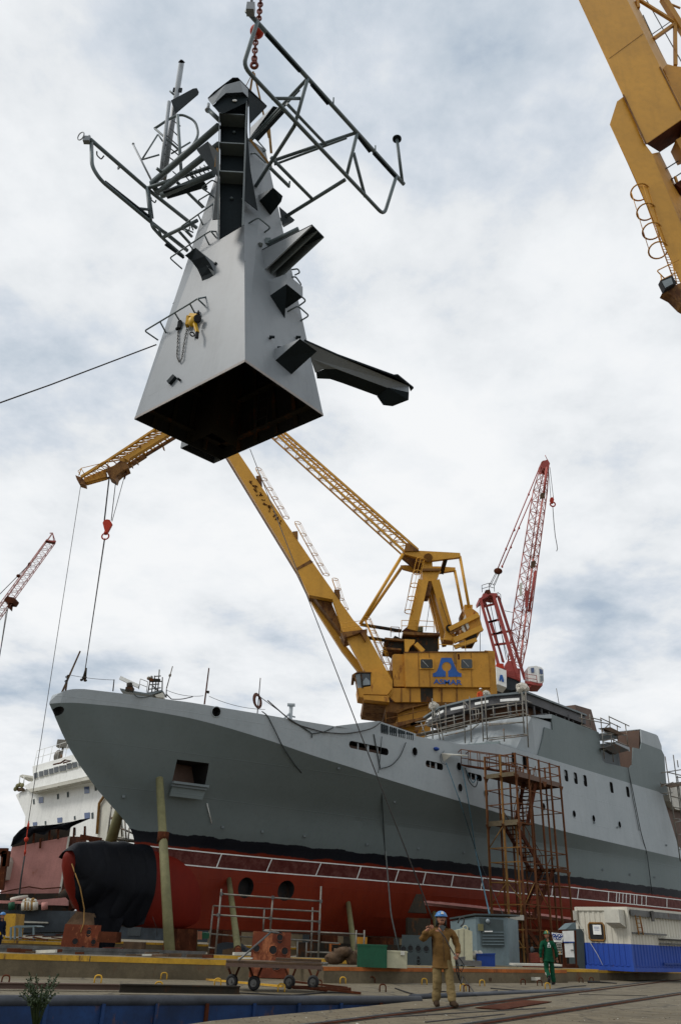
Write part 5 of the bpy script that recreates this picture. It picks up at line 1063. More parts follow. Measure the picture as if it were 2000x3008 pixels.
hq = [(567, 1402, .50), (612, 1545, .55), (655, 1685, .6), (700, 1825, .66)]
ps = [at(*J_(x, y), YQ+.4) for x, y, r in hq]
for p, (x, y, r) in zip(ps, hq): m.ring(p, V((.12, .3, 1)), .47, .045, 6)
for dx, dy in ((-.47, 0), (0, -.47), (.3, -.35)): m.path([p+V((dx, dy, 0)) for p in ps], .02, 5)
part(m, 'ladder_cage', M['yellow'], y2)
m = MB(); l0, l1 = at(*J_(590, 1420), YQ+.5), at(*J_(830, 2090), YQ+.5); off = V((.38, 0, 0)); m.tube(l0, l1, .035, 6); m.tube(l0+off, l1+off*.9, .035, 6)
for i in range(36): m.tube(l0.lerp(l1, i/36), l0.lerp(l1, i/36)+off, .018, 5)
part(m, 'ladder', M['yellow'], y2)
slab(y2, 'lower_platform', M['yellowdark'], J_, YQ-.2, [(737, 2122), (900, 2045), (1000, 2200), (1000, 2300), (870, 2225), (800, 2155)], .5)
m = MB(); m.path(bend([at(*J_(x, y), YQ-.1) for x, y in ((850, 1895), (690, 1975), (745, 2030))], .1), .03, 6); m.path(bend([at(*J_(x, y), YQ-.1) for x, y in ((760, 2120), (712, 2048), (840, 1985))], .1), .03, 6); m.tube(at(*J_(718, 2000), YQ-.1), at(*J_(735, 2120), YQ-.1), .03, 6); m.tube(at(*J_(805, 1920), YQ-.1), at(*J_(835, 2070), YQ-.1), .03, 6); part(m, 'platform_rail', M['yellow'], y2)
fl = slab(y2, 'floodlight', M['black'], J_, YQ-.5, [(715, 2045), (800, 2008), (835, 2062), (748, 2112)], .3); m = MB(); m.prism([at(*J_(x, y), YQ-.54) for x, y in ((728, 2052), (795, 2025), (808, 2068), (752, 2098))], YA*.03); part(m, 'lens', M['glasslit'], fl)
m = MB(); p = at(*J_(1180, 2560), YQ+1); m.beam(p, V((p.x+3, 31, 0)), 1.8, 1.6, up=YA); part(m, 'tower_leg', M['yellow'], y2)
# ------------------------------------------------------------------ ground, dock beams
def ground_material(name, base, alt, dark, wet=.9):
    m, nt, ns, lk, bs = nodes(name)
    a = noise(nt, .6, 9, .68); b = noise(nt, 2.2, 8, .7); c_ = noise(nt, 14, 5, .6); d = noise(nt, 40, 3, .6)
    col = mixc(nt, ramp(nt, a, .35, .65), base, alt); col = mixc(nt, ramp(nt, b, .45, .75, 0, .7), col, dark); col = mixc(nt, ramp(nt, c_, .55, .75, 0, .5), col, tuple(x*1.7 for x in base)); col = mixc(nt, ramp(nt, d, .55, .7, 0, .5), col, tuple(x*.5 for x in base))
    v = N(nt, 'ShaderNodeTexVoronoi', feature='DISTANCE_TO_EDGE'); v.inputs['Scale'].default_value = .33; mp = mapped(nt, (1, 1, 1)); wv = N(nt, 'ShaderNodeVectorMath', operation='ADD'); lk.new(mp, wv.inputs[0]); nn_ = N(nt, 'ShaderNodeTexNoise'); nn_.inputs['Scale'].default_value = 1.4; lk.new(mp, nn_.inputs['Vector']); lk.new(nn_.outputs['Color'], wv.inputs[1]); lk.new(wv.outputs[0], v.inputs['Vector'])
    col = mixc(nt, ramp(nt, v.outputs['Distance'], 0, .022, .8, 0), col, tuple(x*.3 for x in dark))
    lk.new(col, bs.inputs['Base Color']); lk.new(ramp(nt, b, .3, .7, .6, .95), bs.inputs['Roughness'])
    bump(nt, bs, math2(nt, 'ADD', math2(nt, 'MULTIPLY', c_, .6), math2(nt, 'MULTIPLY', b, 1.5)), .5, .03); return m
M['ground'] = ground_material('quay_concrete', (.170, .136, .078), (.098, .076, .040), (.046, .036, .020))
M['apron'] = ground_material('dock_apron_concrete', (.165, .138, .088), (.118, .096, .056), (.055, .044, .026))
M['bluewall'] = paint('blue_steel_wall', (.006, .033, .115), .6, .35, rust=.34, rustcol=(.10, .05, .03), scale=1.6, dirt=.5)
M['pipe'] = paint('grey_blue_pipe', (.055, .062, .075), .5, .3, rust=.1, scale=2.5, dirt=.5)
W0 = onz(-900, 2945.5); W1 = onz(1232, 2939.5); EA = onz(1000, 2964); EB = onz(629, 2998); EC = onz(330, 3040); ED = EC+(EC-EB)*6
Wd = (W1-W0).normalized(); W00 = W1-Wd*60
m = MB()
far = [V((-3000, W00.y, 0)), W00, W1, V((3000, W1.y, 0)), V((3000, 5000, 0)), V((-3000, 5000, 0))]
m.poly([far[0], far[1], far[2], far[3], far[4], far[5]])
m.cur = 1
m.poly([W1, EA, EB, EC, ED, V((ED.x, -200, 0)), V((3000, -200, 0)), V((3000, W1.y, 0))])
m.poly([V((-3000, W00.y, 0)), W00, ED, V((ED.x, -200, 0)), V((-3000, -200, 0))])
m.cur = 1
for a, b in ((W1, EA), (EA, EB), (EB, EC), (EC, ED)): m.poly([a, b, b-UP*2.2, a-UP*2.2])
m.poly([W00-UP*2.2, W1-UP*2.2, EA-UP*2.2, EB-UP*2.2, EC-UP*2.2, ED-UP*2.2]); m.poly([W00, ED, ED-UP*2.2, W00-UP*2.2])
tag(m.build('ground', [M['apron'], M['ground']]), kind='structure')
wall = thing('drain_wall', 'blue painted steel wall of the drain channel below the long pipe', 'wall', (W1.x-6, W1.y-3, -2.2))
m = MB(); nrm = V((Wd.y, -Wd.x, 0)); m.prism([W00+nrm*.06-UP*2.2, W1+nrm*.06-UP*2.2, W1+nrm*.06-UP*.02, W00+nrm*.06-UP*.02], -nrm*.055); part(m, 'sheet', M['bluewall'], wall)
for i in range(26): m = MB(); p = W1-Wd*(1.2+i*1.1)+nrm*.09; m.beam(p-UP*2.2, p-UP*.03, .07, .07, up=Wd); part(m, 'stiffener', M['bluewall'] if i % 4 else M['rust'], wall)
def lay_pipe(p, q, r, label, mat='pipe', name='pipe'):
    m = MB(); m.path([p, p.lerp(q, .3), p.lerp(q, .6), q], r, 14); return tag(m.build(name, M[mat]), label, 'pipe')
lay_pipe(W00+UP*.07+nrm*.02, W1+UP*.01+nrm*.02, .095, 'long grey pipe lying along the drain channel edge')
lay_pipe(onz(1205, 2936)+UP*.05, onz(1730, 2908)+UP*.01, .06, 'smaller bluish pipe lying past the tan worker')
m = MB(); m.path(bend([onz(-60, 2990)-UP*.35, onz(236, 2990)-UP*.35, onz(262, 3030)-UP*.5], .2), .03, 8); m.path([onz(-60, 2998)-UP*.35, onz(230, 2999)-UP*.35], .02, 6); m.tube(onz(40, 2976)-UP*.25, onz(43, 3010)-UP*.5, .03); tag(m.build('channel_rail', M['rustyellow']), 'thin yellow green pipe rail down in the drain channel', 'rail')
# crane rails sunk in the quay
rt = [((1180, 2976), (2080, 2862)), ((1150, 2985), (2080, 2868)), ((1330, 3015), (2050, 2908)), ((1390, 3014), (2080, 2909))]
labs = ['far crane rail crossing the quay behind the tan worker', 'second crane rail just beside the far one', 'near crane rail with a dark groove across the quay', 'closest crane rail edge in the front concrete']
for i, (a, b) in enumerate(rt):
    p, q = onz(*a), onz(*b); d = (q-p); d.z = 0; p = p-d*2.5; q = q+d*6
    m = MB(); m.beam(p+UP*.004, q+UP*.004, .16, .012); g = thing('crane_rail', labs[i], 'rail', p, 'crane rails in the quay'); part(m, 'groove', M['soot'], g)
    m = MB(); m.beam(p+UP*.01, q+UP*.01, .06, .03); part(m, 'rail_head', M['rust'] if i % 2 else M['steel'], g)
for a, b, lab in (((960, 3000), (1600, 2962), 'dark joint strip crossing the front concrete'), ((1250, 3004), (1480, 2980), 'short angle iron set in the front concrete'), ((1700, 2922), (1900, 2926), 'thin joint between the rail slabs'), ((1180, 2968), (1560, 2945), 'worn kerb strip beside the crane rails')):
    m = MB(); m.beam(onz(*a)+UP*.006, onz(*b)+UP*.006, .05, .02); tag(m.build('joint_strip', M['rope']), lab, 'strip')
m = MB(); m.prism([onz(x, y)+UP*.012 for x, y in ((1395, 2963), (1480, 2968), (1620, 2945), (1540, 2940))], UP*.012); tag(m.build('steel_plate', M['rust']), 'flat rusty plate on the quay between the rails', 'plate')
# raised dock beams with painted steel edges
def dockbeam(a, b, w, h, label, edge='yedge', cap='apron', eh=.13, parts=1, slot=True):
    d = (b-a); d.z = 0; L = d.length; d.normalize(); nb = V((-d.y, d.x, 0)); nb = nb if nb.y > 0 else -nb
    g = thing('dock_beam', label, 'beam', (a+b)/2, 'raised dock beams')
    m = MB(); m.prism([a, b, b+UP*h, a+UP*h], nb*w); part(m, 'concrete_body', M['conc'], g)
    n = max(1, int(L/4.5))
    for i in range(n):
        p, q = a.lerp(b, i/n), a.lerp(b, (i+1)/n)-d*.03; m = MB(); m.prism([p+UP*(h-eh)-nb*.015, q+UP*(h-eh)-nb*.015, q+UP*(h+.012)-nb*.015, p+UP*(h+.012)-nb*.015], nb*.09); part(m, 'painted_edge', M[edge], g)
    m = MB(); m.prism([a+UP*(h+.002)+nb*.078, b+UP*(h+.002)+nb*.078, b+UP*(h+.002)+nb*w, a+UP*(h+.002)+nb*w], UP*.012); part(m, 'top_slab', M[cap], g)
    return g
HB = .55
o1 = onz(0, 2866); o2 = onz(730, 2882); d12 = (o2-o1)
dockbeam(o1-d12*3, o2, 1.4, HB*.98, 'long yellow edged dock beam nearest the left pavement')
dockbeam(onz(950, 2888), onz(1667, 2887), 1.8, HB*.8, 'orange railed dock beam behind the tan worker', 'oedge', eh=.1)
s1_, s2_ = onz(1690, 2880), onz(2000, 2878); dockbeam(s1_, s2_+(s2_-s1_)*4, 6.5, .38, 'yellow edged dock beam carrying the blue and white container', eh=.09)
q1, q2 = V((-13, 32.3, 0)), V((2.2, 37.5, 0)); dd = q2-q1; dockbeam(q1-dd*2, q2, 1.2, .52, 'second yellow dock beam behind the first one', eh=.14)
q1, q2 = V((2.5, 33.4, 0)), V((12, 40.3, 0)); dockbeam(q1, q2, 1.0, .45, 'yellow edged beam in front of the grey hut', eh=.1)
q1, q2 = V((-30, 62, 0)), V((6, 78, 0)); dockbeam(q1, q2, 2.0, .5, 'far dock beam beyond the ship keel')
q1, q2 = V((-40, 44.5, 0)), V((-12, 51, 0)); dockbeam(q1, q2, 1.6, .55, 'far yellow beam left of the ship bow', eh=.12)
m = MB(); a, b = V((-13, 30.9, 0)), V((-4.3, 33.9, 0)); m.beam(a-(b-a)*2+UP*.62, b+UP*.62, .12, .1); m.beam(a-(b-a)*2+UP*.5, b+UP*.5, .06, .24); tag(m.build('steel_rail', M['steel']), 'grey slotted steel rail lying behind the first dock beam', 'rail')
# lashing hoops on the apron
hoops = [(15, 2890, 1), (147, 2868, 0), (287, 2888, 0), (465, 2910, 0), (481, 2878, 0), (639, 2897, 0), (826, 2914, 0), (790, 2874, 0), (936, 2900, 1), (1007, 2890, 0), (1124, 2914, 1), (1093, 2888, 1), (1246, 2893, 0), (1416, 2897, 0), (1360, 2912, 0), (1370, 2914, 1), (1585, 2896, 1), (1608, 2906, 0), (1706, 2887, 1), (1737, 2886, 1), (1536, 2893, 1)]
wher = ['at the far left edge of the apron', 'against the long yellow beam, second from the left', 'near the dark beam slot', 'just in front of the long beam end', 'close against the long beam face', 'just ahead of the handcart', 'in front of the trolley wheels', 'behind the trolley near the beam end', 'beside the back wheel of the cart', 'in front of the green box slab', 'in front of the pale box slab', 'against the slab beneath the pale box', 'just left of the tan worker', 'right of the tan worker near the slab', 'by the end of the dragged hose', 'beside the dragged hose end', 'under the raised boot of the green worker', 'in front of the green worker standing boot', 'in front of the container slab', 'beside the dark strap near the container', 'left of the green worker on the apron']
for i, (x, y, dk) in enumerate(hoops):
    p = onz(x, y); m = MB(); w_ = .085; m.path(bend([p+V((-w_, 0, -.02)), p+V((-w_, 0, .18)), p+V((w_, .03, .18)), p+V((w_, .03, -.02))], .085, 6), .019, 8)
    tag(m.build('lashing_hoop', M['rust'] if dk else M['yedge']), ('rusty' if dk else 'yellow')+' steel lashing hoop '+wher[i], 'hoop', 'lashing hoops in the dock apron')
# steel bars lying about
m = MB(); a, b = onz(-300, 2905)+UP*.1, onz(512, 2915)+UP*.1
for z_, w_ in ((-.06, .22), (.04, .22)): m.beam(a+UP*z_, b+UP*z_, .16, .02)
m.beam(a-UP*.01, b-UP*.01, .02, .1); tag(m.build('steel_beam', M['primer']), 'long brown steel beam lying beside the drain pipe', 'beam')
m = MB(); a, b = onz(350, 2921)+UP*.05, onz(702, 2926)+UP*.05
for z_ in (0, .14): m.beam(a+UP*z_, b+UP*z_, .16, .025)
m.beam(a+UP*.07, b+UP*.07, .025, .14); tag(m.build('steel_beam', M['soot']), 'shorter dark steel beam just behind the drain pipe', 'beam')
for i, (a, b, lab) in enumerate((((853, 2903), (1030, 2909), 'top rusty bar of the loose bundle by the cart'), ((858, 2908), (960, 2915), 'middle rusty bar of the loose bundle by the cart'), ((862, 2914), (1028, 2912), 'lower rusty bar of the loose bundle by the cart'), ((935, 2918), (1060, 2923), 'separate thin rusty rod in front of the bundle'), ((850, 2898), (1020, 2906), 'back rusty bar of the loose bundle by the cart'))):
    m = MB(); m.beam(onz(*a)+UP*(.05+.02*i), onz(*b)+UP*.04, .09, .05); tag(m.build('rusty_bar', M['rust']), lab, 'bar', 'loose rusty bars by the cart')
m = MB(); m.beam(onz(608, 2882)+UP*.04, onz(830, 2902)+UP*.04, .08, .05); tag(m.build('timber_batten', M['yedge']), 'yellow painted batten lying under the cart', 'timber')
m = MB(); m.path([onz(1725, 2888)+UP*.05, onz(1760, 2890)+UP*.06, onz(1810, 2890)+UP*.02], .05, 6, r2=.02); tag(m.build('dark_strap', M['black']), 'dark strap lying on the pavement before the container', 'strap')
m = MB(); m.path([onz(1812, 2872)+UP*(.04+.12*math.sin(i)) + V((.25*math.cos(i*1.3), .2*math.sin(i*1.7), 0)) for i in range(14)], .03, 6); tag(m.build('hose_coil', M['black']), 'tangled dark hose heap in front of the container slab', 'hose')

# ------------------------------------------------------------------ trolley
tro = thing('flat_trolley', 'long flat workshop trolley with rubber wheels on the apron', 'trolley', onz(790, 2900))
w1_, w2_, w3_, w4_ = onz(680, 2905), onz(745, 2911), onz(849, 2906), onz(919, 2906)
ax = (w4_-w2_).normalized(); dk0, dk1 = w1_+V((-.5, .1, .62)), onz(947, 2905)+V((.1, .1, .62))
tc_ = (w1_+w2_+w3_+w4_)/4
m = MB(); cs = [at(665, 2850, w1_.y+.3), at(662, 2850, w1_.y-1.0), at(946, 2856, w1_.y-.6), at(940, 2853, w1_.y+.7)]; zt = tc_.z+.62
cs = [V((c.x, c.y, zt)) for c in cs]; m.prism(cs, UP*.05); part(m, 'deck', M['wood'], tro)
m = MB(); 
for a, b in ((cs[1], cs[2]), (cs[0], cs[3])): m.beam(a-UP*.045, b-UP*.045, .06, .08)
for f in (.02, .5, .98): m.beam(cs[0].lerp(cs[3], f)-UP*.07, cs[1].lerp(cs[2], f)-UP*.07, .07, .12)
part(m, 'deck_frame', M['primer'], tro)
for wv_ in (w1_, w2_, w3_, w4_):
    m = MB(); c = wv_+UP*.172; sd = V((.35, .94, 0)); m.ring(c, sd, .12, .052, 8, seg=22); wh = part(m, 'wheel', M['black'], tro)
    m = MB(); m.tube(c-sd*.05, c+sd*.05, .09, 12); m.tube(c-sd*.08, c+sd*.08, .03, 8); part(m, 'rim', M['steel'], wh)
    m = MB(); m.beam(c+sd*.08, V((wv_.x-.16, wv_.y+.1, zt-.1)), .05, .05); m.beam(c+sd*.08, V((wv_.x+.16, wv_.y+.1, zt-.1)), .05, .05); part(m, 'wheel_fork', M['rust'], tro)
m = MB(); h0 = cs[1]+V((.2, .3, -.02)); h1 = at(796, 2738, w1_.y+.2); m.tube(h0, h1, .026, 8); m.tube(h1+V((-.2, 0, .02)), h1+V((.22, 0, -.02)), .026, 8); part(m, 'pull_handle', M['steel'], tro)
m = MB(); m.beam(cs[2].lerp(cs[3], .5)+V((-1.2, 0, .1)), cs[2].lerp(cs[3], .5)+V((0, 0, .1)), .5, .06); tag(m.build('loose_plank', M['wood']), 'loose plank resting on the end of the trolley deck', 'plank')
for k_, (x0, y0, x1, y1, r_) in enumerate(((852, 2834, 960, 2839, .055), (850, 2829, 956, 2833, .055), (855, 2839, 968, 2842, .05), (856, 2825, 962, 2831, .045))):
    m = MB(); m.tube(at(x0, y0, 30.2), at(x1, y1, 30.6), r_, 8); tag(m.build('scaffold_pipe', M['scaf']), ['lowest grey pipe of the stack behind the trolley', 'middle grey pipe of the stack behind the trolley', 'outer grey pipe of the stack behind the trolley', 'topmost grey pipe of the stack behind the trolley'][k_], 'pipe', 'stacked grey pipes')

# ------------------------------------------------------------------ keel blocks and shores
def block(c, w, d, h, mat, label, holes=(), rz=0, name='keel_block', side=None):
    g = thing(name, label, 'block', c); Mr = Matrix.Rotation(rz, 3, 'Z'); m = MB(); b = .03
    P3 = lambda x, y, z: V(c)+Mr @ V((x, y, z))
    m.add([P3(-w/2, -d/2, 0), P3(w/2, -d/2, 0), P3(w/2, d/2, 0), P3(-w/2, d/2, 0), P3(-w*.47, -d*.45, h), P3(w*.47, -d*.45, h), P3(w*.47, d*.45, h), P3(-w*.47, d*.45, h)], [(3, 2, 1, 0), (4, 5, 6, 7), (0, 1, 5, 4), (1, 2, 6, 5), (2, 3, 7, 6), (3, 0, 4, 7)])
    part(m, 'body', mat, g)
    for x, z, rx, rz_ in holes:
        m = MB(); f = z/h; p = P3(x*w, -d/2+d*.05*f, z); ya = Mr @ V((0, -1, 0)); n = 16; xa = Mr @ V((1, 0, 0))
        m.prism([p+xa*(rx*math.cos(2*math.pi*i/n))+UP*(rz_*math.sin(2*math.pi*i/n))-ya*.12 for i in range(n)], ya*.135); part(m, 'lightening_hole', M['black'], g)
        m = MB(); m.ring(p+ya*.012, ya, rx, .018, 5, seg=18); part(m, 'hole_rim', mat, g)
    return g
orr = paint('orange_rust_block', (.16, .035, .012), .8, .25, rust=.5, rustcol=(.34, .12, .05), scale=1.6)
bpos = at(232, 2805, 43.5); bpos.z = .0
block(V((bpos.x, 43.5, .0)), 1.75, 1.4, 1.42, orr, 'orange rusty keel block with round holes under the bow bulb', [(-.14, .72, .14, .14), (.17, 1.12, .12, .2), (.08, .34, .13, .2), (.33, .72, .12, .16)], rz=R(14))
m = MB(); q_ = V((bpos.x, 43.5, 1.42)); m.add([q_+V((-.7, -.5, 0)), q_+V((.75, -.3, 0)), q_+V((.75, .5, 0)), q_+V((-.7, .5, 0)), q_+V((-.35, -.35, .55)), q_+V((.45, -.2, .5)), q_+V((.45, .3, .5)), q_+V((-.35, .3, .55))], [(3, 2, 1, 0), (4, 5, 6, 7), (0, 1, 5, 4), (1, 2, 6, 5), (2, 3, 7, 6), (3, 0, 4, 7)]); tag(m.build('timber_packing', M['wood']), 'sloping timber packing on the orange keel block', 'timber')
c2 = at(790, 2862, 31.2); block(V((c2.x, 31.6, .02)), 1.36, 1.2, 1.36, orr, 'big rusty steel block with holes behind the trolley', [(-.36, .85, .12, .14), (.05, .82, .14, .15), (.2, 1.2, .11, .17), (.34, .8, .12, .14), (.17, .35, .13, .14)], rz=R(3))
c3 = at(1215, 2838, 49); block(V((c3.x, 47.5, 0)), 1.6, 1.5, 1.55, M['slate'], 'grey keel block with dark holes beside the tan worker', [(-.42, .9, .14, .18), (-.2, .95, .14, .18), (.05, .95, .14, .18), (.3, .95, .14, .18), (.05, .38, .09, .24)], rz=R(-5))
m = MB(); m.box((c3.x+.1, 47.6, 1.95), (1.2, 1.1, .8)); m.prism([V((c3.x-.4, 47.3, 2.6)), V((c3.x+.55, 47.3, 2.6)), V((c3.x+.3, 47.4, 3.5)), V((c3.x+.05, 47.4, 3.5))], V((0, .8, 0))); tag(m.build('cradle_packing', M['soot']), 'tapered packing between the grey keel block and the hull', 'packing')
rk = [(-13.0, 45.8), (-7.4, 47.6), (-5.2, 48.6), (0, 53.5), (3.5, 56.6), (8, 61)]
for i, (x, y) in enumerate(rk[1:]): block(V((x, y, 0)), 1.3, 1.2, 1.42, M['rust'], ['dark rusty keel block just aft of the covered bulb', 'rusty keel block second behind the bulb', 'rusty keel block below the forward hull', 'rusty keel block seen through the low scaffold', 'rusty keel block deep in shadow amidships'][i], rz=R(44))
for i, (x, y, w_, h_, mt) in enumerate(((322, 2760, .85, .42, 'rust'), (325, 2790, .85, .55, 'chain'), (380, 2775, .9, .8, 'wood'), (400, 2812, 3.2, .28, 'rust'))):
    p = at(x, y, 41); block(V((p.x, 41+i*.6, max(0, .0 if i != 0 else .75))), w_, 1, h_, M[mt], ['upper brown crate stacked beside the bow', 'lower red crate stacked beside the bow', 'rusty bracket box between shore and bow', 'low brown steel skid at the foot of the long shore'][i], name='steel_crate')
def shore(foot, top, r, label, foot_mat=None):
    g = thing('shore_pole', label, 'pole', foot); m = MB(); f, t_ = V(foot), V(top); a = f.lerp(t_, .16 if foot_mat else 0); m.tube(a, t_, r, 14, r2=r*.8); part(m, 'pole', M['olive'], g)
    if foot_mat: m = MB(); m.tube(f, a, r*.95, 14); part(m, 'rusty_foot', M['rust'], g, 'rust orange lower end')
    m = MB(); m.box(f+UP*.05, (r*4, r*4, .1)); part(m, 'foot_plate', M['rust'], g)
    return g
def grounded(x, y, Y): p = at(x, y, Y); p.z = 0; return p
shA = shore(at(500, 2812, 40.5)*1, at(469, 2287, 44.2), .24, 'tall green shore pole propping the flared bow'); 
m = MB(); p = V(shA.location).lerp(at(469, 2287, 44.2), .63); m.tube(p-UP*.25, p+UP*.25, .28, 12); part(m, 'clamp_band', M['rust'], shA)
shore(grounded(706, 2830, 41.5), at(671, 2568, 50), .17, 'green shore pole with rusty foot standing forward of the thruster tunnels', True)
shore(grounded(1048, 2812, 47), at(1016, 2602, 56), .17, 'grey green shore pole between low scaffold and grey block')
shore(grounded(1300, 2700, 51.0), at(1264, 2625, 60.5), .2, 'short shore pole showing above the blue helmet')
shore(at(322, 2490, 52), at(354, 2375, 50), .35, 'thick green shore pole behind the bow'); shore(grounded(545, 2800, 55), grounded(552, 2740, 55)+UP*1.6, .3, 'stubby dark prop below the keel behind the tall pole')
shore(grounded(569, 2800, 57), grounded(569, 2740, 57)+UP*1.9, .25, 'short grey green pillar beyond the keel'); 
# boxes on the slab
def openbox(c, w, d, h, mat, label, name='storage_box', extra=None):
    g = thing(name, label, 'box', c); m = MB(); c = V(c); t_ = .04
    m.box(c+UP*h/2-V((0, d/2, 0)), (w, t_, h)); m.box(c+UP*h/2+V((0, d/2, 0)), (w, t_, h)); m.box(c+UP*h/2-V((w/2, 0, 0)), (t_, d-.05, h-.004)); m.box(c+UP*h/2+V((w/2, 0, 0)), (t_, d-.05, h-.004)); m.box(c+UP*.03, (w-.05, d-.05, .04)); part(m, 'body', mat, g)
    m = MB(); m.box(c+UP*(h+.02), (w+.06, d+.06, .05)); part(m, 'lid', mat, g); return g
gx = at(1092, 2850, 30.8); openbox(V((gx.x, 30.9, .455)), .92, .8, .62, M['green'], 'green steel box standing on the orange edged slab')
gx = at(1162, 2847, 30.9); g_ = openbox(V((gx.x, 31.2, .455)), .72, .7, .46, M['cream'], 'pale cream box beside the green box'); m = MB(); m.box(V((gx.x+.22, 30.8, .9)), (.14, .08, .12)); part(m, 'latch', M['whitedirty'], g_)
m = MB(); p = at(1012, 2828, 33.0); p.z = .5
for i in range(5): m.ball(p+V((.22*i-.4, .1*math.sin(i*2), .12+.12*(i % 3))), (.3-.03*i, .25, .2+.05*(i % 2)), 12, 8)
m.v = [q_+V((random.uniform(-1, 1), random.uniform(-1, 1), random.uniform(-1, 1)*.7))*.045-UP*max(0, q_.z-.95)*.5 for q_ in m.v]; tag(m.build('canvas_sack', M['wood']), 'slumped brown canvas bundle left of the green box', 'sack')

# ------------------------------------------------------------------ grey hut, cabinet, bin, bench
HY = 44.0
hut = thing('site_hut', 'grey blue steel hut with slatted shutter under the stair tower', 'hut', V((9, HY+1, 0)))
def hp_(x, y, Y=HY): return at(x, y, Y)
ca, cb_, cc_, cd = hp_(1396, 2693), hp_(1490, 2696), hp_(1496, 2843), hp_(1403, 2843); lt, lb = at(1322, 2706, HY+1.6), at(1330, 2843, HY+1.6)
m = MB(); m.prism([ca, cb_, cc_, cd], V((.02, .06, 0))); m.add([lt, ca, cd, lb, lt+V((.04, .04, 0)), ca+V((.04, .06, 0)), cd+V((.04, .06, 0)), lb+V((.04, .04, 0))], [(0, 1, 2, 3), (7, 6, 5, 4)]); m.prism([cb_, cc_, cc_+V((.9, 1.9, 0)), cb_+V((.9, 1.9, -.05))], V((-.05, .02, 0))); m.prism([lt, lb, lb+V((.9, 1.8, 0)), lt+V((.9, 1.8, 0))], V((.05, 0, 0))); part(m, 'wall', M['blueteal'], hut)
m = MB(); m.prism([hp_(1394, 2688, HY-.15), hp_(1494, 2690, HY-.15), hp_(1494, 2690, HY-.15)+V((1, 2.2, .05)), lt+V((1, 2, .1)), lt+V((-.05, -.1, .08))], UP*.07); part(m, 'roof', M['slate'], hut)
sh_ = slab(hut, 'shutter', M['slate'], lambda x, y: (x, y), HY-.12, [(1410, 2697), (1477, 2702), (1481, 2781), (1414, 2781)], .06)
for i in range(5): m = MB(); y = 2738+i*9; m.beam(hp_(1416, y, HY-.14), hp_(1480, y+.5, HY-.14), .03, .03); part(m, 'slat', M['blueteal'], sh_)
slab(hut, 'notice', M['white'], lambda x, y: (x, y), HY-.03, [(1466, 2703), (1477, 2703), (1477, 2719), (1466, 2719)], .02)
for k_ in range(4): slab(hut, 'notice_print', M['rope'], lambda x, y: (x, y), HY-.04, [(1468+(k_ % 2)*4.5, 2705+(k_//2)*7), (1471+(k_ % 2)*4.5, 2705+(k_//2)*7), (1471+(k_ % 2)*4.5, 2710+(k_//2)*7), (1468+(k_ % 2)*4.5, 2710+(k_//2)*7)], .01)
bar(hut, 'lamp_tube', M['white'], lambda x, y: (x, y), (1422, 2736), (1446, 2736), .05, HY-.18)
m = MB(); m.ball(hp_(1432, 2706, HY-.2), .11, 12, 8); part(m, 'bulkhead_lamp', M['glasslit'], hut); m = MB(); m.box(hp_(1411, 2724, HY-.15), (.25, .1, .3)); part(m, 'socket_box', M['olive'], hut)
slab(hut, 'side_panel', M['slate'], lambda x, y: (x, y), HY+.4, [(1370, 2725), (1390, 2724), (1394, 2785), (1375, 2785)], .02)
m = MB(); m.path(bend([at(1344, 2712, HY-.5), at(1350, 2696, HY-.5), at(1362, 2694, HY-.5), at(1362, 2712, HY-.5), at(1352, 2722, HY-.5)], .2), .035, 6); part(m, 'cable_loop', M['rope'], hut)
CY = 40.5
cab_ = thing('switch_cabinet', 'cream steel electrical cabinet with two doors', 'cabinet', at(1355, 2840, CY))
slab(cab_, 'body', M['cream'], lambda x, y: (x, y), CY, [(1322, 2734), (1346, 2731), (1364, 2727), (1386, 2736), (1388, 2822), (1350, 2826), (1326, 2846), (1322, 2846)], .9)
slab(cab_, 'door_gap', M['rope'], lambda x, y: (x, y), CY-.01, [(1345.5, 2732), (1346.5, 2732), (1348, 2842), (1347, 2842)], .02); slab(cab_, 'door_gap', M['rope'], lambda x, y: (x, y), CY-.01, [(1361, 2730), (1362, 2730), (1363, 2824), (1362, 2824)], .02)
m = MB(); m.ring(at(1366, 2727, CY+.1), V((0, 1, 0)), .1, .025, 6); part(m, 'lifting_eye', M['cream'], cab_); m = MB(); m.tube(at(1347, 2782, CY-.05), at(1348, 2796, CY-.05), .02); part(m, 'handle', M['steel'], cab_)
bn = thing('plastic_bin', 'blue plastic crate in front of the grey hut', 'crate', at(1426, 2846, 41)); slab(bn, 'tub', M['bluebin'], lambda x, y: (x, y), 41, [(1399, 2804), (1453, 2803), (1454, 2846), (1402, 2846)], .7); m = MB(); m.beam(at(1398, 2803, 40.97), at(1454, 2802, 40.97), .06, .05); part(m, 'rim', M['bluebin'], bn)
m = MB(); p = at(1398, 2808, 41.3)
for i in range(5): m.ball(p+V((-.1+.07*i, .02*i, .1*math.sin(i*2.1))), (.14, .12, .14), 8, 6)
tag(m.build('plastic_sheet_bundle', M['wrap']), 'crumpled clear plastic bundle beside the blue crate', 'bundle')
vi = thing('bench_vice', 'grey steel bench vice and mounting behind the tan worker', 'vice', at(1370, 2850, 36)); slab(vi, 'jaw', M['steel'], lambda x, y: (x, y), 36, [(1352, 2812), (1366, 2810), (1366, 2821), (1414, 2823), (1414, 2838), (1366, 2836), (1340, 2832), (1340, 2822)], .35); slab(vi, 'foot', M['soot'], lambda x, y: (x, y), 36.1, [(1374, 2838), (1394, 2838), (1396, 2848), (1372, 2850)], .3); slab(vi, 'clamp_plate', M['blueteal'], lambda x, y: (x, y), 36.2, [(1350, 2836), (1358, 2834), (1368, 2846), (1360, 2856), (1348, 2850)], .1)
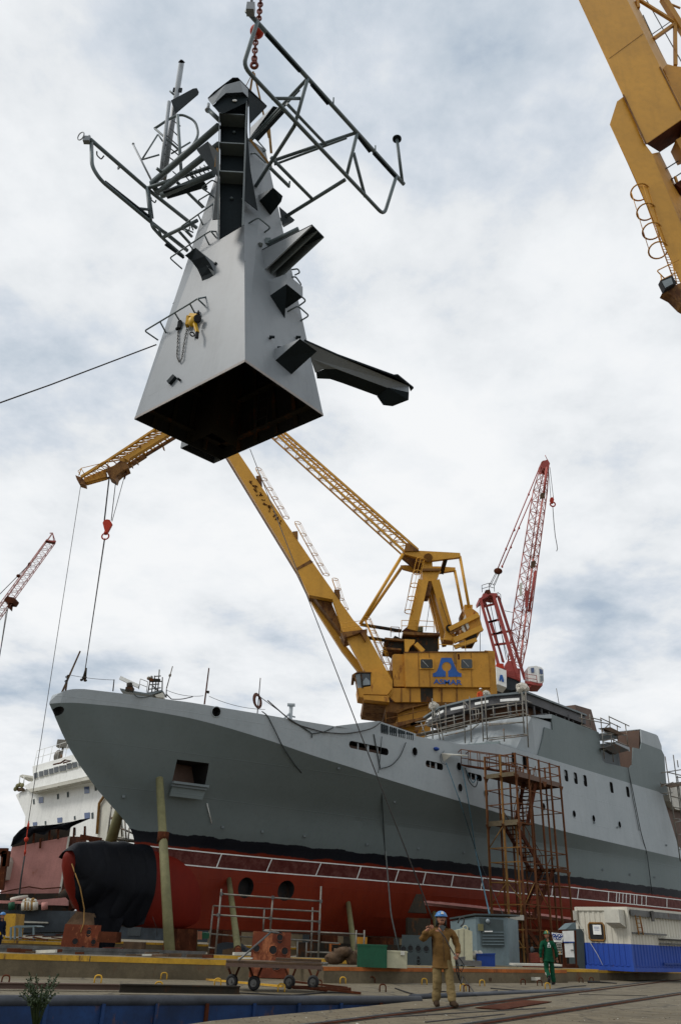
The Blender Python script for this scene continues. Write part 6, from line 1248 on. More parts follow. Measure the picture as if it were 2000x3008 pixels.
tb = thing('work_bench', 'long white topped bench with a pale cross block', 'bench', at(1575, 2856, 40)); slab(tb, 'bench_top', M['whitedirty'], lambda x, y: (x, y), 39.6, [(1506, 2830), (1650, 2833), (1650, 2839), (1506, 2836)], .8); slab(tb, 'end_block', M['whitedirty'], lambda x, y: (x, y), 39.7, [(1521, 2838), (1533, 2838), (1534, 2856), (1521, 2856)], .4); slab(tb, 'end_block', M['slate'], lambda x, y: (x, y), 39.7, [(1631, 2838), (1646, 2838), (1646, 2854), (1632, 2854)], .4); rod(tb, 'strut', M['whitedirty'], lambda x, y: (x, y), (1490, 2856), (1512, 2844), .03, 39.5)
m = MB(); m.tube(at(1534, 2850, 41.5), at(1690, 2845, 43.5), .2, 12); tag(m.build('steel_pipe', M['rust']), 'rusty large pipe lying behind the white bench', 'pipe')

# ------------------------------------------------------------------ boards with safety signs
SY = 42.0
def post_board(name, label, pts, mat, Y=SY, extra=None):
    g = thing(name, label, 'sign', at(pts[0][0]+8, 2845, Y)); f = slab(g, 'panel', mat, lambda x, y: (x, y), Y, pts, .03)
    return g
sgn = post_board('safety_sign', 'white safety board with two rows of round blue symbols', [(1619, 2739), (1655, 2743), (1650, 2769), (1626, 2767)], M['white'])
for i, (x, y) in enumerate(((1625, 2747), (1633, 2747), (1641, 2748), (1648, 2749), (1628, 2755), (1636, 2756), (1643, 2756))):
    m = MB(); p = at(x, y, SY-.02); m.tube(p, p+V((0, -.015, 0)), .052*1.25, 14); e = part(m, 'symbol_disc', M['bluebin'], sgn); m = MB(); m.box(p+V((0, -.03, .01 if i % 2 else -.01)), (.06, .012, .05 if i % 3 else .03)); part(m, 'symbol_mark', M['white'], e)
bar(sgn, 'post', M['rust'], lambda x, y: (x, y), (1652, 2745), (1656, 2846), .08, SY+.1)
s2 = post_board('safety_sign', 'small lower board with faded printed instructions and yellow mark', [(1633, 2771), (1648, 2771), (1651, 2804), (1640, 2804)], M['whitedirty'])
for r_ in range(4):
    for c_ in range(3): slab(s2, 'print_mark', M['rope'] if (r_, c_) != (3, 1) else M['yedge'], lambda x, y: (x, y), SY-.02, [(1635+c_*4.4+r_*.8, 2773+r_*7.4), (1638.2+c_*4.4+r_*.8, 2773+r_*7.4), (1638.2+c_*4.4+r_*.8, 2778+r_*7.4), (1635+c_*4.4+r_*.8, 2778+r_*7.4)], .01)
s3 = post_board('notice_board', 'upper blank white board with blue lower edge', [(1651, 2735), (1684, 2734), (1686, 2767), (1654, 2767)], M['white']); slab(s3, 'blue_edge', M['bluebin'], lambda x, y: (x, y), SY-.03, [(1654, 2766), (1686, 2766), (1686, 2769), (1654, 2769)], .02)
s4 = post_board('notice_board', 'lower white board with small bright fitting', [(1657, 2772), (1682, 2771), (1686, 2812), (1660, 2812)], M['white']); m = MB(); m.box(at(1680, 2791, SY-.05), (.14, .05, .05)); part(m, 'latch', M['steel'], s4)
for a, b in (((1650, 2733), (1662, 2846)), ((1688, 2733), (1692, 2846))): m = MB(); m.beam(at(*a, SY+.08), at(*b, SY+.08), .07, .07); tag(m.build('board_post', M['rust']), 'rusty post carrying the boards, '+('left one' if a[0] < 1660 else 'beside the dark cabinet'), 'post')
slab(thing('dark_cabinet', 'dark grey cabinet standing left of the container', 'cabinet', at(1698, 2850, 43.5)), 'body', M['slate'], lambda x, y: (x, y), 43.5, [(1684, 2729), (1712, 2729), (1718, 2845), (1688, 2845)], 1.0)
m = MB(); m.prism([at(*p, 46) for p in ((1660, 2730), (1681, 2711), (1704, 2709), (1712, 2730))], V((0, 1.5, 0))); tag(m.build('grey_canopy', M['blueteal']), 'grey sloping canopy behind the dark cabinet', 'canopy')

# ------------------------------------------------------------------ container
cor = V((14.0, 41.7, .40)); cu = V((math.sin(R(49)), math.cos(R(49)), 0)); cv = V((-cu.y, cu.x, 0)); CH = 2.62; CL = 6.06; CWd = 2.7
con = thing('shipping_container', 'corrugated container painted white above and blue below', 'container', cor)
def twotone():
    m, nt, ns, lk, bs = nodes('container_two_tone'); g = N(nt, 'ShaderNodeNewGeometry'); sx = N(nt, 'ShaderNodeSeparateXYZ'); lk.new(g.outputs['Position'], sx.inputs[0])
    n1 = noise(nt, 2, 6, .65); n2 = noise(nt, 6, 6, .7, (1, 1, .15)); wht = mixc(nt, ramp(nt, n2, .5, .8, 0, .5), (.56, .54, .46), (.33, .28, .20)); blu = mixc(nt, n1, (.006, .045, .30), (.012, .07, .40)); blu = mixc(nt, ramp(nt, n2, .5, .8, 0, .4), blu, (.01, .02, .08))
    c = mixc(nt, math2(nt, 'GREATER_THAN', sx.outputs['Z'], 1.50), blu, wht); r1 = noise(nt, 3, 9, .75); c = mixc(nt, ramp(nt, r1, .66, .72), c, (.16, .06, .03)); lk.new(c, bs.inputs['Base Color']); bs.inputs['Roughness'].default_value = .55; return m
M['cont'] = twotone()
def corrug(o, d, L, nrm_, h, z0, n, dep=.036):
    m = MB(); pts = []
    for i in range(n):
        a = L*i/n; w_ = L/n
        for f, k in ((0, 0), (.3, 0), (.42, 1), (.82, 1), (.94, 0)): pts.append((a+w_*f, -dep*k))
    pts.append((L, 0)); vs = [o+d*a+nrm_*b+UP*z0 for a, b in pts]+[o+d*a+nrm_*b+UP*(z0+h) for a, b in pts]; q = len(pts)
    m.add(vs, [(i, i+1, q+i+1, q+i) for i in range(q-1)]); return m
part(corrug(cor+cv*.1-cu*.0, cv, CWd-.2, -cu, CH-.3, .15, 9), 'end_wall', M['cont'], con); part(corrug(cor+cu*.1, cu, CL-.2, -cv, CH-.3, .15, 22), 'side_wall', M['cont'], con)
m = MB(); c4 = [cor, cor+cu*CL, cor+cu*CL+cv*CWd, cor+cv*CWd]
for p in c4: m.beam(p, p+UP*CH, .13, .13, up=cu)
for z_ in (.08, CH-.07):
    for a, b in zip(c4, c4[1:]+c4[:1]): m.beam(a+UP*z_, b+UP*z_, .1, .16)
m.prism([p+UP*(CH-.06) for p in c4], UP*.04); m.prism([p+UP*.2 for p in c4], UP*.04); part(m, 'frame', M['cont'], con)
m = MB(); m.prism([c4[2]+UP*.1, c4[3]+UP*.1, c4[3]+UP*CH, c4[2]+UP*CH], -cv*.05); m.prism([c4[1]+UP*.1, c4[2]+UP*.1, c4[2]+UP*CH, c4[1]+UP*CH], -cu*.05); part(m, 'back_wall', M['cont'], con)
def onend(a, z, out=.0): return cor+cv*a+UP*z-cu*out       # a from the near corner
m = MB(); pr_ = [onend(a, z, .02) for a, z in ((1.28, 1.28), (1.36, 1.2), (2.02, 1.2), (2.1, 1.28), (2.1, 1.86), (2.02, 1.94), (1.36, 1.94), (1.28, 1.86))]; m.path(pr_, .045, 6, closed=True); wf = part(m, 'window', M['rustyellow'], con); m = MB(); m.prism(pr_, cu*-.015); pn = part(m, 'pane', M['black'], wf)
m = MB(); m.prism([onend(a, z, .05) for a, z in ((1.42, 1.45), (1.85, 1.45), (1.85, 1.86), (1.42, 1.86))], cu*-.01); pp = part(m, 'paper_notice', M['white'], wf)
for z_ in (1.77, 1.72, 1.64): m = MB(); m.beam(onend(1.5, z_, .07), onend(1.78, z_, .07), .004, .012); part(m, 'notice_line', M['label'], pp)
m = MB(); m.prism([onend(.1, 1.75, .0), onend(.1, 2.5, .0), onend(.1, 2.5, .55), onend(.1, 1.95, .55)], cv*.75); part(m, 'air_conditioner', M['whitedirty'], con)
m = MB(); m.box(onend(2.75, 2.25, .1), (.14, .14, .42)); m.path([onend(2.7, 2.05, .1), onend(2.3, 1.5, .12), onend(1.7, .6, .1), onend(1.4, .2, .25)], .012, 5); part(m, 'junction_box', M['whitedirty'], con)
def onside(a, z, out=0): return cor+cu*a+UP*z-cv*out
m = MB(); m.beam(onside(.1, 2.4, .12), onside(7.5, 2.38, .12), .06, .26); m.beam(onside(1.9, 2.1, .2), onside(1.9, 2.55, .2), .12, .12); part(m, 'folded_awning', M['steel'], con)
m = MB()
for a_ in (.55, .95): m.beam(onside(a_, .9+.6, .15), onside(a_-.12, 2.3, .15), .05, .05)
for i in range(4): m.beam(onside(.5, 1.62+i*.18, .15), onside(.92, 1.62+i*.18, .15), .04, .03)
part(m, 'ladder', M['rustyellow'], con)
for z_, a0_, a1_ in ((1.56, .1, 3.2), (1.36, 2.5, 5.9), (1.18, 2.5, 5.9), (.35, 2.6, 5.8)): m = MB(); m.beam(onside(a0_, z_, .08), onside(a1_, z_, .08), .05, .07); part(m, 'wall_bar', M['steel'] if z_ > .5 else M['bluebin'], con)
part(MB().beam(onside(2.5, 1.42, .2), onside(5.9, 1.42, .2), .3, .05), 'shelf', M['whitedirty'], con)

# loose grit, chips and scraps on the quay
rg = random.Random(21); m = MB()
for i in range(1100):
    x = rg.uniform(560, 2000) if i % 3 else rg.uniform(0, 2000); y = rg.uniform(2935, 3008) if x > 1150 or i % 3 == 0 else rg.uniform(2960, 3008)
    if i % 5 == 0: y = rg.uniform(2885, 2925); x = rg.uniform(0, 2000)
    if x < 1230 and y > 2920 and y < 3040 and (x < 600 or y < 2998-(x-629)*.092): continue
    p = onz(x, y); r_ = rg.uniform(.005, .02)*(1.8 if rg.random() < .05 else 1); a = rg.uniform(0, 6.28)
    m.cur = 0 if rg.random() < .6 else (1 if rg.random() < .22 else 2)
    c, s_ = math.cos(a)*r_, math.sin(a)*r_; m.add([p+V((c, s_, 0)), p+V((-s_, c*.7, 0)), p+V((-c, -s_, 0)), p+V((s_, -c*.8, 0)), p+V((r_*rg.uniform(-.4, .4), 0, r_*rg.uniform(.2, .6)))], [(0, 1, 4), (1, 2, 4), (2, 3, 4), (3, 0, 4)])
tag(m.build('debris', [M['wood'], M['whitedirty'], M['soot']]), 'loose grit and scraps scattered over the quay', 'debris', kind='stuff')

ro = random.Random(33)
for i in range(34):
    if i < 14: p = o1.lerp(o2, ro.uniform(-.1, 1))+V((0, ro.uniform(.3, 1.2), HB))
    elif i < 22: p = V((-13, 32.3, .52)).lerp(V((2.2, 37.5, .52)), ro.uniform(0, 1))+V((0, ro.uniform(.3, 1), 0))
    else: p = V((ro.uniform(-9, 8), ro.uniform(34, 41), .04))
    a = ro.uniform(-.6, .6); L = ro.uniform(.25, .9); d = V((math.cos(a), math.sin(a), ro.uniform(-.02, .08))); h_ = ro.uniform(.04, .11)
    m = MB(); m.beam(p+UP*(h_/2+.02), p+d*L+UP*(h_/2+.02), ro.uniform(.06, .16), h_); tag(m.build('timber_offcut', M[('wood', 'rust', 'whitedirty', 'wood')[i % 4]]), 'timber or steel offcut left lying on the dock beams', 'offcut', 'offcuts left on the dock beams')
for i, (pts, lab) in enumerate((([(1160, 2905), (1230, 2925), (1300, 2915), (1380, 2924), (1460, 2912)], 'thin black cable snaking over the apron near the tan worker'), ([(560, 2900), (640, 2915), (760, 2922), (860, 2926), (960, 2918), (1060, 2922)], 'thin black cable lying before the trolley'), ([(1440, 2905), (1520, 2911), (1590, 2913), (1660, 2902), (1720, 2897)], 'dark hose lying by the green worker'))):
    m = MB(); pp_ = [onz(*q)+UP*.02 for q in pts]; sm_ = []
    for k in range(len(pp_)-1):
        for j in range(6):
            t = j/6; p0, p1, p2, p3 = pp_[max(k-1, 0)], pp_[k], pp_[k+1], pp_[min(k+2, len(pp_)-1)]; sm_.append(.5*((2*p1)+(p2-p0)*t+(2*p0-5*p1+4*p2-p3)*t*t+(-p0+3*p1-3*p2+p3)*t**3))
    m.path(sm_+[pp_[-1]], .017, 6); tag(m.build('ground_cable', M['black']), lab, 'cable')
# ------------------------------------------------------------------ rusted stair tower beside the ship
T0, T1, S0, S1 = 10.5, 8.23, 19.69, 24.9
tw = thing('stair_tower', 'tall rusty steel stair tower standing against the ship side', 'tower', S(22, 9.4, 0))
RF, RY = M['rustframe'], M['rustyellow']
def tb_(name, a, b, r=.05, mat=RF, sq=True):
    m = MB(); (m.beam(S(*a), S(*b), r*1.8, r*1.8, up=SNv) if sq else m.tube(S(*a), S(*b), r, 6)); return part(m, name, mat, tw)
for s, ty in ((S0, 1), (21.1, 0), (22.4, 0), (23.7, 0), (S1, 0)):
    tb_('post', (s, T0, 0), (s, T0, 12.0), .055, RF)
    tb_('post', (s, T1, 0), (s, T1, 12.0 if s > 21.5 or s == S0 else 10.7), .05)
tb_('post', (S0, 9.4, 0), (S0, 9.4, 12.0), .06, RY); tb_('post', (S1, 9.4, 0), (S1, 9.4, 12.0), .05)
tb_('post', (S0+.02, T1-.03, 0), (S0+.02, T1-.03, 12.0), .06, RY); tb_('post', (S0+1.0, 9.6, 0), (S0+1.0, 9.6, 7.9), .05, RY)
for z in (1.2, 2.1, 3.4, 4.6, 5.7, 6.5, 9.0, 9.9, 11.35, 11.95):
    tb_('rail', (S0, T0, z), (S1, T0, z), .028); tb_('rail', (S0, T1, z), (S1, T1, z), .028); tb_('rail', (S1, T0, z), (S1, T1, z), .028); tb_('rail', (S0, T0, z-.02), (S0, T1, z-.02), .032, RY if z < 8 else RF)
for a, b in (((S0, 9.4, 4.6), (S0, T1, 3.4)), ((S0, 9.4, 4.6), (S0, T0, 3.4)), ((S0, 9.4, 7.8), (S0, T1, 6.5)), ((S0, T0, 3.3), (S0+1.2, T0, 4.6)), ((S0, 9.4, 2.3), (S0, T0, .8)), ((22.4, T0, 3.2), (21.1, T0, 4.6)), ((23.7, T1, 6.4), (S1, T1, 7.0))): tb_('brace', a, b, .03, RY, False)
def plate(name, s0, s1, t0, t1, z, mat=RF, th=.08):
    m = MB(); m.prism([S(s0, t0, z), S(s1, t0, z), S(s1, t1, z), S(s0, t1, z)], UP*th); return part(m, name, mat, tw)
def edge(s0, t0, s1, t1, z, mat, h=.22): m = MB(); m.beam(S(s0, t0, z), S(s1, t1, z), .05, h); return part(m, 'toe_board', mat, tw)
plate('platform', S0, S1, T1, T0, 10.7); edge(S0, T0, S1, T0, 10.74, M['primer'], .3); edge(S0, T0, S0, T1, 10.74, M['conc'], .26); edge(S1, T0, S1, T1, 10.7, RF)
plate('landing', S0, S0+1.35, T1, T0, 7.85); edge(S0, T0, S0, T1, 7.9, M['conc'], .3); plate('landing', S1-1.5, S1, T1, T0, 5.5); edge(S1-1.5, T0, S1, T0, 5.5, RF); plate('landing', S0, S0+1.2, T1, T0, 2.65); edge(S0, T0, S0, T1, 2.7, M['whitedirty'], .26)
for s, t, z in ((S0, T0, 10.7), (S0, 9.4, 10.7), (S1, T0, 10.7), (22.9, T0, 10.7), (S0, T0, 7.85), (S0, 9.4, 7.85), (S0, T1, 7.85), (S1, T0, 5.5), (S0, T1, 10.7)):
    m = MB(); m.prism([S(s-.3, t, z), S(s+.3, t, z), S(s+.05, t, z-.35), S(s-.05, t, z-.35)], SNv*.03); part(m, 'knee_gusset', RF, tw)
def flight(s0, z0, s1, z1, t0, t1):
    for t in (t0, t1): m = MB(); m.beam(S(s0, t, z0), S(s1, t, z1), .06, .3, up=SNv.cross(SAv)); part(m, 'stringer', M['rust'], tw)
    n = int(abs(z1-z0)/.24)
    for i in range(1, n):
        f = i/n; m = MB(); s, z = s0+(s1-s0)*f, z0+(z1-z0)*f; m.prism([S(s-.12, t0, z), S(s+.12, t0, z), S(s+.12, t1, z), S(s-.12, t1, z)], UP*.035); part(m, 'tread', M['rust'], tw)
    for t in (t0, t1):
        m = MB(); m.tube(S(s0, t, z0+.9), S(s1, t, z1+.9), .025, 5)
        for i in range(5): f = i/4; m.tube(S(s0+(s1-s0)*f, t, z0+(z1-z0)*f), S(s0+(s1-s0)*f, t, z0+(z1-z0)*f+.9), .02, 5)
        part(m, 'stair_rail', RF, tw)
flight(22.3, 10.7, S0+1.2, 7.9, 9.4, 10.3); flight(S0+1.2, 7.9, S1-1.3, 5.5, 8.6, 9.5); flight(S1-1.4, 5.5, S0+1.1, 2.7, 9.4, 10.3); flight(S0+1.1, 2.7, S1-.6, .1, 8.5, 9.4)
m = MB()
for a, b in (((20.6, 9.6), (23.2, 9.6)), ((20.6, 8.8), (23.2, 8.8)), ((20.6, 9.6), (20.6, 8.8))):
    for z in (11.2, 11.65): m.tube(S(*a, z), S(*b, z), .025, 5)
for s in (20.6, 21.3, 22, 22.6, 23.2):
    for t in (8.8, 9.6): m.tube(S(s, t, 10.75), S(s, t, 11.65), .022, 5)
part(m, 'inner_railing', RF, tw)
# gangway from the ship rail down to the tower
gw = thing('gangway', 'rusty railed gangway from the ship opening to the stair tower', 'gangway', S(20, 8, 11))
ga, gb = S(19.55, 6.45, 11.6), S(20.3, 9.6, 10.95); gs = SAv*.8
m = MB(); m.prism([ga-gs*.0, gb, gb+gs, ga+gs], UP*.1); part(m, 'deck', M['rust'], gw)
for o in (V((0, 0, 0)), gs):
    m = MB()
    for h in (.5, 1.05): m.tube(ga+o+UP*h, gb+o+UP*h, .03, 6)
    for i in range(6): p = ga.lerp(gb, i/5)+o; m.tube(p, p+UP*1.05, .025, 6)
    m.path(bend([ga+o+UP*1.05, ga+o+V((-.25, .1, .8)), ga+o+V((-.25, .1, .1))], .1), .03, 6); part(m, 'railing', RF, gw)
# chute lip and opening under the gangway
m = MB(); m.prism([S(17.6, 6.35, 12.05), S(19.3, 6.6, 12.15), S(19.3, 7.2, 12.1), S(17.9, 6.9, 11.95)], UP*.06); m.prism([S(17.6, 6.35, 12.05), S(17.9, 6.9, 11.95), S(17.8, 6.35, 11.6)], V((.03, 0, 0))); tag(m.build('folded_fender_board', M['whitedirty']), 'pale board sticking out of the rail before the gangway', 'board')

# ------------------------------------------------------------------ low tube scaffold in front of the keel
lsf = thing('tube_scaffold', 'low galvanised tube scaffold standing before the thruster tunnels', 'scaffold', at(850, 2825, 42))
V5 = lambda x, y: (550+x/2.24, 2500+y/2.24)
def tt(a, b, r=.04, Y=42., Y2=None, g=lsf, nm='tube', z=V5, mat='scaf'): m = MB(); m.tube(at(*z(*a), Y), at(*z(*b), Y if Y2 is None else Y2), r, 6); part(m, nm, M[mat], g)
for a, b, Y in (((226, 250), (183, 710), 42), ((564, 300), (545, 540), 42), ((881, 232), (860, 730), 42), ((172, 360), (138, 700), 44.5), ((508, 375), (497, 570), 44.5), ((825, 370), (812, 725), 44.5), ((1112, 520), (1108, 690), 43), ((1165, 520), (1160, 690), 43), ((726, 590), (722, 740), 45), ((785, 600), (780, 740), 45)): tt(a, b, .042, Y, nm='standard')
for a, b, Y in (((226, 282), (880, 330), 42), ((172, 360), (870, 398), 43.5), ((170, 420), (548, 442), 43), ((205, 420), (870, 465), 42), ((510, 520), (868, 532), 42), ((545, 515), (605, 538), 42), ((868, 535), (1162, 548), 43), ((140, 635), (185, 640), 42.5), ((300, 560), (860, 592), 45), ((785, 665), (1110, 672), 44), ((160, 545), (330, 560), 45), ((880, 600), (1000, 608), 45)): tt(a, b, .04, Y, nm='ledger')
for x, y in ((226, 282), (564, 305), (880, 330), (205, 420), (548, 442), (870, 465), (868, 532)): m = MB(); m.box(at(*V5(x, y), 41.95), (.12, .12, .14)); part(m, 'coupler', M['steel'], lsf)
# background clutter under the keel
def clutter(name, label, cat, pts, Y, th, mat, group=None): m = MB(); m.prism([at(*p, Y) for p in pts], YA*th); return tag(m.build(name, M[mat]), label, cat, group)
clutter('site_container', 'orange container far behind the keel between the shores', 'container', [(526, 2735), (579, 2735), (578, 2760), (526, 2760)], 70, 3, 'oedge')
clutter('pale_crate', 'pale grey crate beyond the tall shore pole', 'crate', [(551, 2737), (568, 2737), (568, 2749), (551, 2749)], 62, 1, 'whitedirty')
clutter('green_tarp_heap', 'green sheeted heap seen through the low scaffold', 'heap', [(575, 2745), (590, 2738), (640, 2743), (660, 2757), (575, 2757)], 75, 3, 'green')
clutter('white_drum', 'white drum standing near the rusty block', 'drum', [(572, 2795), (588, 2795), (588, 2822), (572, 2822)], 40, .5, 'whitedirty')
clutter('white_drum', 'second pale drum left of the low scaffold foot', 'drum', [(550, 2740), (560, 2740), (560, 2790), (550, 2790)], 60, .6, 'scaf')
clutter('dark_machine', 'dark grey machine in the shadow left of the scaffold', 'machine', [(632, 2775), (655, 2768), (700, 2772), (725, 2790), (728, 2830), (640, 2830)], 46, 2, 'darkblock')
clutter('orange_trestle', 'orange steel frame below the keel', 'frame', [(967, 2772), (974, 2772), (974, 2796), (967, 2796)], 48, .2, 'oedge'); clutter('trestle_bar', 'top bar of the orange steel frame below the keel', 'bar', [(967, 2770), (1000, 2771), (1000, 2775), (967, 2774)], 48.1, .2, 'oedge')
clutter('timber_stack', 'stack of dark timbers beneath the keel', 'timber', [(655, 2790), (690, 2783), (712, 2800), (705, 2828), (650, 2828)], 44.5, 1.2, 'wood')
clutter('dark_wagon', 'long dark transfer wagon under the hull shadow', 'wagon', [(870, 2768), (1240, 2778), (1240, 2835), (870, 2828)], 52, 2.5, 'soot')
clutter('dark_wagon', 'dark transfer wagon under the keel behind the stair tower', 'wagon', [(1500, 2740), (1700, 2760), (1700, 2850), (1500, 2845)], 58, 2.5, 'soot')
clutter('red_tool_chest', 'small red tool chest behind the green worker', 'chest', [(1560, 2800), (1578, 2798), (1590, 2812), (1588, 2828), (1560, 2828)], 44, .6, 'chain')
for i, (x, y, mt, lab) in enumerate(((1558, 2790, 'blueteal', 'blue grey jar on the red tool chest'),)): m = MB(); p = at(x+4, y, 44.2); m.ball(p, (.1, .1, .14), 12, 8); tag(m.build('gas_jar', M['slate']), lab, 'jar')

# ------------------------------------------------------------------ people
SKIN = paint('skin', (.33, .15, .09), .6, .08, scale=8, dirt=.1, streak=False, coord='obj')
def skin_mesh(J, Ed, name, mats, classify=None, sub=2, parent=None, label=None, root=None):
    names = list(J); me = bpy.data.meshes.new(name); me.from_pydata([V(J[n][0]) for n in names], [(names.index(a), names.index(b)) for a, b in Ed], [])
    o = bpy.data.objects.new(name, me); C.objects.link(o); md = o.modifiers.new('s', 'SKIN'); md.use_smooth_shade = True; md.branch_smoothing = .6
    for i, n in enumerate(names):
        r = J[n][1]; r = (r, r) if isinstance(r, (int, float)) else r; me.skin_vertices[0].data[i].radius = r; me.skin_vertices[0].data[i].use_root = (i == (names.index(root) if root else 0))
    sb = o.modifiers.new('d', 'SUBSURF'); sb.levels = sub; sb.render_levels = sub
    dg = bpy.context.evaluated_depsgraph_get(); m2 = bpy.data.meshes.new_from_object(o.evaluated_get(dg)); bpy.data.objects.remove(o)
    if name != 'body':
        from mathutils import noise as mn
        for v_ in m2.vertices:
            q_ = v_.co; d_ = mn.noise(V((q_.x*9, q_.y*9, q_.z*5)))*.014+mn.noise(V((q_.x*22, q_.y*22, q_.z*30)))*.007+.005*math.sin(q_.z*46+q_.x*14)*(1 if q_.z < .35 or abs(q_.x) > .2 else .3)
            v_.co = q_+v_.normal*d_
    m2.materials.clear(); [m2.materials.append(m_) for m_ in mats]
    for p in m2.polygons:
        p.use_smooth = True
        p.material_index = classify(p.center) if classify else 0
    o2 = bpy.data.objects.new(name, m2); C.objects.link(o2); o2.parent = parent
    if label: o2['label'] = label
    return o2
def person(label, loc, rz, scale, pose, top, bot, boots, helmet, helmet_stripe=None, jacket_len=.84, cap=None, gloves=None, detail=True, group=None):
    root = thing('person', label, 'person', loc); root.rotation_euler = (0, 0, rz); root.scale = (scale,)*3; root.empty_display_size = .1
    j = dict(pelvis=(0, 0, .96), spine=(0, .01, 1.14), chest=(0, 0, 1.34), neck=(0, .01, 1.50), head0=(0, -.01, 1.565), hipL=(.10, 0, .92), hipR=(-.10, 0, .92), kneeL=(.12, -.02, .50), kneeR=(-.12, -.02, .50), ankL=(.13, .02, .09), ankR=(-.13, .02, .09), toeL=(.14, -.17, .04), toeR=(-.14, -.17, .04),
             shL=(.20, .01, 1.42), shR=(-.20, .01, 1.42), elL=(.27, .03, 1.15), elR=(-.27, .03, 1.15), wrL=(.27, -.07, .90), wrR=(-.27, -.07, .90), haL=(.26, -.10, .82), haR=(-.26, -.10, .82)); j.update(pose); j = {k: V(v) for k, v in j.items()}
    rad = dict(pelvis=(.10, .08), spine=(.09, .07), chest=(.11, .08), neck=.055, head0=.06, hipL=.07, hipR=.07, kneeL=.05, kneeR=.05, ankL=.042, ankR=.042, toeL=.035, toeR=.035, shL=.05, shR=.05, elL=.038, elR=.038, wrL=.031, wrR=.031, haL=(.04, .025), haR=(.04, .025))
    Ed = [('pelvis', 'spine'), ('spine', 'chest'), ('chest', 'neck'), ('neck', 'head0')]
    for s in 'LR': Ed += [('pelvis', 'hip'+s), ('hip'+s, 'knee'+s), ('knee'+s, 'ank'+s), ('ank'+s, 'toe'+s), ('chest', 'sh'+s), ('sh'+s, 'el'+s), ('el'+s, 'wr'+s), ('wr'+s, 'ha'+s)]
    J = {k: (j[k], rad[k]) for k in rad}
    body = skin_mesh(J, Ed, 'body', [SKIN], parent=root, sub=2)
    hd = j['head0']+V((0, -.015, .09)); m = MB(); m.ball(hd, (.078, .097, .118), 20, 14); m.ball(hd+V((0, -.035, -.06)), (.055, .062, .062), 14, 10)
    m.ball(hd+V((0, -.10, -.012)), (.014, .022, .024), 8, 6)
    for s in (-1, 1): m.ball(hd+V((s*.08, .005, -.01)), (.012, .022, .034), 8, 6)
    h_o = m.build('head', SKIN); h_o.parent = root
    if detail:
        m = MB()
        for s in (-1, 1): m.ball(hd+V((s*.03, -.086, .02)), (.013, .009, .008), 8, 6)
        e = m.build('eyes', M['black']); e.parent = h_o
    for s in 'LR':
        w_, h_ = j['wr'+s], j['ha'+s]; d = (h_-w_).normalized(); _, a, b = frame(d, V((0, 1, 0)))
        m = MB()
        for k in range(4):
            f0 = h_+a*((k-1.5)*.021)+d*.01; L = (.034, .04, .037, .028)[k]; cdir = (d*.8+b*(.5)).normalized(); f1 = f0+d*L; f2 = f1+cdir*L*.8; f3 = f2+(cdir*.3+b*.8).normalized()*L*.5; m.path([f0, f1, f2, f3], [.0105, .010, .009, .007], 7)
        t0 = w_.lerp(h_, .35)+a*(-.03 if s == 'L' else .03); m.path([t0, t0+(d*.6+a*(-.6 if s == 'L' else .6)).normalized()*.035, t0+(d+b*.3).normalized()*.062+a*(-.02 if s == 'L' else .02)], [.013, .011, .009], 7)
        o = m.build('fingers', gloves or SKIN); o.parent = body
        if gloves: m = MB(); m.ball(h_, (.042, .036, .05), 12, 8); o = m.build('glove', gloves); o.parent = root
    # clothing
    jj = lambda k, v=(0, 0, 0): j[k]+V(v)
    TJ = {'a': (jj('pelvis', (0, 0, -.02)), (.19, .15)), 'b': (jj('spine'), (.185, .14)), 'c': (jj('chest'), (.20, .14)), 'd': (jj('chest', (0, .01, .12)), (.13, .10)), 'e': (jj('neck', (0, 0, .06)), .075)}; TE = [('a', 'b'), ('b', 'c'), ('c', 'd'), ('d', 'e')]
    TJ['z'] = (jj('pelvis', (0, 0, jacket_len-.04-.96)), (.225, .18) if jacket_len < .84 else (.17, .145)); TJ['zz'] = (jj('pelvis', (0, 0, jacket_len-.075-.96)), TJ['z'][1]); TE = [('zz', 'z'), ('z', 'a')]+TE
    for s in 'LR':
        TJ['s'+s] = (jj('sh'+s), .095); TJ['m'+s] = (jj('sh'+s).lerp(jj('el'+s), .5), .076); TJ['l'+s] = (jj('el'+s), .069); TJ['n'+s] = (jj('el'+s).lerp(jj('wr'+s), .5), .06); TJ['w'+s] = (jj('wr'+s).lerp(jj('ha'+s), .25), .05); TE += [('c', 's'+s), ('s'+s, 'm'+s), ('m'+s, 'l'+s), ('l'+s, 'n'+s), ('n'+s, 'w'+s)]
    skin_mesh(TJ, TE, 'jacket', [top], parent=root, root='a', sub=3)
    BJ = {'p': (jj('pelvis', (0, 0, .08)), (.16, .13)), 'q': (jj('pelvis', (0, 0, -.05)), (.175, .145))}; BE = [('p', 'q')]
    for s in 'LR':
        BJ['h'+s] = (jj('hip'+s, (0, 0, -.03)), .12); BJ['t'+s] = (jj('hip'+s).lerp(jj('knee'+s), .5), .105); BJ['k'+s] = (jj('knee'+s), .088); BJ['c'+s] = (jj('knee'+s).lerp(jj('ank'+s), .5), .086); BJ['a'+s] = (jj('ank'+s, (0, 0, -.02)), .085); BE += [('q', 'h'+s), ('h'+s, 't'+s), ('t'+s, 'k'+s), ('k'+s, 'c'+s), ('c'+s, 'a'+s)]
    skin_mesh(BJ, BE, 'trousers', [bot], parent=root, root='p', sub=3)
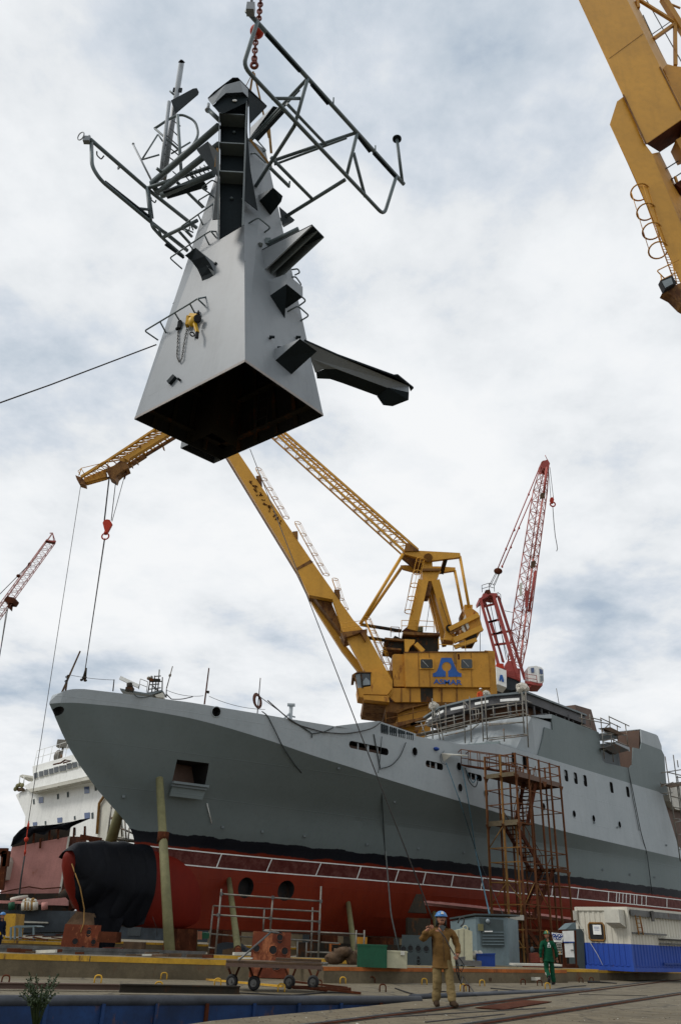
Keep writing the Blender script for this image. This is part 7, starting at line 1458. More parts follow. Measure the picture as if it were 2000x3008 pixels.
    for s in 'LR':
        a, t = j['ank'+s], j['toe'+s]; d = (t-a); m = MB(); fw = V((t.x-a.x, t.y-a.y, 0)).normalized() if V((t.x-a.x, t.y-a.y, 0)).length > .02 else V((0, -1, 0)); flat = (t-a).normalized()
        m.path([a+UP*.05, a-UP*.01], .052, 12); m.path([a-fw*.05-UP*.03, a+flat*.08-UP*.0, t, t+flat*.05], [.045, .055, .048, .03], 12); o = m.build('boot', boots); o.parent = root
    # helmet
    m = MB(); n_ = 22
    hc = hd+V((0, .005, .045)); vs = []; fs = []
    for q in range(8):
        t = R(90*q/7)
        for i in range(n_): a = 2*math.pi*i/n_; vs.append(hc+V((.112*math.sin(t)*math.cos(a), .132*math.sin(t)*math.sin(a), .105*math.cos(t))))
    for q in range(7):
        for i in range(n_): fs.append((q*n_+i, (q+1)*n_+i, (q+1)*n_+(i+1) % n_, q*n_+(i+1) % n_))
    m.add(vs, fs, True); m.ring(hc, V((0, 0, 1)), .118, .010, 6, seg=24)
    m.prism([hc+V((.095*math.cos(R(a)), -.10*abs(math.sin(R(a)))-.08*abs(math.sin(R(a))), -.004)) for a in range(0, 181, 18)], UP*.010)
    hl = m.build('helmet', helmet); hl.parent = root
    if helmet_stripe: m = MB(); m.path([hc+V((0, .137*math.cos(R(a)), .112*math.sin(R(a)))) for a in range(0, 181, 12)], .014, 6); o = m.build('helmet_stripe', helmet_stripe); o.parent = hl
    return root, j, hd
cl = lambda n, c, **k: paint(n, c, .85, .14, scale=3, dirt=.25, streak=False, coord='obj', bmp=.5, spec=.1, **k)
tan = cl('tan_work_cloth', (.155, .085, .028)); tan2 = cl('tan_trouser_cloth', (.20, .145, .065)); brn = cl('brown_boot', (.04, .025, .015)); bh = glassy('blue_helmet', (.03, .17, .42), .35); gh = glassy('green_helmet', (.01, .12, .05), .35)
grn = cl('green_overall_cloth', (.006, .066, .033)); nav = cl('navy_overall_cloth', (.008, .012, .028)); orh = glassy('orange_helmet', (.7, .10, .02), .4); hvy = cl('yellow_waterproof', (.55, .33, .01)); gry = cl('grey_overall', (.05, .055, .055))
# the worker walking towards us with a rod and hose
pA = onz(1300, 2958); pA.z = 0
rA, jA, hA = person('worker in tan clothes and blue helmet walking with a hose over his shoulder', pA, R(4), 1.055, dict(kneeR=(-.10, -.04, .50), ankR=(-.12, .04, .09), toeR=(-.13, -.15, .04), kneeL=(.12, -.10, .52), ankL=(.14, -.22, .10), toeL=(.17, -.42, .06), shR=(-.19, .0, 1.42), elR=(-.40, -.05, 1.22), wrR=(-.33, -.20, 1.40), haR=(-.27, -.24, 1.45), elL=(.32, .02, 1.16), wrL=(.29, -.14, .98), haL=(.25, -.20, .94)), tan, tan2, brn, bh, jacket_len=.76)
m = MB()
for sgn in (-1, 1): m.path([hA+V((sgn*.082, .01, .04)), hA+V((sgn*.088, .015, -.05)), hA+V((sgn*.085, .03, -.15))], .022, 8)
m.path([hA+V((0, .09, .04)), hA+V((0, .10, -.06)), hA+V((0, .09, -.16))], .05, 8); o = m.build('hood', gry); o.parent = rA
m = MB(); m.path([hA+V((-.035, -.096, -.045)), hA+V((0, -.108, -.034)), hA+V((.035, -.096, -.045))], .0065, 6); o = m.build('moustache', M['black']); o.parent = rA
m = MB(); m.path([hA+V((-.085, -.04, .02)), hA+V((-.05, -.10, .022)), hA+V((.05, -.10, .022)), hA+V((.085, -.04, .02))], .0045, 6); o = m.build('glasses', M['black']); o.parent = rA
m = MB(); m.prism([hA+V((-.03, -.12, .085)), hA+V((.03, -.12, .085)), hA+V((.018, -.10, .135)), hA+V((-.018, -.10, .135))], V((0, -.012, 0))); o = m.build('helmet_badge', M['whitedirty']); o.parent = rA
m = MB(); m.ball(V((.0, -.15, 1.33)), .016, 8, 6); m.path([V((0, -.135, 1.42)), V((.01, -.155, 1.2)), V((.01, -.165, .85))], .006, 5); o = m.build('jacket_front_seam', M['wood']); o.parent = rA
m = MB(); m.prism([V((-.07, -.12, 1.49)), V((0, -.165, 1.40)), V((.07, -.12, 1.49)), V((.0, -.10, 1.52))], V((0, -.01, .01))); o = m.build('shirt_collar', gry); o.parent = rA
def wA(v): return pA + Matrix.Rotation(R(4), 3, 'Z') @ (V(v)*1.055)
m = MB(); m.path([wA((-.12, -.24, 1.45)), wA((.02, -.25, 1.30)), wA((.17, -.24, 1.05)), wA((.25, -.22, .95)), wA((.31, -.2, .78)), wA((.34, -.1, .55)), wA((.43, .1, .42))]+[onz(1345, 2872).lerp(onz(1400, 2928), f)+UP*(.30*(1-f)**1.3+.03) for f in (.35, .55, .75, .9, 1)], .014, 6); tag(m.build('air_hose', M['rope']), 'thin dark hose trailing from the tan worker to the ground', 'hose')
m = MB(); m.path([wA((.25, -.22, .95)), wA((.36, -.15, .9)), wA((.46, -.1, .78)), wA((.40, -.1, .66)), wA((.30, -.15, .72)), wA((.27, -.2, .86))], .011, 6); m.path([wA((.24, -.22, .92)), wA((.27, -.2, .65)), wA((.35, -.1, .5))], .012, 6); tag(m.build('cable_loop', M['black']), 'small coiled cable loop hanging from the tan worker hand', 'cable')
m = MB(); m.tube(wA((.235, -.24, .98)), wA((.245, -.25, .82)), .014, 8); tag(m.build('metal_rod', M['steel']), 'short bright metal rod held in the tan worker hand', 'rod')
rA.scale = (1.055*1.12, 1.055*1.06, 1.055)
# the worker walking away
pB = onz(1616, 2893); pB.z = 0
rB, jB_, hB = person('worker in green overalls and green helmet walking away', pB, R(184), 1.0, dict(kneeR=(-.12, -.05, .50), ankR=(-.13, .0, .09), toeR=(-.14, -.19, .04), kneeL=(.11, -.02, .50), ankL=(.13, .30, .27), toeL=(.14, .26, .08), elL=(.30, .05, 1.16), wrL=(.30, .0, .90), haL=(.29, -.02, .81), elR=(-.30, .03, 1.16), wrR=(-.33, -.02, .91), haR=(-.34, -.04, .82)), grn, grn, M['black'], gh, M['yedge'], jacket_len=.84)
m = MB()
bk = lambda x, z: V((x, .155, z))
m.prism([bk(-.065, 1.27), bk(-.025, 1.27), bk(-.02, 1.30), bk(-.022, 1.335), bk(0, 1.35), bk(.022, 1.335), bk(.02, 1.30), bk(.025, 1.27), bk(.065, 1.27), bk(.06, 1.30), bk(.045, 1.31), bk(.028, 1.40), bk(-.028, 1.40), bk(-.045, 1.31), bk(-.06, 1.30)], V((0, .012, 0))); o = m.build('back_emblem', M['white']); o.parent = rB
m = MB()
for i in range(5): m.box(V((-.052+.026*i, .163, 1.245)), (.018, .01, .022))
o = m.build('back_lettering', M['white']); o.parent = rB
m = MB(); m.ring(V((.125, .18, .36)), V((0, .8, .6)), .085, .014, 6, seg=16); o = m.build('reflective_band', M['whitedirty']); o.parent = rB
m = MB(); m.ring(V((0, 0, 1.04)), V((0, 0, 1)), .15, .02, 6, seg=20); o = m.build('belt', grn); o.parent = rB; o.scale = (1.05, .85, 1)
# others
pC = at(10, 2796, 40); pC.z = .0
person('worker in navy overalls and blue helmet standing at the far left', V((at(6, 2700, 40).x, 40, -.02)), R(60), 1.0, dict(elR=(-.28, -.05, 1.16), wrR=(-.25, -.28, 1.02), haR=(-.24, -.34, .98)), nav, nav, M['black'], bh, gloves=hvy)
fp = lambda x, y, Y: V((at(x, y, Y).x, Y, at(x, y, Y).z))
for (x, y, lab, t_, hm, rz) in ((157, 2653, 'worker in yellow waterproofs and orange helmet on the barge', hvy, orh, 120), (186, 2653, 'worker in grey overalls and orange helmet on the barge', gry, orh, 200), (169, 2656, 'worker in pale clothes and pale helmet between two others', cl('pale_overall', (.3, .25, .2)), M['whitedirty'], 160)):
    hpnt = at(x, y, 62); person(lab, V((hpnt.x, 62, hpnt.z-1.76)), R(rz), .98, {}, t_, t_, M['black'], hm, detail=False)
hpnt = at(1410, 2022, 66); person('worker with orange vest and white helmet up on the wheelhouse roof', V((hpnt.x, 66, hpnt.z-1.78)), R(20), 1.0, {}, cl('orange_vest', (.6, .09, .03)), nav, M['black'], M['white'], detail=False)
# ------------------------------------------------------------------ cloth over the bulb
tp = thing('black_tarpaulin', 'big black tarpaulin draped over the bulbous bow', 'tarpaulin', S(-1, 0, 1.5))
m = MB(); vs = []; fs = []; na, ns_ = 60, 110
rnd = random.Random(3)
for j in range(ns_+1):
    f = j/ns_
    for i in range(na+1):
        a = -70+ (70+196)*i/na; ar = R(min(a, 128)); s0_ = -3.98+.3*max(0, (a-15)/120)**1.2*(1 if a > 15 else 0); s1_ = .6-.5*max(0, (a-60)/136)**2
        s = s0_+(s1_-s0_)*f; h, wd, cz = bulb_ring(min(s, 1.2), .10); top = cz+h
        wob = .04*math.sin(s*3.1+a*.035)+.055*(abs(math.sin(s*4.1+.5*math.sin(a*.05)))**.5-.7)+.05*(abs(math.sin(s*2.3+a*.03+1))**.6-.6)
        wd2 = max(wd+.1, .75+.35*f) ; z = cz+h*math.cos(ar)*1.04; t = (wd2+wob)*math.sin(ar)
        if a > 95: k = (a-95)/101; z = cz-h*.09-(h*.92+.05)*k; t = wd2*(1-.35*k)+wob*(1+2*k)
        z = max(z+.03*math.sin(s*5+a*.02), 1.46+.10*math.sin(s*4)); 
        if s > 1.2: z += (.05)*(s-1.2)
        vs.append(S(s, t+.06, z))
for j in range(ns_):
    for i in range(na): fs.append((j*(na+1)+i, j*(na+1)+i+1, (j+1)*(na+1)+i+1, (j+1)*(na+1)+i))
m.add(vs, fs, True); part(m, 'sheet', M['tarp'], tp)
m = MB(); vs = []; fs = []
for j in range(13):
    for i in range(9): s = -2.6+i*.2; z = 1.75-j*.14; k = j/12; vs.append(S(-1.9+(s+1.9)*(1-.45*k)+.25*k, 1.2-.25*k+.06*math.sin(i*1.7+j*.5), z))
for j in range(12):
    for i in range(8): fs.append((j*9+i, j*9+i+1, (j+1)*9+i+1, (j+1)*9+i))
m.add(vs, fs, True); part(m, 'hanging_tail', M['tarp'], tp)
m = MB(); m.path([S(-3.85, .55, 4.0), S(-3.4, .9, 3.0), S(-3.0, .9, 2.1), S(-2.95, 1.0, 1.5), S(-3.1, 1.1, 1.1)], .03, 6); part(m, 'tie_rope', M['strap'], tp)
m = MB(); m.path([S(.6, 1.3, 1.9), S(1.0, 1.2, 1.4), S(1.3, .9, 1.0)], .012, 5); part(m, 'tie_rope', M['rope'], tp)
# ------------------------------------------------------------------ ropes, hoses and poles on the ship
L_ = lambda x, y: (600+x/2.24, 1900+y/2.24)
U_ = lambda x, y: (x/2.24, 1900+y/2.24)
Z_ = lambda x, y: (x, y)
def hang(name, label, pts, r=.03, mat='cord', cat='hose'):
    m = MB(); m.path(bend([V(p) for p in pts], .4, 4), r, 6); return tag(m.build(name, M[mat]), label, cat)
def hs(x, y, o=.12):            # pixel on the ship side
    for t in [6.3]:
        pass
    r = ray(x, y); best = None
    for k in range(400):
        d = 36+k*.12; p = EYE+r*(d/r.y); v = p-V((SB[0], SB[1], 0)); s = v.dot(SAv); t = v.dot(SNv); zz = p.z
        if zz > 1.4 and s > -6:
            hb_ = hullt(s, min(zz, lerp(GNZ, s))) if s < 78 else 0
            if t <= hb_+o: return p
    return at(x, y, 50)
hang('air_hose', 'grey hose hanging over the bulwark below the coil', [hs(*L_(380, 425)), hs(*L_(415, 450)), hs(*L_(470, 560)), hs(*L_(515, 655)), hs(*L_(590, 770)), hs(*L_(640, 830))], .03)
hang('air_hose', 'long dark hose looped along the forecastle bulwark', [S(4.5, 4.2, 13.1), hs(*L_(550, 470)), hs(*L_(620, 515)), hs(*L_(780, 562)), hs(*L_(920, 573)), hs(*L_(1015, 560)), S(11.5, 5.9, 12.6), S(12.2, 5.9, 13.1)], .035, 'rope')
hang('air_hose', 'short hose loop with a drooping end on the bulwark', [hs(*L_(560, 475)), hs(*L_(640, 525)), hs(*L_(708, 570)), hs(*L_(708, 598))], .035); hang('air_hose', 'short hose curving back up over the bulwark edge', [hs(*L_(710, 572)), hs(*L_(790, 560)), hs(*L_(850, 530))], .03)
hang('air_hose', 'twin hose falling straight from the deck vent to the dock', [hs(*L_(1115, 575)), hs(*L_(1130, 660)), hs(*L_(1158, 800)), hs(*L_(1168, 1000)), hs(*L_(1180, 1200)), hs(*L_(1190, 1400)), at(*V5(1305, 0), 46), at(*V5(1340, 420), 44), at(*V5(1395, 665), 43)], .035)
hang('air_hose', 'thin companion hose beside the vertical one', [hs(*L_(1168, 590)), hs(*L_(1160, 680)), hs(*L_(1150, 800)), hs(*L_(1142, 830))], .02); hang('air_hose', 'hose curve bowing from the bulwark opening', [hs(*L_(1325, 630)), hs(*L_(1290, 720)), hs(*L_(1230, 785)), hs(*L_(1165, 800))], .03)
P12 = lambda x, y: (1200+x/1.96, 1950+y/1.96)
hang('mooring_rope', 'pale blue rope falling from the gangway opening', [hs(*P12(305, 590), .3), hs(*P12(345, 800), .3), hs(*P12(385, 1080), .3), at(*P12(465, 1450), 49)], .035, 'bluecord', 'rope'); hang('mooring_rope', 'second blue rope beside the stair tower', [hs(*P12(215, 570), .3), hs(*P12(290, 780), .3), hs(*P12(380, 1060), .3), at(*P12(470, 1455), 49.2)], .028, 'bluecord', 'rope')
hang('mooring_rope', 'thin grey rope right of the pale blue rope', [hs(*P12(290, 770), .3), hs(*P12(400, 1120), .3), at(*P12(540, 1440), 49.5)], .02, 'cord', 'rope')
hang('air_hose', 'hose bundle looping below the gangway', [hs(*P12(325, 600), .3), hs(*P12(345, 680), .3), hs(*P12(385, 718), .3), hs(*P12(400, 665), .3)], .035); hang('air_hose', 'inner hose loop below the gangway', [hs(*P12(330, 610), .3), hs(*P12(350, 660), .3), hs(*P12(372, 690), .3), hs(*P12(392, 650), .3)], .025, 'bluecord')
hang('air_hose', 'long grey hose down the after ship side', [hs(*P12(1260, 595)), hs(*P12(1290, 740)), hs(*P12(1335, 970)), hs(*P12(1370, 1090)), hs(*P12(1400, 1330))], .035); hang('air_hose', 'second hose close beside the after one', [hs(*P12(1262, 600)), hs(*P12(1282, 740)), hs(*P12(1325, 960))], .025)
hang('wire_loop', 'thin wire loop at the rail before the gangway', [hs(*P12(205, 500)), hs(*P12(180, 530)), hs(*P12(185, 570)), hs(*P12(215, 580))], .015, 'cord', 'wire')
m = MB(); p = hs(*P12(158, 490), .1); m.ball(p, (.22, .2, .12), 10, 6); tag(m.build('blue_bag', M['bluebin']), 'small blue bag on the bulwark edge', 'bag')
for (a, b, w_, lab, mt) in (((*U_(405, 312), 46), (*U_(530, 28), 46), .09, 'slanted wooden pole lashed at the bow tip', 'wood'), ((*U_(432, 300), 46), (*U_(450, 185), 46), .09, 'shorter wooden prop crossed under the slanted pole', 'wood'), ((*U_(1346, 378), 46.5), (*U_(1376, 140), 46.5), .08, 'upright rusty pole on the forecastle', 'rust'), ((*U_(745, 292), 47), (*U_(753, 215), 47), .06, 'short dark stanchion near the bow', 'soot'), ((*U_(1095, 335), 47), (*U_(1097, 278), 47), .06, 'short dark stanchion behind the radar', 'soot'), ((*L_(350, 438), 50), (*L_(370, 205), 50), .06, 'thin pole carrying the hose coil', 'soot')):
    m = MB(); m.beam(at(*a), at(*b), w_, w_, up=YA, w2=w_*.8); tag(m.build('deck_pole', M[mt]), lab, 'pole')
m = MB(); m.box(at(*U_(1370, 298), 46.5), (.14, .1, .14)); tag(m.build('pole_lamp', M['soot']), 'small fitting on the upright rusty pole', 'fitting')
m = MB(); m.path([at(*U_(448, 186), 46)+V((.08*math.cos(i), -.06, -.12*i/3)) for i in range(14)], .03, 5); tag(m.build('rope_lashing', M['rope']), 'rope lashing binding the two bow poles', 'lashing')
m = MB(); p = at(*L_(347, 352), 49.9)
for i in range(5): m.ring(p+V((.02*i, 0, -.02*i)), V((.9, -.45, .1)), .42-.03*(i % 3), .05, 8, seg=22, ref=(0, 0, 1))
cl_ = m.build('hose_coil', paint('rust_red_hose', (.10, .035, .02), .7, .2)); cl_.scale = (1, 1, 1); tag(cl_, 'coil of rust red hose hung on the thin pole', 'hose')
cable('lifeline', 'wire from the hose coil pole down to the davit', 'wire', [at(*L_(368, 330), 50), at(*L_(548, 462), 50)], .025, M['rope'])
for a, b, s_, lab in (((465, 186), (752, 218), .2, 'thin wire between bow pole and stanchion'), ((1097, 285), (1340, 322), .5, 'slack lifeline between stanchion and rusty pole'), ((1376, 325), (1745, 412), .6, 'slack wire from the rusty pole to the coil pole')): 
    p, q = at(*U_(*a), 46.8), at(*U_(*b), 47.2); cable('lifeline', lab, 'wire', [p.lerp(q, i/10)-UP*(s_*4*(i/10)*(1-i/10)*.3) for i in range(11)], .014, M['rope'])
m = MB(); q_ = [hs(*U_(1095, 325), .2)+UP*.1, at(*U_(1130, 345), 46.5), at(*U_(1200, 345), 47), at(*U_(1270, 328), 47)]; m.path(bend(q_, .3), .03, 6); tag(m.build('air_hose', M['rope']), 'dark hose lying over the rail behind the radar', 'hose')
hang('air_hose', 'faint cable drooping on the bulwark below the radar', [hs(*U_(883, 308)), hs(*U_(900, 330)), hs(*U_(950, 334)), hs(*U_(1000, 322))], .02)
# radar mast of another vessel showing over the rail
rm = thing('radar_mast', 'radar scanner and lattice aerial tower showing above the bow rail', 'radar', at(*U_(930, 300), 75)); q = lambda x, y, Y=75.: at(*U_(x, y), Y)
m = MB(); m.beam(q(793, 204), q(916, 262), .3, .32); part(m, 'scanner_bar', M['white'], rm); m = MB(); m.tube(q(856, 240), q(856, 280), .3, 10); m.box(q(856, 282), (.7, .6, .35)); part(m, 'scanner_base', M['soot'], rm)
slab(rm, 'platform', M['mastrim'], lambda x, y: U_(x, y), 75, [(790, 272), (850, 285), (960, 303), (1070, 282), (1070, 292), (1000, 315), (900, 305), (795, 288)], 2); slab(rm, 'platform_support', M['whitedirty'], lambda x, y: U_(x, y), 75, [(1020, 318), (1072, 300), (1076, 335), (1030, 330)], 1)
m = MB()
for a, b in (((990, 215), (975, 300)), ((1010, 215), (1000, 298)), ((1030, 215), (1022, 290)), ((1050, 150), (1040, 290)), ((1070, 200), (1068, 282)), ((978, 280), (1060, 270)), ((982, 250), (1050, 245)), ((985, 230), (1065, 228)), ((1020, 195), (1060, 192)), ((1020, 220), (1018, 190)), ((1000, 250), (1040, 290))): m.tube(q(*a), q(*b), .06, 5)
part(m, 'lattice_tower', M['steel'], rm)
m = MB(); m.beam(q(985, 218), q(1055, 222), .3, .25); part(m, 'top_platform', M['soot'], rm); m = MB(); m.ball(q(980, 207), (.18, .16, .18), 8, 6); m.ball(q(998, 203), (.15, .15, .2), 8, 6); part(m, 'lamp_cluster', M['scaf'], rm)
m = MB(); m.tube(q(1137, 128), q(1097, 275), .05, 5); m.tube(q(1122, 180), q(1118, 195), .12, 6); part(m, 'whip_aerial', M['scaf'], rm); railing(rm, M['scaf'], [q(915, 280), q(965, 300)], 1.0, .03)

# ------------------------------------------------------------------ white ship on the left
ws = thing('white_ship', 'white ship with a row of bridge windows behind the grey bow', 'ship', at(120, 2700, 88)*1); ws.location.z = 0
YW = lambda x: 92-(x-40)*.042
WP1 = at(45, 2700, 92); WP2 = at(400, 2700, 77); WN = V(((WP2-WP1).y, -(WP2-WP1).x, 0)).normalized(); WN = -WN if WN.y > 0 else WN
w_ = lambda x, y, o=0.: onpl(x/2.24, 1900+y/2.24, WP1-WN*o, WN)
def wpoly(name, pts, mat, o=0., th=2.5, g=ws): m = MB(); m.prism([w_(x, y, o) for x, y in pts], YA*th); return part(m, name, mat, g)
wpoly('hull_side', [(106, 975), (185, 928), (625, 842), (900, 790), (900, 1700), (120, 1700), (170, 1115)], M['white'], 0, 6)
wpoly('bridge', [(218, 828), (580, 745), (700, 715), (900, 690), (900, 790), (620, 842), (185, 940), (160, 918), (222, 880)], M['white'], -.6, 7)
wpoly('bridge_top', [(217, 786), (520, 700), (700, 650), (900, 620), (900, 700), (580, 748), (218, 830)], M['white'], -.3, 7)
wpoly('deck_edge', [(183, 938), (620, 848), (640, 850), (640, 862), (205, 956)], M['whitedirty'], -1.4, 1.5)
for i in range(6): x = 235+i*72; wpoly('bracket', [(x, 945-i*15), (x+34, 938-i*15), (x+2, 962-i*15)], M['whitedirty'], -1.2, .2)
for x0, x1, y in ((224, 246, 850), (258, 284, 840), (290, 316, 830), (324, 350, 822), (356, 384, 812), (391, 434, 803), (441, 471, 790), (477, 507, 780), (516, 546, 768), (555, 585, 760), (592, 620, 752)):
    f_ = wpoly('window', [(x0-2, y-22), (x1+2, y-28), (x1+4, y+14), (x0, y+20)], M['white'], -.72, .2); wpoly('pane', [(x0, y-18), (x1, y-24), (x1+1, y+10), (x0+2, y+16)], M['glass'], -.78, .1, f_)
for x, y, ww, hh in ((256, 1008, 30, 42), (555, 942, 33, 48), (218, 1018, 10, 36), (376, 985, 12, 38), (441, 972, 12, 38), (623, 928, 14, 40), (378, 1140, 32, 36), (556, 1110, 36, 42), (217, 1165, 28, 26), (295, 1158, 10, 26), (487, 1125, 10, 26), (602, 1110, 13, 42), (553, 1215, 12, 70), (490, 1215, 8, 50), (582, 1300, 12, 40)):
    wpoly('window', [(x, y-hh/2+4), (x+ww, y-hh/2), (x+ww+1, y+hh/2-3), (x+2, y+hh/2)], M['glassblue'] if ww > 15 else M['slate'], -.05, .05)
railing(ws, M['white'], [w_(228, 780, 0), w_(380, 738, 0), w_(540, 690, 0)], 1.6, .03)
m = MB(); p = w_(410, 700, 1); m.box(p+UP*1.0, (1.3, .8, .8)); m.tube(p-UP*1.2, p+UP*.8, .12); m.ball(w_(385, 720, 1), (.5, .4, .7), 10, 6); part(m, 'searchlight', M['scaf'], ws); m = MB(); m.path([w_(355, 775, -1), w_(400, 765, -1), w_(430, 745, -1), w_(470, 750, -1), w_(420, 765, -1)], .09, 5); part(m, 'cable_bundle', M['rust'], ws)
wpoly('wing_canopy', [(130, 848), (150, 840), (222, 850), (222, 862), (135, 856)], M['whitedirty'], 0, 3); m = MB(); m.tube(w_(133, 852), w_(128, 905), .06, 5); m.tube(w_(162, 850), w_(158, 900), .06, 5); part(m, 'canopy_post', M['white'], ws)
m = MB()
for x, y in ((118, 915), (132, 908), (105, 935), (148, 912)): m.ball(w_(x, y, -.5), (.24, .2, .26), 8, 6)
part(m, 'deck_lamps', M['olive'], ws); wpoly('wing_clutter', [(110, 930), (150, 925), (160, 940), (115, 948)], M['wood'], -.4, .6)
wpoly('funnel_door_recess', [(640, 1200), (655, 1010), (700, 960), (780, 955), (820, 1300), (640, 1300)], M['whitedirty'], -.1, .3); m = MB(); m.path([w_(640, 1230, -.3), w_(655, 1030, -.3), w_(700, 962, -.3), w_(740, 975, -.3)], .14, 6); part(m, 'arched_rim', M['rustyellow'], ws)
# scaffold between the two ships
sf2 = thing('tube_scaffold', 'tube scaffold standing between the white ship and the grey bow', 'scaffold', at(*U_(760, 1340), 60))
for a, b in (((741, 1010), (704, 1290)), ((795, 1100), (805, 1250)), ((822, 1140), (835, 1300)), ((852, 1190), (842, 1306)), ((728, 1130), (830, 1132)), ((712, 1255), (890, 1275)), ((768, 1180), (880, 1230)), ((800, 1110), (720, 1130)), ((730, 1060), (742, 1060))): rod(sf2, 'tube', M['scaf'], U_, a, b, .06, 60)
slab(sf2, 'scaffold_board', M['soot'], U_, 60, [(765, 1248), (888, 1268), (888, 1285), (765, 1272)], .6)
# pink hull block and its black cover
F6 = lambda x, y: (x/2.613, 2400+y/2.613)
pb = thing('hull_block', 'pink primed hull block with leaning side plate', 'block', at(*F6(260, 600), 64)); pb.location.z = 0
slab(pb, 'side_plate', M['pink'], F6, 62, [(94, 232), (530, 150), (463, 582), (3, 602)], .4); m = MB(); m.prism([at(*F6(530, 148), 62), at(*F6(655, 152), 66), at(*F6(655, 560), 66), at(*F6(463, 584), 62)], YA*.4); part(m, 'end_plate', M['rust'], pb)
bar(pb, 'plate_edge', M['whitedirty'], F6, (533, 148), (462, 584), .12, 61.8); slab(pb, 'lower_girder', M['pink'], F6, 62.3, [(280, 640), (460, 610), (530, 620), (535, 660), (270, 668)], .8)
m = MB(); m.path([at(*F6(x, y), 61.7) for x, y in ((0, 580), (100, 560), (225, 535), (330, 552), (470, 540))], .04, 5); part(m, 'hanging_cord', M['rust'], pb)
slab(pb, 'bilge_piece', M['rust'], F6, 61, [(462, 582), (500, 570), (525, 620), (560, 700), (530, 720), (470, 640)], 1.0); m = MB(); m.ball(at(*F6(503, 600), 61), (.45, .3, .4), 10, 8); part(m, 'plug', M['soot'], pb)
m = MB()
for a, b in (((620, 152), (760, 175)), ((690, 170), (780, 178)), ((780, 178), (778, 215))): m.beam(at(*F6(*a), 60), at(*F6(*b), 60), .3, .3, up=YA)
part(m, 'steel_bracket', M['rust'], pb)
tg = thing('black_awning', 'torn black sheet stretched above the pink hull block', 'sheet', at(*F6(300, 150), 61)); m = MB()
tops = [(92, 222, 88, 160), (105, 160, 130, 125), (150, 110, 192, 74), (190, 74, 260, 68), (330, 66, 420, 58), (420, 60, 560, 40), (560, 40, 690, 12)]
tp_ = [(85, 222), (105, 155), (150, 105), (192, 74), (260, 70), (340, 64), (430, 56), (500, 44), (560, 34), (620, 18), (690, 8)]; bt_ = [(85, 226), (110, 215), (170, 190), (215, 170), (268, 122), (345, 140), (390, 98), (450, 92), (520, 105), (560, 70), (690, 14)]
vs = []; n = len(tp_)
for k in range(6):
    for i in range(n): f = k/5; x = tp_[i][0]*(1-f)+bt_[i][0]*f; y = tp_[i][1]*(1-f)+bt_[i][1]*f; vs.append(at(*F6(x, y), 61.6+.25*math.sin(i*2+k*1.3)))
m.add(vs, [(k*n+i, k*n+i+1, (k+1)*n+i+1, (k+1)*n+i) for k in range(5) for i in range(n-1)], True); part(m, 'sheet', M['tarp'], tg)
for x, y in ((265, 125), (315, 165), (385, 100), (452, 95), (573, 80), (655, 70)): bar(tg, 'support_post', M['rust'], F6, (x, y), (x-5, y+75), .12, 61.8)
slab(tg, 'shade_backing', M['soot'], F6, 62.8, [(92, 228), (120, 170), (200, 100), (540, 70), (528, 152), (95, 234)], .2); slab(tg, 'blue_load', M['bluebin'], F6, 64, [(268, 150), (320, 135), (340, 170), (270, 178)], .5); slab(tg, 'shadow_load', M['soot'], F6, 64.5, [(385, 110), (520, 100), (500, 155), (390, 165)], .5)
m = MB(); m.ball(at(*F6(205, 172), 60), (.15, .15, .17), 14, 10); m.path([at(*F6(x, y), 60) for x, y in ((225, 30), (218, 70), (213, 110), (205, 172), (200, 230), (192, 300))], .035, 5); m.tube(at(*F6(222, 50), 60), at(*F6(216, 90), 60), .08, 8); m.tube(at(*F6(197, 255), 60), at(*F6(194, 285), 60), .07, 8); tag(m.build('overhaul_ball', M['orange']), 'red overhaul ball and chain hanging before the pink block', 'hook')
cable('hoist_tail', 'dark rope dropping below the red overhaul ball', 'rope', [at(*F6(192, 300), 60), at(*F6(165, 470), 60), at(*F6(125, 820), 60)], .06, M['rope'])
bg = thing('dark_barge', 'long dark barge with workers on deck at the left', 'barge', at(100, 2700, 60)); bg.location.z = 0
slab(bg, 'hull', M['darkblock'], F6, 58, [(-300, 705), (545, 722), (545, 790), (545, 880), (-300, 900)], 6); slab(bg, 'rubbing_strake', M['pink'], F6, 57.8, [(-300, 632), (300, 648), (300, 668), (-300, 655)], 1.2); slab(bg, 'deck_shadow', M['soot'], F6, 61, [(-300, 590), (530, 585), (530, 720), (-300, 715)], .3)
slab(bg, 'red_plating', M['pink'], F6, 60.5, [(250, 640), (500, 618), (520, 640), (520, 680), (250, 672)], .3)
slab(bg, 'scrap_plates', M['whitedirty'], F6, 57.8, [(130, 798), (250, 800), (370, 806), (370, 816), (130, 812)], .2)
m = MB(); m.tube(at(*F6(150, 640), 59), at(*F6(150, 612), 59), .55, 14); tag(m.build('white_bollard', M['whitedirty']), 'fat white bollard on the dark barge', 'bollard')
for i, x in enumerate((192, 205, 216, 228, 240, 254, 268)): m = MB(); m.tube(at(*F6(x, 715), 57.6), at(*F6(x+1, 655-(i % 3)*5), 57.6), .22, 10); m.ball(at(*F6(x+1, 650-(i % 3)*5), 57.6), .16, 8, 6); tag(m.build('gas_bottle', M['strap'] if i % 2 else M['whitedirty']), ('brown' if i % 2 else 'pale')+' gas bottle in the row on the dark barge', 'bottle', 'gas bottles on the barge '+('brown' if i % 2 else 'pale'))
for i, (x, mt) in enumerate(((92, 'green'), (345, 'pink'))): m = MB(); m.tube(at(*F6(x, 712), 57.5), at(*F6(x, 655), 57.5), .2, 8); tag(m.build('deck_post', M[mt]), ['green post on the barge edge', 'pale red post on the barge edge'][i], 'post')
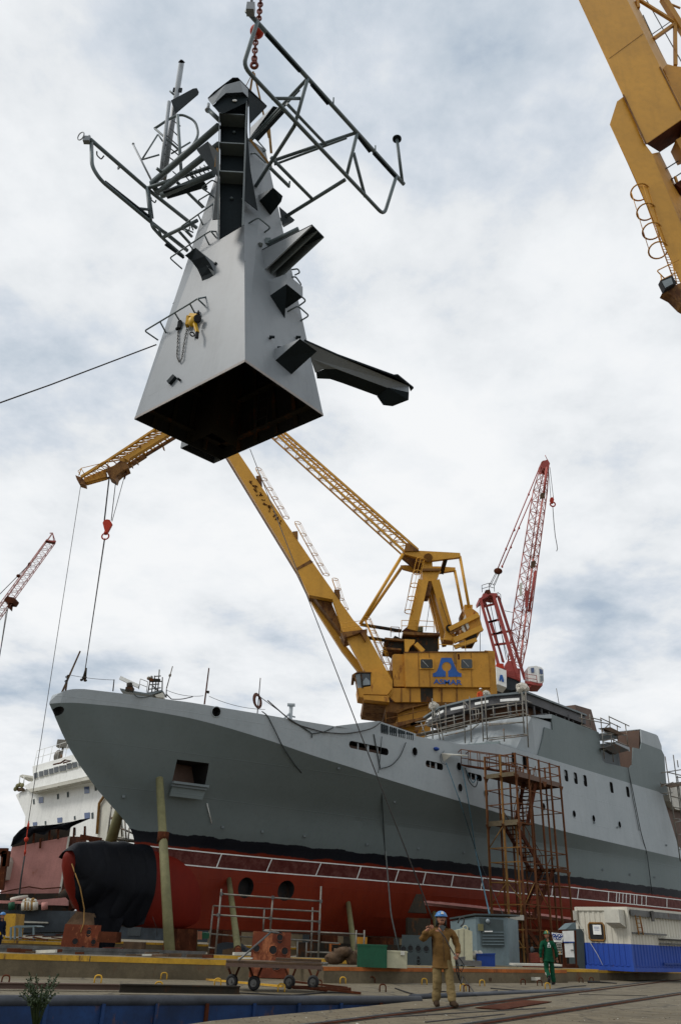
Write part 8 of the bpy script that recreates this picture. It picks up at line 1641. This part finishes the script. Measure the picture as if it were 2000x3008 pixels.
# far-left items
slab(thing('orange_cabinet', 'orange upright steel cabinet behind the navy worker', 'cabinet', at(30, 2760, 52)), 'body', M['yedge'], F6, 50, [(30, 742), (124, 742), (118, 835), (108, 918), (50, 918)], 1.5)
tb2 = thing('work_table', 'grey steel work table left of the bow block', 'table', at(75, 2762, 47)); slab(tb2, 'table_top', M['blueteal'], F6, 46.5, [(88, 845), (130, 832), (270, 832), (290, 842), (140, 852)], 1.2)
for x in (88, 118, 155, 165, 262): bar(tb2, 'leg', M['blueteal'], F6, (x, 845), (x-1, 938), .09, 46.5)
m = MB()
for pz in [((0, 262), (62, 262)), ((60, 262), (45, 380)), ((45, 262), (8, 560)), ((20, 270), (40, 300))]: m.beam(at(*F6(*pz[0]), 56), at(*F6(*pz[1]), 56), .35, .3, up=YA)
tag(m.build('arched_gantry', M['rust']), 'rusty arched frame cut by the left edge', 'frame'); m = MB(); m.prism([at(*F6(x, y), 60) for x, y in ((-60, 280), (20, 290), (30, 330), (0, 470), (-60, 480))], YA*2); tag(m.build('white_tank', M['whitedirty']), 'white tank behind the rusty arched frame', 'tank')
m = MB()
for i, (x, y, a) in enumerate(((200, 915, .4), (260, 922, -.5), (330, 918, .2), (400, 925, -.2), (430, 905, .5), (150, 925, -.3))): p = at(*F6(x, y), 46); m.beam(p, p+V((.9*math.cos(a), .5*math.sin(a), .1*math.sin(a*3))), .12, .05)
tag(m.build('scrap_heap', M['rust'], ), 'scattered rusty scrap pieces on the far beam', 'scrap', kind='stuff')
# small weed growing by the pipe
wd_ = thing('weed_plant', 'leafy green weed growing beside the long pipe', 'plant', onz(118, 2990)-UP*.6)
lf, nt_, _n, lk_, bs_ = nodes('weed_leaf'); lk_.new(mixc(nt_, noise(nt_, 6, 3), (.012, .03, .008), (.045, .07, .02)), bs_.inputs['Base Color'])
base = onz(112, 2990)-UP*.5; base = at(112, 2990, 15.4)
m = MB(); ml = MB(); rn = random.Random(5)
for i in range(34):
    a = rn.uniform(0, 6.28); tipp = base+V((.28*math.cos(a)*rn.uniform(.3, 1.2), .2*math.sin(a), rn.uniform(.18, .62))); mid_ = base.lerp(tipp, .5)+V((0, 0, .05)); m.path([base-UP*.25, mid_, tipp], .006, 4)
    for k in range(34):
        f = rn.uniform(.25, 1.05); p = (base.lerp(mid_, f*2) if f < .5 else mid_.lerp(tipp, f*2-1)); d = V((rn.uniform(-1, 1), rn.uniform(-1, 1), rn.uniform(-.2, 1))).normalized(); sdd = d.cross(V((rn.uniform(-1, 1), rn.uniform(-1, 1), rn.uniform(-1, 1)))).normalized(); L = rn.uniform(.03, .07); ml.add([p, p+d*L*.5+sdd*.012, p+d*L, p+d*L*.5-sdd*.012], [(0, 1, 2, 3)])
part(m, 'stem', lf, wd_); part(ml, 'leaves', lf, wd_)

for s0_, s1_, z_, t_ in ((9.9, 13.0, 11.44, 5.7), (16.24, 17.9, 11.27, 6.15), (20.36, 21.95, 11.14, 6.3)):
    n_ = 3 if s1_-s0_ > 2 else 2
    for i in range(n_): f = (i+1)/(n_+1); s_ = s0_+(s1_-s0_)*f; m = MB(); tt_ = hullt(s_, z_)-.12; m.beam(S(s_, tt_, z_-.2), S(s_, tt_, z_+.2), .16 if i % 2 else .07, .05, up=SNv); part(m, 'slot_bar', M['hull'], ship_root)
    m = MB(); m.beam(S(s0_+.3, hullt(s0_, z_)-.45, z_-.05), S(s1_-.3, hullt(s1_, z_)-.45, z_-.05), .05, .22, up=UP); part(m, 'slot_liner', M['primer'], ship_root)
# ------------------------------------------------------------------ scaffolding round the wheelhouse
X_ = lambda x, y: (1220+x/3.733, 2020+y/3.733)
bs2 = thing('tube_scaffold', 'tube scaffold wrapped round the wheelhouse front', 'scaffold', S(27, 0, 13.5))
def sx_(x, y, s=27.0):      # pixel on the athwartship plane at s
    px, py = X_(x, y); return onpl(px, py, S(s, 0, 0), SAv)
def stube(a, b, r=.05, s=27.2, nm='tube'): m = MB(); m.tube(sx_(*a, s), sx_(*b, s), r, 6); part(m, nm, M['scaf'], bs2)
for a, b in (((183, 118), (188, 560)), ((528, 130), (543, 608)), ((592, 100), (612, 600)), ((762, 92), (785, 575)), ((722, 100), (742, 590)), ((1165, 50), (1190, 500)), ((1205, 45), (1235, 655)), ((965, 450), (972, 590)), ((258, 240), (275, 430)), ((232, 385), (270, 570)), ((275, 430), (305, 575))): stube(a, b, nm='standard')
for a, b in (((0, 382), (270, 330)), ((150, 385), (530, 295)), ((540, 250), (760, 195)), ((740, 245), (1200, 170)), ((820, 190), (1200, 145)), ((280, 440), (690, 340)), ((740, 345), (1200, 280)), ((100, 540), (540, 440)), ((310, 530), (620, 460)), ((800, 370), (1190, 290)), ((750, 400), (1190, 380)), ((800, 415), (1195, 375)), ((745, 560), (1210, 510)), ((800, 575), (1220, 525)), ((600, 240), (690, 240)), ((690, 235), (692, 335)), ((1190, 510), (1235, 530)), ((620, 455), (690, 400)), ((180, 375), (260, 240)), ((600, 230), (530, 150)), ((1215, 140), (1275, 170)), ((1200, 285), (1270, 320)), ((60, 500), (540, 395)), ((290, 480), (700, 375)), ((140, 420), (530, 330)), ((330, 170), (335, 500)), ((420, 300), (430, 470)), ((660, 230), (668, 400)), ((850, 200), (856, 330)), ((1010, 180), (1020, 310)), ((1100, 165), (1108, 295)), ((820, 300), (1195, 245)), ((600, 305), (740, 275)), ((0, 430), (180, 395)), ((60, 385), (120, 545)), ((120, 370), (70, 480))): stube(a, b, .045, nm='ledger')
for a, b in (((20, 520), (540, 418)), ((280, 455), (780, 350)), ((780, 350), (1230, 292))):
    m = MB(); m.beam(sx_(*a, 27.6), sx_(*b, 27.6), .7, .09); part(m, 'walkway_board', M['wood'], bs2)
rc_ = random.Random(2)
for (x, y, r, lab) in ((207, 205, .42, 'wrapped white equipment bundle on the wheelhouse roof, far one'), (780, 68, .30, 'wrapped white bundle beside the roof worker'), (1180, 12, .52, 'large taped white bundle on the near roof corner')):
    m = MB(); p = sx_(x, y-6, 29.5); m.ball(p, (r, r*.8, r*.72), 14, 10, Matrix.Rotation(.5, 3, 'Y')); m.ball(p+V((-.5*r, 0, -.3*r)), (r*.6, r*.6, r*.5), 10, 8); m.ball(p+V((-.75*r, 0, .1*r)), (r*.3, r*.5, r*.5), 10, 8); m.v = [q_+V((rc_.uniform(-1, 1), rc_.uniform(-1, 1), rc_.uniform(-1, 1)))*r*.13 for q_ in m.v]; m.sm = [False]*len(m.sm); m.path([p-UP*r*.7, p-UP*(r+.5)], .06, 6); tag(m.build('wrapped_bundle', M['wrap']), lab, 'bundle')
cable('whip_aerial', 'thin whip aerial behind the wheelhouse roof', 'aerial', [onpl(1641, 2068, S(0, 4, 0), SNv), onpl(1633, 2022, S(0, 4, 0), SNv)], .03, M['scaf'])
for x, y in ((443, 2050), ): pass
# scaffold in the boat bay and along the after side
bb = thing('tube_scaffold', 'tube scaffold with platforms in the boat bay', 'scaffold', S(41, 6.8, 15))
Q_ = lambda x, y: (1700+x/3.63, 2050+y/3.63)
bp = lambda x, y, t=6.7: onpl(*Q_(x, y), S(0, t, 0), SNv)
def bt(a, b, r=.045, t=6.7, t2=None): m = MB(); m.tube(bp(*a, t), bp(*b, t if t2 is None else t2), r, 6); part(m, 'tube', M['scaf'], bb)
for a, b in (((228, 210), (268, 650)), ((317, 192), (365, 685)), ((405, 290), (410, 440)), ((492, 280), (520, 520)), ((112, 175), (118, 290)), ((25, 170), (30, 300)), ((365, 440), (370, 490)), ((228, 215), (440, 315)), ((317, 200), (532, 300)), ((0, 215), (330, 280)), ((110, 205), (240, 240)), ((245, 350), (330, 270)), ((245, 360), (480, 400)), ((245, 400), (400, 380)), ((250, 470), (340, 480)), ((345, 440), (510, 510)), ((270, 555), (360, 545)), ((250, 460), (370, 435)), ((20, 290), (130, 330)), ((380, 600), (450, 560)), ((400, 370), (500, 400))): bt(a, b)
for pts, nm in (([(245, 320), (335, 312), (480, 385), (430, 400)], 'deck'), ([(262, 535), (390, 490), (535, 558), (490, 572), (380, 600)], 'deck')):
    m = MB(); m.prism([bp(x, y, 6.8-.5*(i > 1)*0) for i, (x, y) in enumerate(pts)], -SNv*.4); part(m, 'platform', M['wood'] if pts[0][1] < 500 else M['soot'], bb)
m = MB(); m.beam(bp(390, 495), bp(535, 550), .06, .35); part(m, 'toe_board', M['mast'], bb)
af = thing('tube_scaffold', 'tube scaffold down the after end of the ship side', 'scaffold', S(52, 7.5, 0)); at_ = lambda x, y, t=7.4: onpl(*Q_(x, y), S(0, t, 0), SNv)
def ft(a, b, r=.05, t=7.4): m = MB(); m.tube(at_(*a, t), at_(*b, t), r, 6); part(m, 'tube', M['scaf'], af)
for a, b in (((915, 625), (1078, 1745)), ((1002, 608), (1110, 1440)), ((1045, 665), (1055, 740)), ((875, 800), (1089, 765)), ((865, 900), (880, 935)), ((890, 1020), (990, 1010)), ((870, 945), (1000, 900)), ((930, 790), (1100, 830)), ((985, 1050), (1089, 1075)), ((1000, 1165), (1089, 1180)), ((1020, 1330), (1089, 1310)), ((1000, 1285), (1100, 1300)), ((1050, 1460), (1100, 1455)), ((1060, 1620), (1100, 1615)), ((1045, 830), (1095, 1200)), ((1040, 845), (1100, 850))): ft(a, b)
m = MB(); m.prism([at_(880, 925, 6.8), at_(1100, 900, 6.8), at_(1110, 930, 7.9), at_(980, 960, 7.9)], UP*.06); part(m, 'platform', M['wood'], af)
m = MB(); m.prism([S(51.6, 6.0, 15.0), S(58, 6.0, 15.6), S(58, 6.0, 13.1), S(52.6, 6.0, 12.9), S(51.8, 6.0, 13.5)], -SNv*9); tag(m.build('shrouded_deckhouse', M['wrap']), 'deckhouse under pale plastic sheeting at the after end', 'deckhouse')
m = MB(); m.prism([S(51.6, 5.5, 9.1), S(60, 5.5, 9.1), S(60, 5.5, 13.0), S(51.2, 5.5, 13.0)], -SNv*9); tag(m.build('after_bulkhead', M['primer']), 'brown primed bulkhead below the plastic shrouded deckhouse', 'bulkhead')

# long low sheds and stores on the far quay, seen under the keel
for i, (x0, x1, Y, h, mt, lab) in enumerate(((-70, -18, 150, 3.4, 'darkblock', 'long low dark shed on the far quay behind the barge'), (-17, 22, 135, 3.6, 'conc', 'brown storage shed seen below the forward keel'), (24, 75, 140, 3.9, 'slate', 'grey storage shed seen below the after keel'), (78, 130, 120, 3.6, 'conc', 'brown shed beyond the stern of the grey ship'))):
    g = thing('quay_shed', lab, 'shed', ((x0+x1)/2, Y+6, 0)); m = MB(); m.box(((x0+x1)/2, Y+6, h/2-.3), (x1-x0, 12, h-.6)); part(m, 'wall', M[mt], g)
    m = MB(); m.prism([V((x0-.5, Y-.4, h-.6)), V((x0-.5, Y+12.4, h-.6)), V((x0-.5, Y+6, h+.6))], V((x1-x0+1, 0, 0))); part(m, 'roof', M['soot'], g)
    for k in range(int((x1-x0)/6)): m = MB(); m.box((x0+3+k*6, Y-.02, 1.3), (2.2, .1, 1.6)); part(m, 'door' if k % 2 else 'window', M['soot'] if k % 2 else M['glass'], g)
